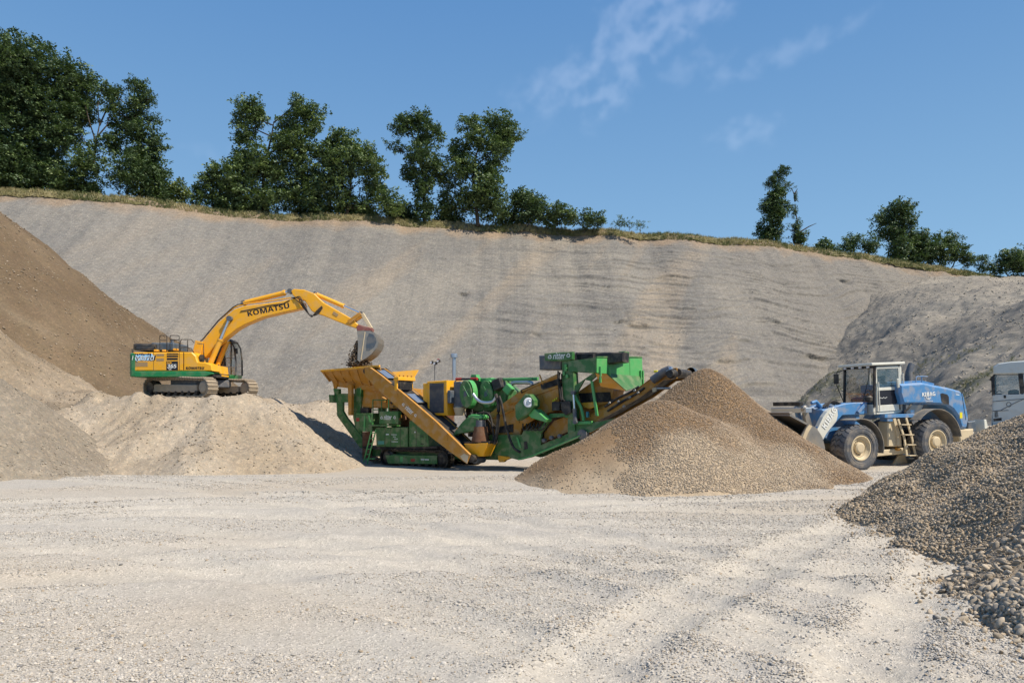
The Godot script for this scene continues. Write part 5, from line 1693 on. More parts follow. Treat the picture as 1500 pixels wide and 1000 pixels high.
	bx(c, "platform", G, Vector3(-2.22, 2.06, 1.2) + Vector3(0.1, 0, 0), Vector3(1.7, 0.06, 0.9), Vector3.ZERO, 0.0)

	# cabinets along the near side
	var cabn := group(c, "cabinet")
	pr(cabn, "cabinet_body", G, pv([-2.55,1.96, -0.41,2, -0.41,1.01, -2.51,0.97]), 0.2, 1.45, 0.02)
	for x in [pv([-1.92,1.95, -1.89,1.95, -1.89,0.99, -1.92,0.99]), pv([-1.53,1.95, -1.5,1.95, -1.5,1, -1.53,1]), pv([-0.91,1.96, -0.88,1.96, -0.88,1.02, -0.91,1.02])]:
		pr(cabn, "door_gap", mats.dark, x, 1.44, 1.453)
	for k in 4:
		var n: int = [6, 3, 4, 7][k]
		for j in n:
			bx(cabn, "print_mark", mats.mark, Vector3(Vector3(-1.46, 1.61, 1.46).x + [0.0, 0.12, 0.2, 0.02][k] + 0.062 * j, Vector3(-1.25, 1.61, 1.46).y - 0.105 * k - (0.04 if k == 3 else 0.0), 1.452), Vector3(0.045, 0.032, 0.008), Vector3.ZERO, 0.0)
	pr(cabn, "name_plate", mats.mark, pv([-1.84,1.64, -1.65,1.65, -1.65,1.59, -1.84,1.58]), 1.447, 1.457)
	pr(cabn, "teal_sticker", flat_mat(Color(0.30, 0.58, 0.52), 0.5), pv([-2.4,1.26, -1.98,1.28, -1.98,1.11, -2.4,1.08]), 1.447, 1.457)
	pr(cabn, "lower_deck", mats.dark, pv([-2.69,0.97, 1.4,1.09, 1.4,0.98, -2.69,0.82]), -1.0, 1.4)
	var cab2 := group(c, "tool_cabinet")
	pr(cab2, "cabinet_body", G, pv([-0.32,2.31, -0.1,2.33, 0.12,2.18, 0.42,1.98, 0.89,1.67, 0.94,1.07, -0.32,1.02]), 0.3, 1.45, 0.02)
	for x in [pv([0.13,2.09, 0.16,2.09, 0.16,1.08, 0.13,1.08]), pv([0.75,1.73, 0.77,1.73, 0.77,1.1, 0.75,1.09]), pv([0.17,1.64, 0.76,1.66, 0.76,1.64, 0.17,1.62])]:
		pr(cab2, "door_gap", mats.dark, x, 1.44, 1.453)
	for q in [Vector3(0.52, 1.55, 1.47), Vector3(0.52, 1.19, 1.47)]:
		bx(cab2, "door_latch", mats.dark, q, Vector3(0.16, 0.04, 0.04), Vector3.ZERO, 0.0)
	st = nb()
	lathe(st, [Vector2(0, 0), Vector2(0.045, 0), Vector2(0.03, 0.03), Vector2(0, 0.03)], Transform3D(Basis.IDENTITY, Vector3(0.07, 1.76, 1.45)), 12)
	part(cab2, "lamp_lens", st, mats.mark)
	# name board over the platform
	var board := group(c, "name_board")
	pr(board, "board_plate", G, pv([-2.18,2.8, -0.9,2.8, -0.9,2.15, -2.18,2.14]), 1.35, 1.60, 0.02)
	words(board, "lettering", "ritter", mats.mark, Vector3(-1.59, 2.48, 1.6), 0.235, Basis.IDENTITY, 0.012, 0.22, 0.60)
	recycle_mark(board, mats.mark, Vector3(-2, 2.46, 1.6), 0.10)
	recycle_mark(board, mats.mark, Vector3(-1.13, 2.48, 1.6), 0.10)
	# rotor housing behind the board, full of brackets
	pr(c, "rotor_housing", mats.rust, pv([-2.48,3.44, -0.37,3.29, 0.86,2.67, 0.86,1.51, -2.48,2.01]), -0.8, 0.6, 0.05)
	var rr := RandomNumberGenerator.new()
	rr.seed = 70
	for k in 26:
		var p := Vector3(-2.48, 3.3, 0.7).lerp(Vector3(-0.73, 2.31, 0.7), rr.randf()) + Vector3(rr.randf_range(-0.35, 0.35), rr.randf_range(-0.25, 0.35), rr.randf_range(-0.02, 0.3))
		bx(c, "housing_bracket", [Y, mats.rust, mats.dark, mats.dark][k % 4], p, Vector3(rr.randf_range(0.04, 0.3), rr.randf_range(0.05, 0.3), rr.randf_range(0.08, 0.3)), Vector3(0, 0, rr.randf_range(-30, 30)), 0.01)
	bx(c, "stop_button", mats.red, Vector3(-0.95, 2.4, 1.45), Vector3(0.12, 0.14, 0.1), Vector3.ZERO, 0.02)

	# oversize return belt down the near side
	var ob := belt_conveyor(c, "return_conveyor", [Vector3(-2.48, 5.01, 2.3), Vector3(-2.09, 4.97, 2.3), Vector3(-1.31, 4.53, 2.3), Vector3(0.44, 3.4, 2.3), Vector3(2.1, 2.29, 2.3), Vector3(4.03, 0.81, 2.3)], 1.25, 0.42, Y, pv([-2.48,5.01, -2.09,4.97, -1.31,4.53, 0.44,3.4, 2.1,2.29, 4.03,0.81, 3.84,0.41, 3.06,0.83, 1.82,1.55, 0.61,2.34, -1.09,3.54, -1.72,3.99, -2.46,4.59]))
	var dirv := (Vector3(0.84, 2.6, 2.35) - Vector3(0.06, 3.12, 2.35)).normalized()
	var tilt := Basis(dirv, Vector3(-dirv.y, dirv.x, 0), Vector3(0, 0, 1))
	words(ob, "lettering", "ritter", mats.mark, Vector3(0.45, 2.86, 2.35), 0.24, tilt, 0.012, 0.2, 0.60)
	recycle_mark(ob, mats.mark, Vector3(0.07, 3.12, 2.34), 0.095, tilt)
	recycle_mark(ob, mats.mark, Vector3(0.83, 2.6, 2.34), 0.095, tilt)
	pr(ob, "scraped_end", mats.cream, pv([3.49,0.74, 3.72,0.87, 3.95,0.77, 3.88,0.42, 3.61,0.58]), 2.335, 2.35)
	for q in [Vector3(-1.46, 4.4, 2.34), Vector3(-0.3, 3.67, 2.34), Vector3(2.74, 1.6, 2.34)]:
		bx(ob, "channel_stiffener", Y, q, Vector3(0.06, 0.40, 0.05), Vector3(0, 0, -4), 0.01)
	for q in [[[Vector3(-1.95, 4.9, 2.3), Vector3(-1.22, 4.47, 2.3)], 0.0], [[Vector3(0.01, 3.67, 2.3), Vector3(0.7, 3.23, 2.3)], 0.0]]:
		st = nb()
		span(st, Vector3(q[0][0].x, q[0][0].y - 0.02, 1.72), Vector3(q[0][1].x, q[0][1].y - 0.02, 1.72), 0.6, 0.03)
		part(ob, "belt_sheen_strip", st, mats.zinc)  # metal strips added for the grey-blue light reflected by belt and rollers
	st = nb()
	span(st, Vector3(-2.15, 4.98, 1.2) + Vector3(0, -0.05, 0), Vector3(2.41, 2.05, 1.2), 0.05, 0.26)
	part(ob, "skirt_rubber", st, mats.dark)
	var hood := group(ob, "belt_gantry")
	for z in [2.34, 1.2]:
		st = nb()
		span(st, Vector3(Vector3(-0.38, 3.8, 2.3).x, Vector3(-0.38, 3.8, 2.3).y, z), Vector3(Vector3(-0.38, 3.8, 2.3).x, Vector3(-0.38, 4.41, 2.3).y, z), 0.09, 0.16)
		part(hood, "gantry_post", st, mats.yellow)
	bx(hood, "gantry_top", mats.yellow, Vector3(Vector3(-0.38, 4.37, 2.3).x + 0.05, Vector3(-0.38, 4.37, 2.3).y + 0.02, 1.77), Vector3(0.32, 0.18, 1.3), Vector3.ZERO, 0.02)
	bx(hood, "rubber_curtain", mats.rubber, Vector3(Vector3(-0.38, 4.37, 2.3).x + 0.12, Vector3(-0.38, 4.11, 2.3).y, 1.77), Vector3(0.04, 0.5, 0.98), Vector3.ZERO, 0.0)
	for k in 4: bx(hood, "bolt", mats.ochre, Vector3(Vector3(-0.38, 4.37, 2.3).x + 0.1, Vector3(-0.38, 4.37, 2.3).y + 0.14, 1.3 + 0.3 * k), Vector3(0.06, 0.12, 0.05), Vector3.ZERO, 0.0)

	# power pack with radiator grille
	var pw := group(c, "power_pack")
	pr(pw, "housing", mats.yellow, pv([0.85,4.25, 2.08,4.29, 2.1,2.59, 0.89,2.59]), 0.15, 1.5, 0.03)
	pr(pw, "air_duct", mats.yellow, pv([0.59,4.16, 0.85,4.17, 0.87,3.2, 0.59,3.34]), 0.4, 1.48, 0.02)
	pr(pw, "radiator_grille", mats.grille, pv([1.03,4.15, 1.9,4.16, 1.9,2.72, 1.05,2.7]), 1.49, 1.515)
	for k in 20:
		var x := lerpf(Vector3(1.06, 3.54, 1.52).x, Vector3(1.89, 3.53, 1.52).x, k / 19.0)
		bx(pw, "grille_bar", mats.grey, Vector3(x, Vector3(1.5, 3.44, 1.52).y, 1.522), Vector3(0.018, 1.34, 0.014), Vector3.ZERO, 0.0)
	tb(pw, "exhaust_stack", mats.zinc, [Vector3(1.69, 4.22, 0.4), Vector3(1.69, 5.46, 0.4)], 0.10, 16)
	st = nb()
	lathe(st, [Vector2(0, 0), Vector2(0.18, 0), Vector2(0.18, 0.16), Vector2(0.14, 0.19), Vector2(0, 0.19)], Transform3D(Basis(Vector3.RIGHT, -PI / 2), Vector3(1.69, 5.46, 0.4)), 20)
	part(pw, "stack_cap", st, mats.zinc)
	var mast := group(c, "lamp_mast")
	tb(mast, "mast_pole", mats.grey, [Vector3(-0.31, 4.08, -0.6), Vector3(-0.31, 5.37, -0.6)], 0.02, 6)
	for q in [Vector3(-0.48, 5.35, -0.6), Vector3(-0.25, 5.29, -0.6), Vector3(-0.03, 5.41, -0.6)]:
		bx(mast, "floodlight", mats.dark, q, Vector3(0.16, 0.14, 0.12), Vector3(0, 20, 25), 0.02)
		bx(mast, "lens", mats.lamp_glass, q + Vector3(-0.03, -0.01, 0.07), Vector3(0.10, 0.09, 0.02), Vector3(0, 20, 25), 0.0)
	bx(mast, "beacon", mats.red, Vector3(-0.07, 5.47, -0.6), Vector3(0.13, 0.09, 0.1), Vector3.ZERO, 0.02)
	tb(mast, "mast_arm", mats.dark, [Vector3(-0.52, 5.35, -0.6), Vector3(-0.29, 5.26, -0.6), Vector3(-0.03, 5.39, -0.6)], 0.02, 6)
	# filter housing
	var flt := group(c, "filter_unit")
	pr(flt, "filter_box", mats.slate, pv([2.28,4.22, 2.69,4.23, 2.89,4.01, 2.89,3, 2.28,3]), 0.55, 1.25, 0.03)
	bx(flt, "filter_panel", mats.slate, Vector3(2.24, 3.49, 1.3), Vector3(0.22, 0.62, 0.5), Vector3.ZERO, 0.03)
	st = nb()
	lathe(st, [Vector2(0.26, 0.42), Vector2(0.33, 0.36), Vector2(0.23, 0.0), Vector2(0, 0)], Transform3D(Basis(Vector3.RIGHT, -PI / 2), Vector3(2.5, 2.61, 1)), 20)
	part(flt, "dust_cup", st, mats.cream)
	# belt guards of the impactor
	var imp := group(c, "impact_mill")
	for q in [[Vector3(3.15, 3.61, 1.45), 0.40, 0.66, 0.42, G], [Vector3(3.91, 3.61, 0.85), 0.42, 0.66, 0.5, mats.green]]:
		st = nb()
		var el := PackedVector2Array()
		for k in 28:
			var a := TAU * k / 28.0
			el.append(Vector2(q[1] * cos(a) * 0.92 - q[2] * sin(a) * 0.08, q[2] * sin(a)))
		prism(st, el, -q[3], 0.0, Transform3D(Basis.IDENTITY, q[0]), 0.03)
		var o := part(imp, "belt_guard", st, q[4])
		st = nb()
		tube(st, [q[0] + Vector3(-0.12, 0.38, 0.012), q[0] + Vector3(0.2, -0.12, 0.012)], 0.014, 6)
		part(o, "guard_seam", st, mats.light_green)
		st = nb()
		prism(st, pv([-0.1, -0.16, 0.1, -0.06, 0.1, 0.2, -0.1, 0.1]), 0.0, 0.015, Transform3D(Basis.IDENTITY, q[0]))
		part(o, "inspection_hatch", st, mats.slate)
		st = nb()
		for k in range(1, 13):
			var a0 := PI * 0.42 - PI * (k - 1) / 13.0 * 0.9
			var a1 := PI * 0.42 - PI * k / 13.0 * 0.9
			for e in [0]:
				quad(st, q[0] + Vector3(q[1] * 1.04 * cos(a0), q[2] * 1.04 * sin(a0), -q[3]), q[0] + Vector3(q[1] * 1.04 * cos(a1), q[2] * 1.04 * sin(a1), -q[3]), q[0] + Vector3(q[1] * 1.04 * cos(a1), q[2] * 1.04 * sin(a1), -0.04), q[0] + Vector3(q[1] * 1.04 * cos(a0), q[2] * 1.04 * sin(a0), -0.04))
		part(o, "guard_rim", st, mats.light_green)
	pr(imp, "mill_body", G, pv([2.49,4.27, 4.2,4.29, 4.82,3.77, 4.7,2.87, 3.34,2.74, 2.61,2.87]), -0.9, 0.4, 0.05)
	pr(imp, "mill_base", mats.dark, pv([2.29,3, 4.68,3, 4.68,1.58, 2.46,1.54]), -0.8, 0.3, 0.03)
	pr(imp, "lifting_lug", mats.light_green, pv([2.83,4.44, 2.87,4.58, 3.15,4.57, 3.19,4.44, 3.35,4.38, 3.35,4.25, 2.7,4.26]), 0.3, 0.6, 0.01)
	pr(imp, "top_hook", mats.light_green, pv([3.2,4.39, 3.95,4.4, 4.03,4.3, 3.72,4.25, 3.64,4.12, 3.44,4.12, 3.36,4.25, 3.2,4.29]), 0.2, 0.5, 0.01)
	for q in [[Vector3(2.11, 4.36, 0.8), Vector3(2.44, 4.36, 0.8)], [Vector3(3.01, 4.35, 0.8), Vector3(3.37, 4.35, 0.8)]]:
		tb(imp, "red_coupling", mats.red, q, 0.07, 10)
	tb(imp, "coupling_pipe", mats.dark, [Vector3(2.44, 4.36, 0.8), Vector3(3.01, 4.35, 0.8)], 0.05, 8)
	bx(c, "top_beam", mats.light_green, Vector3(4.38, 4.34, -0.6), Vector3(3.1, 0.16, 0.16), Vector3.ZERO, 0.02)
	bx(c, "top_beam", mats.light_green, Vector3(4.77, 4.3, 0.5) + Vector3(0.2, 0, 0), Vector3(2.6, 0.12, 0.12), Vector3.ZERO, 0.02)
	bx(c, "valve_block", mats.dark, Vector3(4.49, 4.07, 0.6), Vector3(0.5, 0.5, 0.5), Vector3(0, 0, 20), 0.03)
	bx(c, "valve_cap", mats.light_green, Vector3(5.15, 3.82, 0.8), Vector3(0.42, 0.4, 0.3), Vector3(0, 0, -40), 0.03)
	tb(c, "air_pipe", mats.zinc, [Vector3(4.95, 3.77, 0.3), Vector3(5.02, 4.06, 0.3), Vector3(5.17, 4.14, 0.3), Vector3(6, 4.13, 0.3), Vector3(6.11, 4.04, 0.3)], 0.09, 10, true)
	tb(c, "return_pipe", mats.zinc, [Vector3(3.62, 3.61, 1.5), Vector3(3.82, 3.38, 1.5), Vector3(4.05, 3.24, 1.5), Vector3(4.39, 3.19, 1.5), Vector3(4.73, 3.25, 1.5), Vector3(4.92, 3.47, 1.5)], 0.075, 10, true)
	tb(c, "suction_hose", mats.rubber, [Vector3(4.92, 3.59, 1.55), Vector3(5.07, 3.12, 1.55), Vector3(5.05, 2.4, 1.55), Vector3(4.95, 1.62, 1.55), Vector3(4.84, 1.3, 1.55)], 0.085, 10, true)
	tb(c, "pressure_hose", mats.rubber, [Vector3(5.14, 3.49, 1.6), Vector3(5.28, 3.12, 1.6), Vector3(5.47, 2.31, 1.6), Vector3(5.69, 1.63, 1.6), Vector3(5.94, 1.15, 1.6), Vector3(6.27, 0.97, 1.6)], 0.06, 10, true)
	tb(c, "hose", mats.rubber, [Vector3(3.82, 2.68, 1.4), Vector3(4.29, 2.74, 1.4), Vector3(4.55, 2.49, 1.4), Vector3(4.67, 1.92, 1.4), Vector3(4.74, 1.29, 1.4)], 0.05, 8, true)
	for k in 9:
		var a := Vector3(2.84, 2.74, 0.9) + Vector3(0.18 * k, rr.randf_range(-0.2, 0.2), rr.randf_range(0, 0.5))
		tb(c, "hydraulic_hose", mats.rubber, [a, a + Vector3(0.15, -0.25, 0.15), a + Vector3(rr.randf_range(0.1, 0.5), -0.55, 0.1), a + Vector3(rr.randf_range(0.2, 0.7), rr.randf_range(-1.1, -0.7), 0)], 0.028, 6, true)
	# green chute, rubber funnel and yellow hopper over the tail of the return belt
	var ch := group(c, "transfer_chute")
	pr(ch, "chute_plate", G, pv([3.76,2.55, 4.1,2.46, 4.07,2.18, 3.83,1.89, 2.81,1.71, 2.37,1.3, 2.45,1.54, 3.13,2.26, 3.41,2.49]), 1.2, 1.75, 0.02)
	pr(ch, "drive_unit", mats.light_green, pv([3.45,2.57, 3.64,2.66, 4.18,2.63, 4.26,2.52, 4.22,2.43, 3.49,2.44]), 1.1, 1.7, 0.03)
	st = nb()
	var rot_y := Basis(Vector3.RIGHT, -PI / 2)
	lathe(st, [Vector2(0.22, 0.36), Vector2(0.24, 0.0)], Transform3D(rot_y, Vector3(4.12, 2.03, 1.6)), 20)
	part(ch, "funnel_collar", st, mats.grey)
	st = nb()
	lathe(st, [Vector2(0.30, 0.70), Vector2(0.36, 0.36), Vector2(0.44, 0.0)], Transform3D(rot_y, Vector3(4.12, 1.39, 1.6)), 20)
	part(ch, "rubber_funnel", st, mats.rust)
	pr(ch, "tail_rim", mats.dark, pv([3.39,1.39, 4.81,1.44, 4.81,1.33, 3.43,1.25]), 1.2, 1.95)
	var ya := [Vector3(3.47, 1.29, 2), Vector3(4.75, 1.35, 2), Vector3(4.47, 0.74, 1.9), Vector3(3.75, 0.72, 1.9)]
	plate4(ch, "tail_hopper", mats.yellow, ya[0], ya[1], ya[2], ya[3], 0.04)
	var yb := [ya[1], ya[1] - Vector3(0, 0, 0.8), ya[2] - Vector3(0, 0, 0.6), ya[2]]
	plate4(ch, "tail_hopper", mats.yellow, yb[0], yb[1], yb[2], yb[3], 0.04)
	plate4(ch, "tail_hopper", mats.yellow, ya[0], ya[0] - Vector3(-0.1, 0, 0.8), ya[3] - Vector3(0, 0, 0.6), ya[3], 0.04)
	st = nb()
	lathe(st, [Vector2(0, 1.3), Vector2(0.17, 1.3), Vector2(0.17, 2.0), Vector2(0, 2.0)], Transform3D(Basis.IDENTITY, Vector3(Vector3(4.06, 0.56, 1.9).x, Vector3(4.06, 0.56, 1.9).y, 0)), 18)
	part(ch, "tail_drum", st, mats.slate)

	# screen frame behind
	var fr := group(c, "screen_frame")
	for s in [1.0, -1.0]:
		pr(fr, "main_beam", G, pv([4.24,1.69, 6.04,1.72, 6.18,1.97, 7,2.01, 7.04,1.28, 8.68,1.92, 9.01,2.01, 9.01,1.74, 6.47,0.72, 5.85,0.58, 4.7,0.77, 4.32,1.11]), s * 1.02 - 0.08, s * 1.02 + 0.08, 0.0)
		pr(fr, "web_plate", G, pv([6.93,1.89, 7.32,2.47, 7.53,2.7, 8.62,2.72, 8.62,2.6, 7.6,2.51, 7.07,1.83, 7.07,1.65, 6.93,1.61]), s * 1.02 - 0.06, s * 1.02 + 0.10, 0.0)
		pr(fr, "post", G, pv([8.41,2.75, 8.75,2.78, 8.78,1.92, 8.41,1.79]), s * 1.02 - 0.08, s * 1.02 + 0.10, 0.01)
		pr(fr, "frame_rib", mats.light_green, pv([5.76,1.62, 5.85,1.62, 6.05,1.13, 5.94,1.13]), s * 1.02 - 0.05, s * 1.02 + 0.12, 0.0)
		pr(fr, "dark_hatch", mats.dark, pv([6.16,1.41, 6.34,1.45, 6.38,1.11, 6.18,1.04]), s * 1.02 - 0.085, s * 1.02 + 0.086, 0.0)
	pr(fr, "lower_flange", mats.light_green, pv([5.91,0.63, 6.53,0.78, 9.06,1.78, 9.06,1.73, 6.53,0.72, 5.91,0.57]), 0.9, 1.2)
	pr(fr, "tow_eye", mats.yellow, pv([4.74,0.74, 5.37,0.76, 5.45,0.64, 5.15,0.53, 5.04,0.44, 4.81,0.43, 4.74,0.55]), 0.9, 1.1, 0.02)
	for q in [Vector3(8.03, 1.71, 1.14), Vector3(7.62, 1.63, 1.14), Vector3(7.24, 1.5, 1.14)]:
		st = nb()
		lathe(st, [Vector2(0, -0.1), Vector2(0.09, -0.1), Vector2(0.09, 0.08), Vector2(0.04, 0.1), Vector2(0, 0.1)], Transform3D(Basis.IDENTITY, q), 14)
		part(fr, "idler_roller", st, mats.grey)
	# the inclined screen box
	var sc := group(c, "screen_box")
	pr(sc, "screen_side", Y, pv([3.8,2.51, 4.8,3.13, 5.85,3.75, 7.77,4.48, 7.84,2.87, 7.18,2.69, 6.68,2.5, 5.88,2.05, 5.81,1.68, 4.3,1.68, 4.03,2.29]), 0.77, 0.85, 0.012)
	pr(sc, "screen_side", Y, pv([3.8,2.51, 4.8,3.13, 5.85,3.75, 7.77,4.48, 7.84,2.87, 7.18,2.69, 6.68,2.5, 5.88,2.05, 5.81,1.68, 4.3,1.68, 4.03,2.29]), -0.85, -0.77, 0.012)
	st = nb()
	for y in [0.0, -0.55]:
		plate4(sc, "screen_deck", mats.rust, Vector3(3.74, 2.51, 0.76) + Vector3(0.1, y - 0.2, 0), Vector3(7.72, 4.43, 0.76) + Vector3(0, y - 0.2, 0), mz.call(Vector3(7.72, 4.43, 0.76)) + Vector3(0, y - 0.2, 0), mz.call(Vector3(3.74, 2.51, 0.76)) + Vector3(0.1, y - 0.2, 0), 0.06)
	for q in [[Vector3(4.25, 2.48, 0.88), Vector3(5.46, 2.87, 0.88)], [Vector3(5.2, 3.12, 0.88), Vector3(7.82, 3.9, 0.88)], [Vector3(5.94, 3.72, 0.88), Vector3(7.79, 4.39, 0.88)]]:
		st = nb()
		span(st, q[0], q[1], 0.07, 0.08)
		part(sc, "side_stiffener", st, mats.ochre)
	for q in [pv([6.9,4.01, 7.78,4.25, 7.78,3.97, 7.04,3.78, 6.94,3.83]), pv([5.82,3.77, 6.83,4.14, 6.83,4.04, 6.29,3.81, 5.89,3.62]), pv([4.43,2.03, 5.45,2.21, 5.45,1.83, 4.46,1.78])]:
		pr(sc, "rubber_seal", mats.rubber, q, 0.845, 0.875)
	for q in [Vector3(6.95, 4.23, 0.88), Vector3(7.05, 3.3, 0.88), Vector3(5.68, 2.49, 0.88), Vector3(4.9, 2.84, 0.88)]:
		bx(sc, "side_rib", Y, q, Vector3(0.05, 0.5, 0.06), Vector3(0, 0, 22), 0.01)
	for k in 3: bx(sc, "spring", mats.sticker, Vector3(7.6, 3.27, 0.95) + Vector3(0.09 * k, 0.05 * k, 0), Vector3(0.05, 0.10, 0.06), Vector3.ZERO, 0.01)
	bx(sc, "spring_seat", mats.dark, Vector3(7.79, 3.02, 0.95), Vector3(0.42, 0.40, 0.25), Vector3.ZERO, 0.03)
	# belly of the screen, seen through the frame
	pr(sc, "under_chute", Y, pv([6.99,1.82, 7.52,2.38, 8.21,2.6, 8.21,1.9, 7.02,1.45]), -0.7, 0.7, 0.0)
	pr(sc, "lower_pan", mats.rust, pv([6.61,2.37, 7.32,2.75, 8.29,2.81, 8.29,1.84, 6.75,1.31, 6.54,1.62]), -0.75, 0.55, 0.02)
	pr(sc, "discharge_lip", Y, pv([8.46,3.63, 9.46,4.24, 9.88,4.11, 10.27,3.72, 10.08,3.16, 8.63,2.87]), -0.8, 0.35, 0.02)
	pr(sc, "lip_dark_panel", mats.dark, pv([8.63,3.56, 10.08,3.64, 10.14,3.22, 8.73,3.17]), 0.34, 0.37)  # dark panel across the same interior
	# blower box with a round lamp
	var bl := group(c, "blower_box")
	pr(bl, "box_shell", G, pv([6.07,3.05, 6.61,3.57, 6.85,3.56, 7.1,3.29, 7.1,3.05, 6.78,2.69, 6.18,2.38, 6.09,2.56]), 1.25, 1.75, 0.04)
	pr(bl, "bracket_shelf", mats.light_green, pv([6.54,2.81, 7.03,2.9, 7.62,2.45, 7.55,2.33, 6.82,2.51]), 1.05, 1.6, 0.02)
	st = nb()
	lathe(st, [Vector2(0.22, 0.0), Vector2(0.22, 0.07), Vector2(0.17, 0.09), Vector2(0.0, 0.06)], Transform3D(Basis(Vector3.UP, 0.5), Vector3(6.79, 3.19, 1.74)), 24)
	part(bl, "round_lamp", st, mats.lamp_glass)
	st = nb()
	lathe(st, [Vector2(0.10, 0.09), Vector2(0.08, 0.11), Vector2(0, 0.11)], Transform3D(Basis(Vector3.UP, 0.5), Vector3(6.79, 3.19, 1.74)), 18)
	part(bl, "lamp_boss", st, mats.zinc)
	for k in 5:
		var a := Vector3(6.23, 2.25, 1.3) + Vector3(0.2 * k, 0, 0)
		tb(c, "hydraulic_hose", mats.rubber, [a, a + Vector3(0.1, -0.3, 0.12), a + Vector3(0.35, -0.2, 0.15), a + Vector3(0.4, 0.05, 0)], 0.03, 6, true)

	# tower with the overband magnet
	var tw := group(c, "magnet_tower")
	pr(tw, "column", G, pv([8.16,5.06, 8.7,5.04, 8.77,4.06, 8.83,2.51, 8.3,2.51, 8.16,4.07]), 0.75, 1.2, 0.03)
	pr(tw, "head_board", G, pv([7.33,5.37, 8.73,5.39, 8.73,5.06, 8.18,4.99, 7.36,5.05]), 1.05, 1.3, 0.02)
	words(tw, "lettering", "ritter", mats.mark, Vector3(8.08, 5.22, 1.3), 0.25, Basis.IDENTITY, 0.012, 0.22, 0.66)
	recycle_mark(tw, mats.mark, Vector3(7.62, 5.2, 1.3), 0.115)
	recycle_mark(tw, mats.mark, Vector3(8.54, 5.23, 1.3), 0.115)
	for q in [Vector3(8.39, 4.78, 1.24), Vector3(8.29, 4.45, 1.24), Vector3(8.45, 4.33, 1.24), Vector3(8.39, 4.63, 1.24)]:
		bx(tw, "lug", mats.light_green, q, Vector3(0.13, 0.16, 0.1), Vector3.ZERO, 0.02)
	rail(tw, "hose_bundle", mats.rubber, [[Vector3(8.12, 4.51, 1.3), Vector3(8.08, 4.19, 1.3), Vector3(8.15, 3.71, 1.3), Vector3(8.22, 3.17, 1.3), Vector3(8.28, 2.93, 1.3)], [Vector3(8.22, 4.45, 1.3), Vector3(8.18, 3.92, 1.3), Vector3(8.25, 3.32, 1.3), Vector3(8.45, 3.2, 1.3), Vector3(8.59, 3.23, 1.3)], [Vector3(8.07, 4.57, 1.35), Vector3(8.07, 4.07, 1.35), Vector3(8.21, 3.29, 1.35)]], 0.045)
	ram(tw, "lift_cylinder", Vector3(8.88, 2.34, 1.3), Vector3(8.78, 3.61, 1.3), 0.09, 0.45, mats.grey)
	pr(tw, "valve_bank", mats.dark, pv([8.18,3.23, 8.65,3.23, 8.69,2.75, 8.42,2.63, 8.22,2.81]), 1.18, 1.34, 0.02)
	var mg := group(c, "overband_magnet")
	pr(mg, "magnet_body", mats.dark, pv([6.92,5.21, 9.51,5.35, 10.9,5.31, 10.9,4.89, 9.51,4.76, 7.07,4.72]), 0.15, 0.8, 0.05)
	pr(mg, "belt_side", mats.grey, pv([6.85,5.32, 8,5.33, 8,4.65, 6.88,4.67]), 0.1, 0.95, 0.04)
	st = nb()
	lathe(st, [Vector2(0, -0.1), Vector2(0.34, -0.1), Vector2(0.34, 0.9), Vector2(0.22, 0.95), Vector2(0, 0.95)], Transform3D(Basis.IDENTITY, Vector3(8.43, 5.09, 0)), 24)
	part(mg, "drive_drum", st, mats.dark)
	pr(mg, "magnet_guard", mats.rubber, pv([8.67,5.38, 9.59,5.36, 9.66,4.69, 8.74,4.66]), 0.2, 0.9, 0.08)
	pr(mg, "end_bracket", G, pv([10.41,5.4, 10.71,5.4, 10.71,5.15, 10.47,5.16]), -0.3, 0.2, 0.02)

	# discharge bin, its sheets turned to the sun, sunlight painted in as lighter green
	var bn := group(c, "discharge_bin")
	var b0 := Vector3(9.97, 5.07, 1.5)
	var b1 := Vector3(10.72, 5.24, -1.7)
	var b2 := Vector3(10.75, 4.36, -1.7)
	var b3 := Vector3(9.97, 4.43, 1.5)
	for k in 3:
		var t0: float = [0.0, 0.265, 0.715][k]
		var t1: float = [0.255, 0.705, 1.0][k]
		plate4(bn, "bin_sheet", mats.light_green, b0.lerp(b1, t0), b0.lerp(b1, t1), b3.lerp(b2, t1), b3.lerp(b2, t0), 0.05)
	st = nb()
	span(st, b0 + Vector3(0, 0.02, 0), b1 + Vector3(0, 0.02, 0), 0.1, 0.06)
	part(bn, "top_flange", st, G)
	plate4(bn, "bin_hopper", G, b3.lerp(b2, 0.2) + Vector3(0.02, 0, 0), b2 + Vector3(0.02, 0, 0), Vector3(10.85, 3.91, -1.2), Vector3(10.93, 3.67, 0.6), 0.05)
	plate4(bn, "bin_hopper", mats.ochre, b3 + Vector3(-0.05, 0, 0), b3.lerp(b2, 0.2), Vector3(10.93, 3.67, 0.6), Vector3(9.89, 3.87, 0.9), 0.05)
	plate4(bn, "bin_back", G, b0 + Vector3(-1.3, -0.1, 0), b1 + Vector3(-1.3, -0.1, 0), b2 + Vector3(-1.3, 0.1, 0), b3 + Vector3(-1.3, 0.1, 0), 0.05)
	plate4(bn, "bin_side", G, b0, b0 + Vector3(-1.3, -0.1, 0), b3 + Vector3(-1.3, 0.1, 0), b3, 0.05)
	for t in [0.06, 0.25, 0.94, 0.99]:
		st = nb()
		span(st, b3.lerp(b2, t) + Vector3(0.06, 0.28, 0.02), b3.lerp(b2, t) + Vector3(0.06, -0.42, 0.02), 0.09, 0.09)
		part(bn, "bin_rib", st, mats.light_green)
	# portal under the bin
	var po := group(c, "bin_portal")
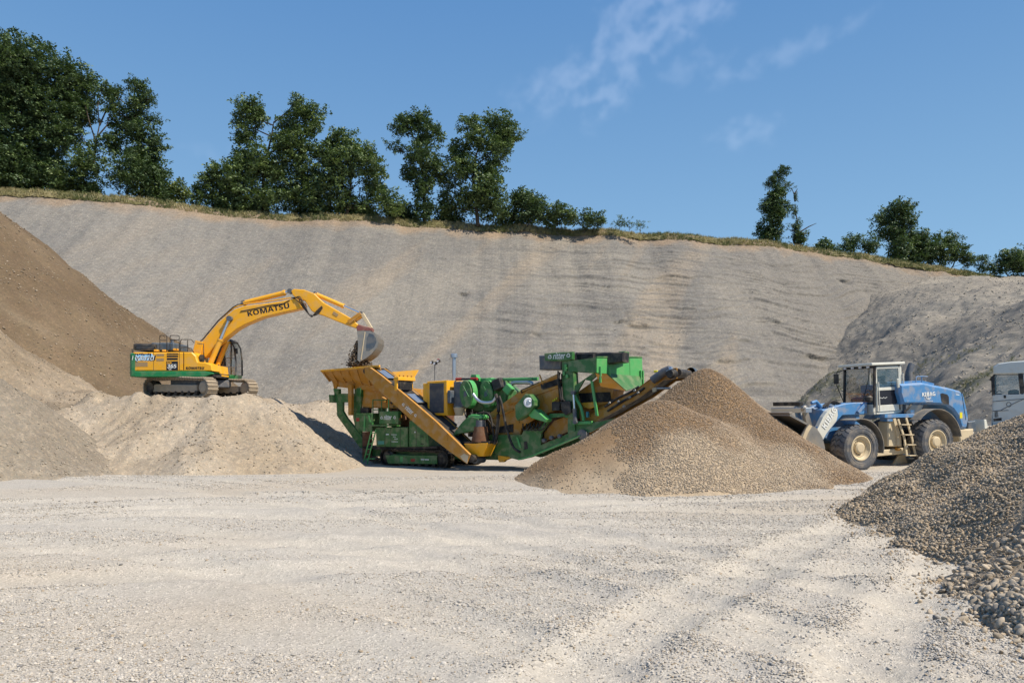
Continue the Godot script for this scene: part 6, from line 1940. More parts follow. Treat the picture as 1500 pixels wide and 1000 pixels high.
	for s in [1.1, -1.1]:
		pr(po, "portal_beam", G, pv([8.72,3.88, 9.73,4.48, 9.86,4.36, 9.54,4.1, 9.24,4.17, 8.88,3.61, 8.72,3.41]), s - 0.06, s + 0.06, 0.0)
		pr(po, "portal_post", mats.light_green, pv([9.52,4.1, 9.63,4.1, 9.87,2.61, 9.77,2.61]), s - 0.05, s + 0.05, 0.0)
		tb(po, "bent_post", mats.light_green, shift([Vector3(8.75, 3.52, 1.1), Vector3(8.85, 3.29, 1.1), Vector3(9.01, 3.05, 1.1), Vector3(9.13, 2.69, 1.1), Vector3(9.18, 2.4, 1.1)], s), 0.075, 8, true)
	pr(po, "lower_table", mats.light_green, pv([8.66,2.36, 9.53,2.39, 9.56,2.25, 8.66,2.22]), 0.6, 1.15, 0.02)
	pr(po, "table_web", G, pv([8.62,2.24, 9.99,2.37, 10.62,2.52, 9.54,1.93, 8.75,1.74]), 0.9, 1.05, 0.0)
	pr(po, "rubber_curtain", mats.rubber, pv([8.58,3.6, 10.09,3.64, 10.16,3.22, 8.71,3.2]), -0.9, 0.4)  # dark block filling the portal interior
	pr(po, "yellow_chute", mats.yellow, pv([8.85,3.17, 9.41,3.21, 9.54,2.99, 9.28,2.9, 8.98,2.96]), -0.4, 0.7, 0.03)
	pr(po, "chute_back", Y, pv([8.48,3.24, 10.26,3.28, 9.94,2.69, 8.61,2.32]), -0.8, 0.25, 0.0)
	bx(po, "teal_pump", flat_mat(Color(0.10, 0.45, 0.48), 0.4), Vector3(9.37, 2.66, 1.1), Vector3(0.12, 0.26, 0.14), Vector3.ZERO, 0.03)

	# main discharge belt rising to the right
	var db := belt_conveyor(c, "discharge_conveyor", [Vector3(8.37, 2.02, 0.75), Vector3(9.37, 2.63, 0.75), Vector3(10.46, 3.19, 0.75), Vector3(11.64, 3.81, 0.75), Vector3(12.65, 4.5, 0.75), Vector3(13.23, 4.55, 0.75)], -0.75, 0.40, Y)
	for q in [[Vector3(10.06, 2.99, 0.85), Vector3(10.66, 3.36, 0.85), Vector3(11.19, 3.59, 0.85), Vector3(11.62, 3.84, 0.85)], [Vector3(10.19, 2.81, 0.85), Vector3(10.88, 3.22, 0.85), Vector3(11.43, 3.5, 0.85), Vector3(11.86, 3.78, 0.85)]]:
		tb(db, "hose_line", mats.dark, q, 0.05, 8, true)
	for q in [Vector3(10.3, 3.16, 0.88), Vector3(10.71, 3.22, 0.88), Vector3(11.45, 3.67, 0.88), Vector3(11.6, 3.58, 0.88), Vector3(11.23, 3.39, 0.88), Vector3(10.96, 3.01, 0.88)]:
		bx(db, "clamp", mats.steel, q, Vector3(0.12, 0.1, 0.1), Vector3(0, 0, 30), 0.02)
	st = nb()
	lathe(st, [Vector2(0, 0), Vector2(0.20, 0), Vector2(0.20, 0.3), Vector2(0.15, 0.34), Vector2(0.15, 0.5), Vector2(0, 0.5)], Transform3D(Basis.IDENTITY, Vector3(13.1, 4.32, 0.8)), 20)
	part(db, "drum_motor", st, mats.dark)
	tb(db, "gear_motor", mats.grey, [Vector3(12.25, 4.08, 0.95), Vector3(12.72, 4.4, 0.95), Vector3(13.01, 4.51, 0.95)], 0.17, 14)
	tb(db, "gear_shaft", mats.zinc, [Vector3(12.91, 4.44, 0.98), Vector3(13.11, 4.5, 0.98)], 0.14, 14)
	bx(db, "beacon", mats.sticker, Vector3(12.34, 4.45, 0.8), Vector3(0.16, 0.09, 0.1), Vector3.ZERO, 0.02)
	st = nb()
	lathe(st, [Vector2(0, 0), Vector2(0.20, 0), Vector2(0.20, 0.3), Vector2(0, 0.3)], Transform3D(Basis(Vector3.UP, PI), Vector3(13.28, 4.47, -0.82)), 18)
	part(db, "drum_motor", st, mats.slate)
	tb(db, "scraper_bar", mats.zinc, [Vector3(12.25, 3.76, 0.7), Vector3(13.01, 3.75, 0.7)] + shift([Vector3(13.52, 3.78, 0.7)], -0.6), 0.05, 8)
	pr(db, "scraper_plate", mats.cream, pv([13.15,3.68, 13.53,3.93, 13.59,3.87, 13.39,3.59, 13.12,3.53]), -0.6, -0.5)
	pr(db, "scraper_plate", mats.cream, pv([12.17,3.77, 12.34,3.8, 12.36,3.63, 12.2,3.59]), 0.72, 0.8)
	st = nb()
	lathe(st, [Vector2(0, -0.16), Vector2(0.22, -0.16), Vector2(0.22, 0.1), Vector2(0.1, 0.12), Vector2(0, 0.12)], Transform3D(Basis.IDENTITY, Vector3(9.12, 1.8, 1.05)), 18)
	part(db, "tail_wheel", st, mats.grey)


# ---------------------------------------------------------------- wheel loader
func big_wheel(parent: Node, at: Vector3, r: float, w: float, out: float) -> Node3D:
	# out: +1 when the disc faces +z
	var g := group(parent, "wheel")
	g.position = at
	var ring := Basis(Vector3.UP, 0.0 if out > 0 else PI)
	var st := nb()
	var h := w * 0.5
	var rim := r * 0.50
	lathe(st, [Vector2(rim, -h * 0.86), Vector2(r * 0.72, -h * 0.99), Vector2(r * 0.86, -h * 0.97), Vector2(r * 0.93, -h * 0.88), Vector2(r * 0.955, -h * 0.6), Vector2(r * 0.96, 0), Vector2(r * 0.955, h * 0.6), Vector2(r * 0.93, h * 0.88), Vector2(r * 0.86, h * 0.97), Vector2(r * 0.72, h * 0.99), Vector2(r * 0.60, h * 0.93), Vector2(rim, h * 0.86)], Transform3D(ring, Vector3.ZERO), 48)
	for k in 3:
		var rr: float = [0.82, 0.66, 0.565][k] * r
		var ring_pts := []
		for j in 41:
			ring_pts.append(ring * Vector3(rr * cos(TAU * j / 40.0), rr * sin(TAU * j / 40.0), h * [0.975, 0.965, 0.915][k]))
		tube(st, ring_pts, 0.012, 5, false)
	var tyre := part(g, "tyre", st, mats.tyre)
	# tread: wavy bars across the crown
	st = nb()
	var n := 26
	for k in n:
		var a0 := TAU * k / n
		var zig := [[-0.96, 0.075, 0.925], [-0.62, 0.03, 0.985], [-0.28, -0.075, 0.995], [0.0, 0.02, 1.0], [0.28, -0.075, 0.995], [0.62, 0.03, 0.985], [0.96, 0.075, 0.925]]
		for j in 6:
			var p: Array = zig[j]
			var q: Array = zig[j + 1]
			var wd := 0.36 * TAU / n
			var c := []
			for e in [[p, -1.0], [q, -1.0], [q, 1.0], [p, 1.0]]:
				var a: float = a0 + float(e[0][1]) + wd * float(e[1])
				for rad in [0.93, 1.0]:
					var rr: float = r * (0.90 if rad < 0.95 else float(e[0][2]))
					c.append(ring * Vector3(rr * cos(a), rr * sin(a), float(e[0][0]) * h))
			var mid := Vector3.ZERO
			for x in c: mid += x / 8.0
			quad(st, c[1], c[3], c[5], c[7], mid)
			quad(st, c[0], c[1], c[3], c[2], mid)
			quad(st, c[4], c[5], c[7], c[6], mid)
			if j == 0: quad(st, c[0], c[1], c[7], c[6], mid)
			if j == 5: quad(st, c[2], c[3], c[5], c[4], mid)
	part(tyre, "tread", st, mats.tyre)
	st = nb()
	lathe(st, [Vector2(rim + 0.025, h * 0.84), Vector2(rim + 0.03, h * 0.92), Vector2(rim - 0.01, h * 0.93), Vector2(rim - 0.04, h * 0.80), Vector2(rim - 0.10, h * 0.66), Vector2(rim - 0.14, h * 0.70), Vector2(rim - 0.17, h * 0.58), Vector2(rim - 0.21, h * 0.52), Vector2(0.24, h * 0.52), Vector2(0.22, h * 0.80), Vector2(0.16, h * 0.88), Vector2(0.0, h * 0.88)], Transform3D(ring, Vector3.ZERO), 36)
	var hub := part(g, "rim", st, mats.cream)
	st = nb()
	for k in 16:
		var a := TAU * k / 16.0
		lathe(st, [Vector2(0.016, 0), Vector2(0.016, 0.03), Vector2(0, 0.03)], Transform3D(ring, ring * Vector3(0.255 * cos(a), 0.255 * sin(a), h * 0.52)), 6)
	part(hub, "wheel_nuts", st, mats.cream)
	return g

func arch(cx: float, cy: float, r: float, a0: float, a1: float, t: float, n := 14) -> PackedVector2Array:
	var p := PackedVector2Array()
	for k in n + 1:
		var a := lerpf(a0, a1, float(k) / n)
		p.append(Vector2(cx + r * cos(a), cy + r * sin(a)))
	for k in range(n, -1, -1):
		var a := lerpf(a0, a1, float(k) / n)
		p.append(Vector2(cx + (r - t) * cos(a), cy + (r - t) * sin(a)))
	return p

func loader() -> void:
	var l := Node3D.new()
	l.name = "wheel_loader"
	add_child(l)
	l.position = Vector3(13.16, 0, -29.36)
	l.rotation_degrees = Vector3(0, 20, 3)
	tag(l, "blue wheel loader with a white cab, digging into the screened gravel pile", "wheel loader")
	var B: Material = mats.blue
	var st: SurfaceTool
	var fw := Vector3(0.06, 0.9, 1.45)
	var rw := Vector3(4.12, 0.87, 1.45)
	for s in [1.0, -1.0]:
		big_wheel(l, Vector3(fw.x, fw.y, s * 1.09), 0.935, 0.76, s)
		big_wheel(l, Vector3(rw.x, rw.y, s * 1.09), 0.935, 0.76, s)
	tb(l, "front_axle", mats.cream, [Vector3(fw.x, fw.y, -0.8), Vector3(fw.x, fw.y, 0.8)], 0.24, 14)
	tb(l, "rear_axle", mats.cream, [Vector3(rw.x, rw.y, -0.8), Vector3(rw.x, rw.y, 0.8)], 0.24, 14)
	bx(l, "chassis", mats.dark, Vector3((fw.x + rw.x) * 0.5 + 0.4, 1.05, 0), Vector3(4.6, 0.7, 0.95), Vector3.ZERO, 0.05)
	bx(l, "belly_plate", mats.cream, Vector3((fw.x + rw.x) * 0.5 + 0.2, 0.55, 0.35), Vector3(2.2, 0.25, 1.0), Vector3.ZERO, 0.03)
	# rear bonnet
	var bon := group(l, "bonnet")
	var prof := pv([2.64,3.32, 3.91,3.33, 4.52,3.2, 5.33,3.06, 6.03,2.89, 6.23,2.77, 6.43,2.07, 6.49,1.68, 6.35,1.26, 5.99,1.28, 5.82,1.81, 5.56,2.11, 5.17,2.33, 3.87,2.43, 2.78,2.48, 2.62,2.96])
	pr(bon, "bonnet_shell", B, prof, -1.05, 1.05, 0.09)
	pr(bon, "bonnet_ridge", B, pv([3.15,3.39, 4.22,3.42, 4.95,3.26, 4.94,3.13, 3.14,3.2]), -0.7, 0.7, 0.08)
	pr(bon, "rear_seam", mats.navy, pv([6.06,2.84, 6.09,2.84, 6.28,1.64, 6.25,1.64]), 1.04, 1.054)
	pr(bon, "air_intake", mats.dark, pv([4.85,2.81, 4.95,2.84, 5.24,2.77, 5.32,2.67, 5.32,2.35, 5.09,2.38, 4.9,2.49]), 1.04, 1.06)
	var logo := group(bon, "emblem")
	words(logo, "lettering", "KIBAG", mats.mark, Vector3(4.18, 2.83, 1.06), 0.16, Basis.IDENTITY, 0.01, 0.0, 1.15)
	st = nb()
	var lc := Vector3(4.16, 2.77, 1.06)
	for k in 20:
		var a := PI + PI * k / 20.0
		var b := PI + PI * (k + 1) / 20.0
		span(st, lc + Vector3(cos(a), sin(a), 0) * 0.14 + Vector3(0, -0.01, 0), lc + Vector3(cos(b), sin(b), 0) * 0.14 + Vector3(0, -0.01, 0), 0.008, 0.018, Vector3.UP, 0.0)
	span(st, lc + Vector3(0, 0.16, 0), lc + Vector3(0, -0.14, 0), 0.008, 0.016, Vector3.UP, 0.0)
	span(st, lc + Vector3(-0.05, -0.09, 0), lc + Vector3(0, -0.15, 0), 0.008, 0.016, Vector3.UP, 0.0)
	span(st, lc + Vector3(0.05, -0.09, 0), lc + Vector3(0, -0.15, 0), 0.008, 0.016, Vector3.UP, 0.0)
	span(st, lc + Vector3(-0.16, -0.24, 0), lc + Vector3(0.24, -0.24, 0), 0.008, 0.012, Vector3.UP, 0.0)
	part(logo, "anchor_mark", st, mats.mark)
	pr(bon, "side_print", mats.mark, pv([5.76,2.76, 5.94,2.73, 5.94,2.7, 5.76,2.73]), 1.04, 1.055)
	pr(bon, "reflector", mats.sticker, pv([5.93,1.98, 6.07,1.97, 6.07,1.73, 5.92,1.73]), 1.04, 1.056)
	tb(l, "exhaust_stack", mats.grey, [Vector3(4.14, 3.29, 0.15), Vector3(4.16, 3.67, 0.15), Vector3(4.18, 3.79, 0.15), Vector3(4.31, 4.05, 0.15), Vector3(4.36, 4.12, 0.15)], [0.15, 0.15, 0.14, 0.13, 0.13], 14)
	rail(l, "handrail", B, [[Vector3(3.62, 3.17, 0.95), Vector3(3.65, 3.57, 0.95), Vector3(3.74, 3.59, 0.95), Vector3(4.29, 3.57, 0.95)], [Vector3(3.89, 2.45, 0.95), Vector3(3.95, 3.56, 0.95)], [Vector3(3.49, 3.18, 0.95), Vector3(3.52, 3.04, 0.95), Vector3(3.36, 2.85, 0.95), Vector3(3.31, 1.92, 0.95)], [Vector3(3.57, 3.18, 1), Vector3(3.69, 3, 1), Vector3(3.72, 2.46, 1)]], 0.022)
	for q in [[Vector3(3.23, 2.87, 0.9), mats.ochre], [Vector3(3.47, 2.76, 0.95), mats.white]]:
		st = nb()
		lathe(st, [Vector2(0, -0.14), Vector2(0.085, -0.13), Vector2(0.095, 0.1), Vector2(0.05, 0.16), Vector2(0, 0.16)], Transform3D(Basis(Vector3.RIGHT, -PI / 2), q[0]), 14)
		part(l, "filter_canister", st, q[1])
	bx(l, "filter_bracket", mats.dark, Vector3(3.33, 2.6, 0.8), Vector3(0.4, 0.3, 0.2), Vector3.ZERO, 0.03)
	for k in 3: tb(l, "hose", mats.dark, [Vector3(3.35, 2.57, 0.95) + Vector3(0.04 * k, 0, 0), Vector3(3.13, 2.35, 1) + Vector3(0.03 * k, 0, 0), Vector3(2.92, 2.19, 0.95) + Vector3(0, -0.04 * k, 0)], 0.022, 6, true)
	# fenders
	for s in [1.0, -1.0]:
		st = nb()
		prism(st, arch(rw.x, rw.y, 1.36, 0.10, 2.35, 0.03), s * 1.10 - 0.36, s * 1.10 + 0.36)
		part(l, "rear_fender", st, mats.fender)
		st = nb()
		prism(st, arch(fw.x, fw.y, 1.16, -0.25, 1.85, 0.03), s * 1.10 - 0.36, s * 1.10 + 0.36)
		part(l, "front_fender", st, mats.fender)
	pr(l, "fender_panel", mats.slate, pv([2.99,2.47, 4.01,2.42, 3.88,2.26, 3.78,1.84, 3.14,1.87, 2.97,2.14]), 0.3, 0.98, 0.02)
	# counterweight and bumper
	pr(l, "counterweight", mats.cream, pv([5.85,1.26, 6.8,1.23, 6.77,0.73, 5.98,0.7]), -1.0, 1.0, 0.05)
	pr(l, "rear_bumper", mats.slate, pv([6.6,1.53, 7.05,1.56, 7.11,1.09, 6.54,1.09]), -0.95, 0.9, 0.03)
	pr(l, "rear_plate", mats.white, pv([7.49,1.59, 7.64,1.58, 7.72,1.25, 7.89,1.12, 7.88,0.97, 7.5,0.93]), 0.45, 0.95, 0.02)
	# cab
	var cab := group(l, "cab")
	var zn := 0.78
	var fx := Vector3(1.6, 2.6, 0.78).x
	var rx := Vector3(3, 2.53, 0.78).x
	var y0 := Vector3(2.18, 2.12, 0.78).y
	var y1 := Vector3(2.28, 4.07, 0.78).y
	pr(cab, "cab_base", mats.white, PackedVector2Array([Vector2(fx - 0.12, y0), Vector2(rx, y0), Vector2(rx, y0 + 0.10), Vector2(fx - 0.12, y0 + 0.10)]), -zn, zn, 0.02)
	pr(cab, "front_panel", mats.white, PackedVector2Array([Vector2(fx - 0.16, y0 + 0.1), Vector2(fx + 0.02, y0 + 0.1), Vector2(fx + 0.02, y0 + 0.36), Vector2(fx - 0.16, y0 + 0.42)]), -zn, zn, 0.02)
	bx(cab, "roof", mats.white, Vector3((fx + rx) * 0.5 - 0.05, y1 + 0.10, 0), Vector3(rx - fx + 0.42, 0.11, zn * 2 + 0.22), Vector3.ZERO, 0.05)
	bx(cab, "roof_underside", mats.dark, Vector3((fx + rx) * 0.5 - 0.05, y1 + 0.0, 0), Vector3(rx - fx + 0.1, 0.09, zn * 2 + 0.02), Vector3.ZERO, 0.02)
	for k in 4: bx(cab, "roof_lamp", mats.lamp_glass, Vector3(fx - 0.16, y1 + 0.0, -0.6 + 0.4 * k), Vector3(0.07, 0.08, 0.13), Vector3.ZERO, 0.02)
	for z in [zn, -zn]:
		st = nb()
		span(st, Vector3(fx - 0.10, y0 + 0.3, z), Vector3(fx + 0.02, y1, z), 0.08, 0.10)
		part(cab, "front_pillar", st, mats.dark)
		st = nb()
		span(st, Vector3(rx - 0.04, y0 + 0.1, z), Vector3(rx - 0.04, y1, z), 0.08, 0.10)
		part(cab, "rear_pillar", st, mats.white)
	plate4(cab, "windscreen", mats.glass, Vector3(fx - 0.1, y0 + 0.40, zn - 0.04), Vector3(fx - 0.1, y0 + 0.40, -zn + 0.04), Vector3(fx + 0.02, y1, -zn + 0.04), Vector3(fx + 0.02, y1, zn - 0.04), 0.008)
	plate4(cab, "rear_window", mats.glass, Vector3(rx, y0 + 0.5, zn - 0.06), Vector3(rx, y0 + 0.5, -zn + 0.06), Vector3(rx, y1, -zn + 0.06), Vector3(rx, y1, zn - 0.06), 0.008)
	bx(cab, "rear_wall", mats.dark, Vector3(rx - 0.02, y0 + 0.3, 0), Vector3(0.05, 0.45, zn * 2 - 0.1), Vector3.ZERO, 0.0)
	bx(cab, "cab_floor", mats.dark, Vector3((fx + rx) * 0.5, y0 + 0.13, 0), Vector3(rx - fx, 0.05, zn * 2 - 0.1), Vector3.ZERO, 0.0)
	bx(cab, "dashboard", mats.grey, Vector3(fx + 0.14, y0 + 0.55, 0), Vector3(0.32, 0.32, 1.1), Vector3(0, 0, 12), 0.06)
	tb(cab, "steering_column", mats.dark, [Vector3(fx + 0.2, y0 + 0.5, 0.0), Vector3(fx + 0.42, y0 + 0.86, 0.0)], 0.035, 8)
	st = nb()
	var rim_pts := []
	for k in 25: rim_pts.append(Vector3(fx + 0.43, y0 + 0.88, 0.0) + Basis(Vector3(0, 0, 1), 0.6) * Vector3(0.0 + 0.0, 0.0, 0.0) + Basis(Vector3(0, 0, 1), 0.55) * Vector3(0.20 * cos(TAU * k / 24.0), 0, 0.20 * sin(TAU * k / 24.0)))
	tube(st, rim_pts, 0.016, 6, false)
	part(cab, "steering_wheel", st, mats.dark)
	bx(cab, "driver_seat", mats.dark, Vector3(rx - 0.45, y0 + 0.52, 0), Vector3(0.5, 0.16, 0.52), Vector3.ZERO, 0.06)
	bx(cab, "seat_back", mats.dark, Vector3(rx - 0.24, y0 + 0.95, 0), Vector3(0.14, 0.75, 0.48), Vector3(0, 0, -8), 0.06)
	bx(cab, "headrest", mats.dark, Vector3(rx - 0.16, y0 + 1.45, 0), Vector3(0.10, 0.24, 0.28), Vector3(0, 0, -8), 0.05)
	# far side: window and door frame
	pr(cab, "far_window", mats.glass, PackedVector2Array([Vector2(fx, y0 + 0.4), Vector2(rx - 0.08, y0 + 0.4), Vector2(rx - 0.08, y1), Vector2(fx + 0.05, y1)]), -zn - 0.004, -zn + 0.004)
	pr(cab, "far_panel", mats.white, PackedVector2Array([Vector2(fx, y0 + 0.1), Vector2(rx - 0.08, y0 + 0.1), Vector2(rx - 0.08, y0 + 0.4), Vector2(fx, y0 + 0.4)]), -zn - 0.02, -zn + 0.02)
	# near door
	var door := group(cab, "door")
	var dx0 := fx + 0.04
	var dx1 := rx - 0.10
	var dy0 := y0 + 0.12
	var dy1 := y1 - 0.02
	var ym := lerpf(dy0, dy1, 0.50)
	st = nb()
	for q in [[Vector3(dx0, dy0, zn), Vector3(dx0 + 0.0, dy1, zn)], [Vector3(dx1, dy0, zn), Vector3(dx1, dy1, zn)]]:
		span(st, q[0], q[1], 0.06, 0.11)
	for q in [[dy0 + 0.12, 0.26], [dy1 - 0.03, 0.10], [ym, 0.12]]:
		span(st, Vector3(dx0 + 0.05, q[0], zn), Vector3(dx1 - 0.05, q[0], zn), 0.06, q[1])
	part(door, "door_frame", st, mats.white)
	pr(door, "upper_pane", mats.glass, PackedVector2Array([Vector2(dx0 + 0.05, ym + 0.06), Vector2(dx1 - 0.05, ym + 0.06), Vector2(dx1 - 0.05, dy1 - 0.08), Vector2(dx0 + 0.05, dy1 - 0.08)]), zn - 0.004, zn + 0.004)
	pr(door, "lower_pane", mats.navy, PackedVector2Array([Vector2(dx0 + 0.05, dy0 + 0.25), Vector2(dx1 - 0.28, dy0 + 0.25), Vector2(dx1 - 0.05, dy0 + 0.42), Vector2(dx1 - 0.05, ym - 0.06), Vector2(dx0 + 0.05, ym - 0.06)]), zn - 0.01, zn + 0.012)
	st = nb()
	var sq := Vector3(dx0 + 0.16, ym - 0.36, zn + 0.016)
	for k in 8: span(st, sq + Vector3(0.05 * k, 0.025 * sin(k * 1.9), 0), sq + Vector3(0.05 * k + 0.05, 0.025 * sin(k * 1.9 + 1.9), 0), 0.006, 0.014, Vector3.UP, 0.0)
	part(door, "script_mark", st, mats.mark)
	bx(door, "door_handle", mats.dark, Vector3(dx1 - 0.06, dy0 + 0.15, zn + 0.04), Vector3(0.05, 0.26, 0.04), Vector3.ZERO, 0.01)
	rail(cab, "grab_rail", mats.white, [[Vector3(dx0 + 0.05, ym + 0.3, zn + 0.08), Vector3(dx0 + 0.05, dy0 + 0.02, zn + 0.10)], [Vector3(rx + 0.03, dy1 - 0.3, zn + 0.08), Vector3(rx + 0.06, dy0 + 0.1, zn + 0.10)]], 0.025)
	bx(cab, "mirror", mats.white, Vector3(2.64, 3.35, 0.95), Vector3(0.10, 0.38, 0.08), Vector3(0, -20, 3), 0.03)
	bx(cab, "mirror", mats.dark, Vector3(fx - 0.30, y1 - 0.42, -zn - 0.18), Vector3(0.08, 0.42, 0.20), Vector3(0, 20, 0), 0.03)
	tb(cab, "mirror_arm", mats.dark, [Vector3(fx - 0.02, y1 - 0.05, -zn), Vector3(fx - 0.28, y1 - 0.15, -zn - 0.16), Vector3(fx - 0.30, y1 - 0.7, -zn - 0.16), Vector3(fx - 0.06, y0 + 0.4, -zn)], 0.02, 6)
	tb(cab, "wiper", mats.dark, [Vector3(fx - 0.12, y0 + 0.45, 0.2), Vector3(fx - 0.02, y1 - 0.25, 0.55)], 0.012, 5)
	# engine side deck, tank and steps
	pr(l, "side_deck", B, pv([1.79,2.12, 3.41,2.06, 3.41,1.91, 1.78,1.98]), 0.5, 1.02, 0.01)
	pr(l, "deck_bracket", B, pv([1.96,2, 2.26,1.98, 2.25,1.81, 1.96,1.83]), 0.6, 0.98, 0.01)
	pr(l, "deck_bracket", B, pv([3.23,2.23, 3.46,2.22, 3.4,1.75, 3.21,1.84]), 0.6, 0.98, 0.01)
	pr(l, "fuel_tank", mats.cream, pv([2.06,1.79, 2.48,1.94, 2.77,1.14, 2.78,0.74, 2.01,0.79]), 0.4, 0.92, 0.04)
	pr(l, "tank_bracket", mats.cream, pv([2.25,1.92, 2.4,1.94, 2.62,1.26, 2.6,0.79, 2.43,0.8, 2.45,1.16]), 0.88, 1.0, 0.01)
	tb(l, "drain_valve", mats.ochre, [Vector3(2.45, 0.68, 0.9), Vector3(2.63, 0.64, 0.9)], 0.06, 8)
	var steps := group(l, "steps")
	for q in [[Vector3(2.34, 1.89, 1.15), Vector3(2.63, 1.15, 1.15), Vector3(2.74, 0.37, 1.15)], [Vector3(2.78, 1.92, 1.15), Vector3(3.04, 1.13, 1.15), Vector3(3.21, 0.37, 1.15)]]:
		st = nb()
		span(st, q[0], q[1], 0.05, 0.10)
		span(st, q[1], q[2], 0.05, 0.10)
		part(steps, "step_rail", st, mats.cream)
	for q in [[Vector3(2.4, 1.67, 1.15), Vector3(2.92, 1.64, 1.15)], [Vector3(2.56, 1.25, 1.15), Vector3(3.05, 1.22, 1.15)], [Vector3(2.69, 0.83, 1.15), Vector3(3.17, 0.81, 1.15)], [Vector3(2.76, 0.39, 1.15), Vector3(3.21, 0.37, 1.15)]]:
		st = nb()
		span(st, q[0], q[1], 0.26, 0.04)
		part(steps, "tread", st, mats.cream)
	pr(l, "mud_flap", mats.cream, pv([2.95,0.36, 3.29,0.34, 3.46,-0.04, 2.63,-0.01]), 0.5, 0.56)
	# front frame and lift arms
	pr(l, "front_frame", B, pv([-0.86,2.45, 1.12,2.62, 1.04,1.23, -0.28,1.05, -0.92,1.36]), -0.5, 0.45, 0.04)
	for s in [1.0, -1.0]:
		var arm := group(l, "lift_arm")
		pr(arm, "arm_plate", B, pv([-1.09,2.16, -0.87,2.39, -0.59,2.54, -0.03,2.64, 0.61,2.67, 0.85,2.63, 1.02,2.41, 1.01,2.16, -0.12,2.18, -0.38,1.99, -0.92,1.51, -1.14,1.25, -1.33,1.37, -1.42,1.73]), s * 0.66 - 0.09, s * 0.66 + 0.09, 0.03)
		pr(arm, "arm_dust", mats.white, pv([-1.11,2.17, -0.9,2.38, -0.63,2.52, -0.39,2.45, -0.37,2.21, -0.45,2, -0.97,1.53, -1.17,1.29, -1.35,1.4, -1.42,1.72]), s * 0.66 - 0.096, s * 0.66 + 0.097, 0.0)
		if s > 0:
			words(arm, "lettering", "KIBAG", mats.mark, Vector3(-0.81, 2.12, 0.77), 0.24, Basis(Vector3(0, 0, 1), deg_to_rad(50)), 0.012)
			st = nb()
			span(st, Vector3(1.02, 2.6, 0.8), Vector3(0.61, 2.26, 0.8), 0.10, 0.14)
			part(arm, "lamp_bracket", st, B)
			st = nb()
			lathe(st, [Vector2(0, -0.12), Vector2(0.15, -0.08), Vector2(0.17, 0.06), Vector2(0.10, 0.13), Vector2(0, 0.14)], Transform3D(Basis(Vector3.RIGHT, -PI / 2), Vector3(1.14, 2.78, 0.85)), 16)
			part(arm, "work_lamp", st, mats.dark)
	pr(l, "front_hood", B, pv([-0.36,2.5, 0.64,2.66, 1.43,2.64, 1.4,2.16, 0.12,2.2]), -0.6, 0.55, 0.04)
	pr(l, "hood_bevel", mats.navy, pv([0.62,2.65, 0.76,2.64, 0.53,2.27, 0.32,2.22]), 0.5, 0.57)
	var zb := group(l, "tilt_linkage")
	ram(zb, "tilt_cylinder", Vector3(0.32, 2.5, 0), Vector3(-1.29, 2.53, 0), 0.13, 0.6, B)
	st = nb()
	span(st, Vector3(-1.54, 2.59, 0.2), Vector3(-1.31, 1.76, 0.2), 0.12, 0.24)
	part(zb, "bell_crank", st, mats.steel)
	st = nb()
	span(st, Vector3(-1.48, 2.54, -0.25), Vector3(-1.38, 1.86, -0.25), 0.12, 0.2)
	part(zb, "bell_crank", st, B)
	for q in [Vector3(-1.63, 2.53, 0.32), Vector3(-1.57, 2.51, -0.15)]:
		st = nb()
		lathe(st, [Vector2(0, -0.06), Vector2(0.13, -0.06), Vector2(0.13, 0.06), Vector2(0.06, 0.09), Vector2(0, 0.09)], Transform3D(Basis.IDENTITY, q), 16)
		part(zb, "pivot_pin", st, mats.steel)
	tb(zb, "crank_stay", B, [Vector3(-1.06, 2.73, 0.1), Vector3(-0.82, 2.78, 0.1), Vector3(-0.58, 2.54, 0.1)], 0.07, 8)
	for k in 4: tb(zb, "hose", mats.dark, [Vector3(-0.55, 2.54, 0.1) + Vector3(0, 0, 0.1 * k), Vector3(-0.26, 2.69, 0.1) + Vector3(0, 0.03 * k, 0.1 * k), Vector3(0.16, 2.62, 0.1) + Vector3(0, 0, 0.1 * k)], 0.03, 6, true)
	tb(zb, "cross_tube", B, [Vector3(-0.66, 1.99, 0) + Vector3(0, 0, -0.6), Vector3(-0.66, 1.99, 0) + Vector3(0, 0, 0.6)], 0.16, 14)
	# bucket, mouth forward
	var bk := group(l, "bucket")
	var wz := 1.62
	var back := pv([-3.47,2.43, -2.66,2.03, -2.29,1.83, -2.04,1.48, -1.93,1.08, -1.98,0.75, -2.35,0.57, -3.51,0.5, -3.5,0.58, -2.41,0.65, -2.09,0.81, -2.04,1.09, -2.14,1.43, -2.37,1.75, -2.7,1.96, -3.5,2.36])
	pr(bk, "bucket_shell", mats.steel, back, -wz, wz)
	for s in [1.0, -1.0]:
		pr(bk, "side_plate", mats.steel, pv([-2.66,2.03, -2.29,1.83, -2.04,1.48, -1.93,1.08, -1.98,0.75, -2.35,0.57, -3.51,0.5, -3.39,0.95, -3.07,1.54]), s * wz - 0.03, s * wz + 0.03)
	st = nb()
	span(st, Vector3(Vector3(-3.44, 2.43, 1.62).x, Vector3(-3.44, 2.43, 1.62).y + 0.03, -wz), Vector3(Vector3(-3.44, 2.43, 1.62).x, Vector3(-3.44, 2.43, 1.62).y + 0.03, wz), 0.14, 0.06)
	part(bk, "spill_edge", st, mats.steel)
	st = nb()
	span(st, Vector3(Vector3(-1.87, 2.47, 0).x + 0.3, Vector3(-1.87, 2.47, 0).y + 0.0, -wz + 0.1), Vector3(Vector3(-1.87, 2.47, 0).x + 0.3, Vector3(-1.87, 2.47, 0).y + 0.0, 0.5), 0.3, 0.2)
	part(bk, "coupler_beam", st, mats.zinc)
	st = nb()
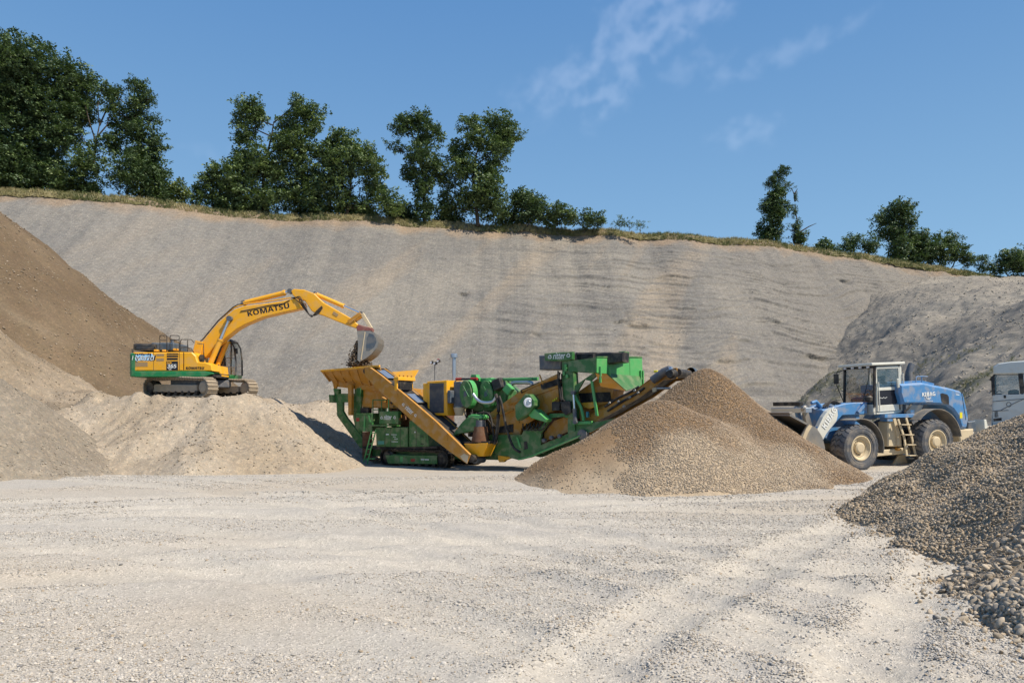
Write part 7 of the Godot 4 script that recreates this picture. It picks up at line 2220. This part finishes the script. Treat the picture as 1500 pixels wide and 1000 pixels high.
	span(st, Vector3(Vector3(-1.97, 2.56, 0).x + 0.5, Vector3(-1.97, 2.62, 0).y + 0.10, -wz + 0.05), Vector3(Vector3(-1.97, 2.56, 0).x + 0.5, Vector3(-1.97, 2.62, 0).y + 0.10, 0.0), 0.2, 0.16)
	part(bk, "spill_guard", st, mats.dark)
	pr(bk, "side_cutter", mats.cream, pv([-2.81,1.83, -2.64,1.98, -2.51,1.92, -2.72,1.68, -2.93,1.28, -3.12,1.29]), 1.65, 1.67)
	driver(l, Vector3(rx - 0.42, y0 + 0.60, 0.0))

# ---------------------------------------------------------------- a person, meshed from bones as one surface
func capsule(p: Vector3, a: Vector3, b: Vector3, ra: float, rb: float) -> float:
	var t := clampf((p - a).dot(b - a) / maxf((b - a).length_squared(), 1e-9), 0.0, 1.0)
	return p.distance_to(a.lerp(b, t)) - lerpf(ra, rb, t)

func skin_bones(st: SurfaceTool, bones: Array, cell: float, blend: float) -> void:
	# bones: [a, b, ra, rb, colour]; surface nets over the smooth union
	var field := {}
	for b in bones:
		var m := maxf(b[2], b[3]) + cell * 2.0 + blend
		var lo := Vector3(minf(b[0].x, b[1].x), minf(b[0].y, b[1].y), minf(b[0].z, b[1].z)) - Vector3.ONE * m
		var hi := Vector3(maxf(b[0].x, b[1].x), maxf(b[0].y, b[1].y), maxf(b[0].z, b[1].z)) + Vector3.ONE * m
		for x in range(floori(lo.x / cell), ceili(hi.x / cell) + 1):
			for y in range(floori(lo.y / cell), ceili(hi.y / cell) + 1):
				for z in range(floori(lo.z / cell), ceili(hi.z / cell) + 1):
					var p := Vector3(x, y, z) * cell
					var d := capsule(p, b[0], b[1], b[2], b[3])
					if d > m: continue
					var k := Vector3i(x, y, z)
					if field.has(k):
						var o: Array = field[k]
						var h := clampf(0.5 + 0.5 * (o[0] - d) / blend, 0.0, 1.0)
						var mix: float = lerpf(o[0], d, h) - blend * h * (1.0 - h)
						field[k] = [mix, b[4] if d < o[2] else o[1], minf(d, o[2])]
					else:
						field[k] = [d, b[4], d]
	var corner := [Vector3i(0, 0, 0), Vector3i(1, 0, 0), Vector3i(0, 1, 0), Vector3i(1, 1, 0), Vector3i(0, 0, 1), Vector3i(1, 0, 1), Vector3i(0, 1, 1), Vector3i(1, 1, 1)]
	var edges := [[0, 1], [2, 3], [4, 5], [6, 7], [0, 2], [1, 3], [4, 6], [5, 7], [0, 4], [1, 5], [2, 6], [3, 7]]
	var vert := {}
	for k in field:
		var ds := []
		var ok := true
		for c in corner:
			if not field.has(k + c):
				ok = false
				break
			ds.append(field[k + c][0])
		if not ok: continue
		var sum := Vector3.ZERO
		var n := 0
		for e in edges:
			if (ds[e[0]] < 0.0) != (ds[e[1]] < 0.0):
				sum += Vector3(corner[e[0]]).lerp(Vector3(corner[e[1]]), ds[e[0]] / (ds[e[0]] - ds[e[1]]))
				n += 1
		if n == 0: continue
		var g := Vector3(ds[1] + ds[3] + ds[5] + ds[7] - ds[0] - ds[2] - ds[4] - ds[6], ds[2] + ds[3] + ds[6] + ds[7] - ds[0] - ds[1] - ds[4] - ds[5], ds[4] + ds[5] + ds[6] + ds[7] - ds[0] - ds[1] - ds[2] - ds[3])
		vert[k] = [(Vector3(k) + sum / n) * cell, g.normalized(), field[k][1]]
	for k in vert:
		for ax in 3:
			var u := Vector3i.ZERO
			u[(ax + 1) % 3] = 1
			var v := Vector3i.ZERO
			v[(ax + 2) % 3] = 1
			var step := Vector3i.ZERO
			step[ax] = 1
			if not (field.has(k) and field.has(k + step)): continue
			if (field[k][0] < 0.0) == (field[k + step][0] < 0.0): continue
			if not (vert.has(k - u) and vert.has(k - v) and vert.has(k - u - v)): continue
			var q := [vert[k], vert[k - u], vert[k - u - v], vert[k - v]]
			var nn: Vector3 = q[0][1] + q[2][1]
			var order := [0, 1, 2, 0, 2, 3]
			if (q[1][0] - q[0][0]).cross(q[2][0] - q[0][0]).dot(nn) > 0.0: order = [0, 2, 1, 0, 3, 2]
			for i in order:
				st.set_normal(q[i][1])
				st.set_color(q[i][2])
				st.add_vertex(q[i][0])

func driver(machine: Node3D, seat: Vector3) -> void:
	# sits facing -x of the machine, hands on the wheel
	var p := Node3D.new()
	p.name = "person"
	add_child(p)
	p.transform = machine.transform * Transform3D(Basis.IDENTITY, seat)
	tag(p, "person in a pale shirt and orange work trousers driving the wheel loader", "person")
	var skin := Color(0.46, 0.27, 0.19)
	var shirt := Color(0.42, 0.50, 0.56)
	var orange := Color(0.75, 0.20, 0.06)
	var boot := Color(0.03, 0.028, 0.025)
	var hair := Color(0.05, 0.035, 0.025)
	var hip := Vector3(0.10, 0.10, 0)
	var neck := Vector3(0.06, 0.64, 0)
	var head := Vector3(0.02, 0.80, 0)
	var bones := [[hip, Vector3(0.10, 0.30, 0), 0.15, 0.14, shirt], [Vector3(0.10, 0.30, 0), Vector3(0.08, 0.50, 0), 0.14, 0.15, shirt], [neck, head + Vector3(0, -0.04, 0), 0.055, 0.055, skin],
		[head + Vector3(0, -0.02, 0), head + Vector3(0.01, 0.05, 0), 0.085, 0.095, skin], [head + Vector3(-0.095, -0.02, 0), head + Vector3(-0.085, 0.02, 0), 0.018, 0.012, skin],
		[head + Vector3(-0.04, -0.085, 0), head + Vector3(-0.05, -0.075, 0), 0.045, 0.04, skin]]
	var fine := []
	for s in [1.0, -1.0]:
		var sh := Vector3(0.07, 0.53, 0.17 * s)
		var el := Vector3(-0.10, 0.30, 0.25 * s)
		var wr := Vector3(-0.33, 0.37, 0.15 * s)
		bones += [[Vector3(0.08, 0.50, 0.05 * s), sh, 0.11, 0.075, shirt], [sh, el, 0.062, 0.048, shirt], [el, wr, 0.045, 0.031, skin]]
		var kn := Vector3(-0.36, 0.10, 0.13 * s)
		var an := Vector3(-0.46, -0.33, 0.13 * s)
		bones += [[Vector3(0.08, 0.08, 0.09 * s), kn, 0.10, 0.075, orange], [kn, an, 0.07, 0.055, orange], [an + Vector3(0, -0.03, 0), an + Vector3(-0.17, -0.06, 0.01 * s), 0.055, 0.04, boot]]
		bones.append([head + Vector3(0.0, -0.01, 0.09 * s), head + Vector3(0.0, 0.02, 0.09 * s), 0.018, 0.016, skin])
		var palm := wr + Vector3(-0.07, 0.02, -0.01 * s)
		fine += [[wr, palm, 0.028, 0.033, skin], [palm, palm + Vector3(-0.02, 0.0, 0), 0.032, 0.028, skin]]
		for f in 4:
			var o := palm + Vector3(-0.025, 0.012, (0.027 - 0.018 * f) * s)
			var ln: float = [0.036, 0.042, 0.039, 0.030][f]
			fine += [[o, o + Vector3(-ln, -0.006, 0), 0.0095, 0.009, skin], [o + Vector3(-ln, -0.006, 0), o + Vector3(-ln - 0.006, -0.034, 0), 0.009, 0.008, skin]]
		fine += [[palm + Vector3(0.0, 0.0, -0.028 * s), palm + Vector3(-0.03, -0.015, -0.05 * s), 0.011, 0.010, skin], [palm + Vector3(-0.03, -0.015, -0.05 * s), palm + Vector3(-0.05, -0.035, -0.045 * s), 0.010, 0.008, skin]]
	var st := nb()
	skin_bones(st, bones, 0.022, 0.035)
	skin_bones(st, fine, 0.0065, 0.006)
	var m := StandardMaterial3D.new()
	m.vertex_color_use_as_albedo = true
	m.roughness = 0.8
	part(p, "body", st, m)
	st = nb()
	skin_bones(st, [[head + Vector3(0.03, 0.04, 0), head + Vector3(0.02, 0.075, 0), 0.092, 0.086, hair], [head + Vector3(0.06, -0.02, 0), head + Vector3(0.06, 0.04, 0), 0.06, 0.08, hair]], 0.018, 0.03)
	part(p, "hair", st, m)
	st = nb()
	for s in [1.0, -1.0]:
		lathe(st, [Vector2(0, 0.012), Vector2(0.010, 0.006), Vector2(0.012, 0.0)], Transform3D(Basis(Vector3.UP, -PI / 2), head + Vector3(-0.082, 0.018, 0.033 * s)), 10)
	part(p, "eyes", st, mats.dark)
	st = nb()
	span(st, head + Vector3(-0.088, -0.062, -0.022), head + Vector3(-0.088, -0.062, 0.022), 0.008, 0.008, Vector3.UP, 0.0)
	part(p, "mouth", st, mats.worn_red)

# ---------------------------------------------------------------- tipper truck behind the cobbles
func tipper_truck() -> void:
	var t := Node3D.new()
	t.name = "tipper_truck"
	add_child(t)
	t.position = Vector3(27.6, 1.5, -41)
	t.rotation_degrees = Vector3(0, -36, 5)
	tag(t, "light grey tipper truck cut by the right edge, behind the cobble pile", "truck")
	var S: Material = mats.silver
	var cab := group(t, "cab")
	var nz := 1.22
	pr(cab, "cab_side", S, pv([0.14,1.73, 1.53,1.63, 2.43,1.58, 2.27,-0.22, -0.08,-0.05]), nz - 0.05, nz, 0.01)
	pr(cab, "cab_side", S, pv([0.14,1.73, 1.53,1.63, 2.43,1.58, 2.27,-0.22, -0.08,-0.05]), -nz, -nz + 0.05, 0.01)
	var x0 := Vector3(0.1, 1.28, 1.22).x
	var x1 := Vector3(2.38, 1.06, 1.22).x
	var yw := Vector3(0.76, 1.67, 1.22).y
	var yt := Vector3(0.86, 2.76, 1.22).y
	pr(cab, "cab_front", S, pv([0.14,1.73, 0.2,1.73, 0.01,-0.05, -0.1,-0.05]), -nz, nz, 0.02)
	bx(cab, "cab_back", S, Vector3(x1 - 0.04, (yt + yw) * 0.5 - 0.6, 0), Vector3(0.08, 2.9, nz * 2 - 0.05), Vector3.ZERO, 0.03)
	pr(cab, "roof", S, pv([0.27,2.87, 0.29,3.29, 0.54,3.45, 1.08,3.48, 1.69,3.45, 2.58,3.38, 2.52,2.64]), -nz, nz, 0.06)
	pr(cab, "sun_visor", mats.dark, pv([0.03,2.59, 0.26,2.85, 0.36,2.84, 0.29,2.75]), -nz + 0.08, nz - 0.08)
	for z in [nz - 0.04, -nz + 0.04]:
		st_pillar(cab, Vector3(x0 + 0.06, yw, z), Vector3(x0 + 0.12, yt, z), 0.16)
		st_pillar(cab, Vector3(Vector3(1.49, 2.27, 1.22).x, yw, z), Vector3(Vector3(1.49, 2.27, 1.22).x, yt, z), 0.22)
		pr(cab, "door_pane", mats.glass, pv([0.2,1.76, 1.41,1.68, 1.5,2.69, 0.33,2.82]), z - 0.004, z + 0.004)
		pr(cab, "rear_panel", S, pv([1.53,1.63, 2.43,1.58, 2.52,2.64, 1.62,2.71]), z - 0.03, z + 0.03)
	plate4(cab, "windscreen", mats.glass, Vector3(x0 + 0.02, yw, nz - 0.1), Vector3(x0 + 0.02, yw, -nz + 0.1), Vector3(x0 + 0.08, yt, -nz + 0.1), Vector3(x0 + 0.08, yt, nz - 0.1), 0.01)
	rail(cab, "body_line", mats.grey, [[Vector3(0.1, 1.35, 1.23), Vector3(0.89, 1.36, 1.23), Vector3(1.57, 1.37, 1.23)], [Vector3(0.04, 0.82, 1.23), Vector3(0.41, 0.83, 1.23), Vector3(1.25, 1.25, 1.23), Vector3(1.57, 1.37, 1.23)], [Vector3(0.04, 0.82, 1.23), Vector3(0.78, 0.8, 1.23)]], 0.018)
	var st := nb()
	var rp := []
	for k in 25: rp.append(Vector3(0.82, 1.12, 1.23) + Vector3(0.10 * cos(TAU * k / 24.0), 0.13 * sin(TAU * k / 24.0), 0))
	tube(st, rp, 0.016, 6, false)
	part(cab, "round_badge", st, mats.grey)
	bx(cab, "door_handle", mats.dark, Vector3(0.68, 1.57, 1.25), Vector3(0.10, 0.16, 0.05), Vector3.ZERO, 0.02)
	tb(cab, "steering_wheel", mats.dark, [Vector3(0.32, 1.84, 0.6), Vector3(0.39, 1.95, 0.6), Vector3(0.48, 1.94, 0.6), Vector3(0.54, 1.82, 0.6)], 0.025, 6)
	bx(cab, "driver_seat", mats.dark, Vector3(1.08, 1.57, 0.6), Vector3(0.5, 0.7, 0.5), Vector3.ZERO, 0.08)
	bx(cab, "dashboard", mats.dark, Vector3(0.34, 1.65, 0), Vector3(0.4, 0.25, 2.1), Vector3.ZERO, 0.05)
	bx(cab, "cab_floor", mats.dark, Vector3((x0 + x1) * 0.5, yw - 0.9, 0), Vector3(x1 - x0 - 0.2, 0.08, nz * 2 - 0.15), Vector3.ZERO, 0.0)
	pr(cab, "grille_slot", mats.dark, pv([0.05,0.4, 0.43,0.43, 0.42,0.26, 0.04,0.25]), nz - 0.02, nz + 0.006)
	bx(t, "chassis", mats.dark, Vector3(x0 + 4.0, 0.95, 0), Vector3(7.6, 0.3, 0.9), Vector3.ZERO, 0.02)
	bx(t, "bumper", mats.grey, Vector3(x0 + 0.1, 0.65, 0), Vector3(0.3, 0.5, nz * 2), Vector3.ZERO, 0.06)
	for x in [x0 + 1.3, x0 + 5.2, x0 + 6.6]:
		for s in [1.0, -1.0]:
			var g := group(t, "wheel")
			g.position = Vector3(x, 0.52, s * 1.05)
			var turn := Basis(Vector3.UP, 0.0 if s > 0 else PI)
			st = nb()
			lathe(st, [Vector2(0.28, -0.16), Vector2(0.48, -0.17), Vector2(0.52, -0.12), Vector2(0.52, 0.12), Vector2(0.48, 0.17), Vector2(0.28, 0.15)], Transform3D(turn, Vector3.ZERO), 28)
			part(g, "tyre", st, mats.tyre)
			st = nb()
			lathe(st, [Vector2(0.29, 0.14), Vector2(0.27, 0.05), Vector2(0.12, 0.03), Vector2(0.10, 0.14), Vector2(0, 0.14)], Transform3D(turn, Vector3.ZERO), 20)
			part(g, "rim", st, mats.steel)
	var tip := group(t, "tipper_body")
	bx(tip, "body_floor", S, Vector3(x0 + 5.4, 1.35, 0), Vector3(5.2, 0.14, 2.4), Vector3.ZERO, 0.03)
	for s in [1.0, -1.0]: bx(tip, "body_side", S, Vector3(x0 + 5.4, 2.1, s * 1.2), Vector3(5.2, 1.4, 0.08), Vector3.ZERO, 0.03)
	bx(tip, "body_front", S, Vector3(x0 + 2.85, 2.3, 0), Vector3(0.08, 1.8, 2.4), Vector3.ZERO, 0.03)
	bx(tip, "tailgate", S, Vector3(x0 + 8.0, 2.0, 0), Vector3(0.08, 1.2, 2.3), Vector3.ZERO, 0.03)

func st_pillar(parent: Node, a: Vector3, b: Vector3, w: float) -> void:
	var st := nb()
	span(st, a, b, 0.08, w)
	part(parent, "door_pillar", st, mats.dark)
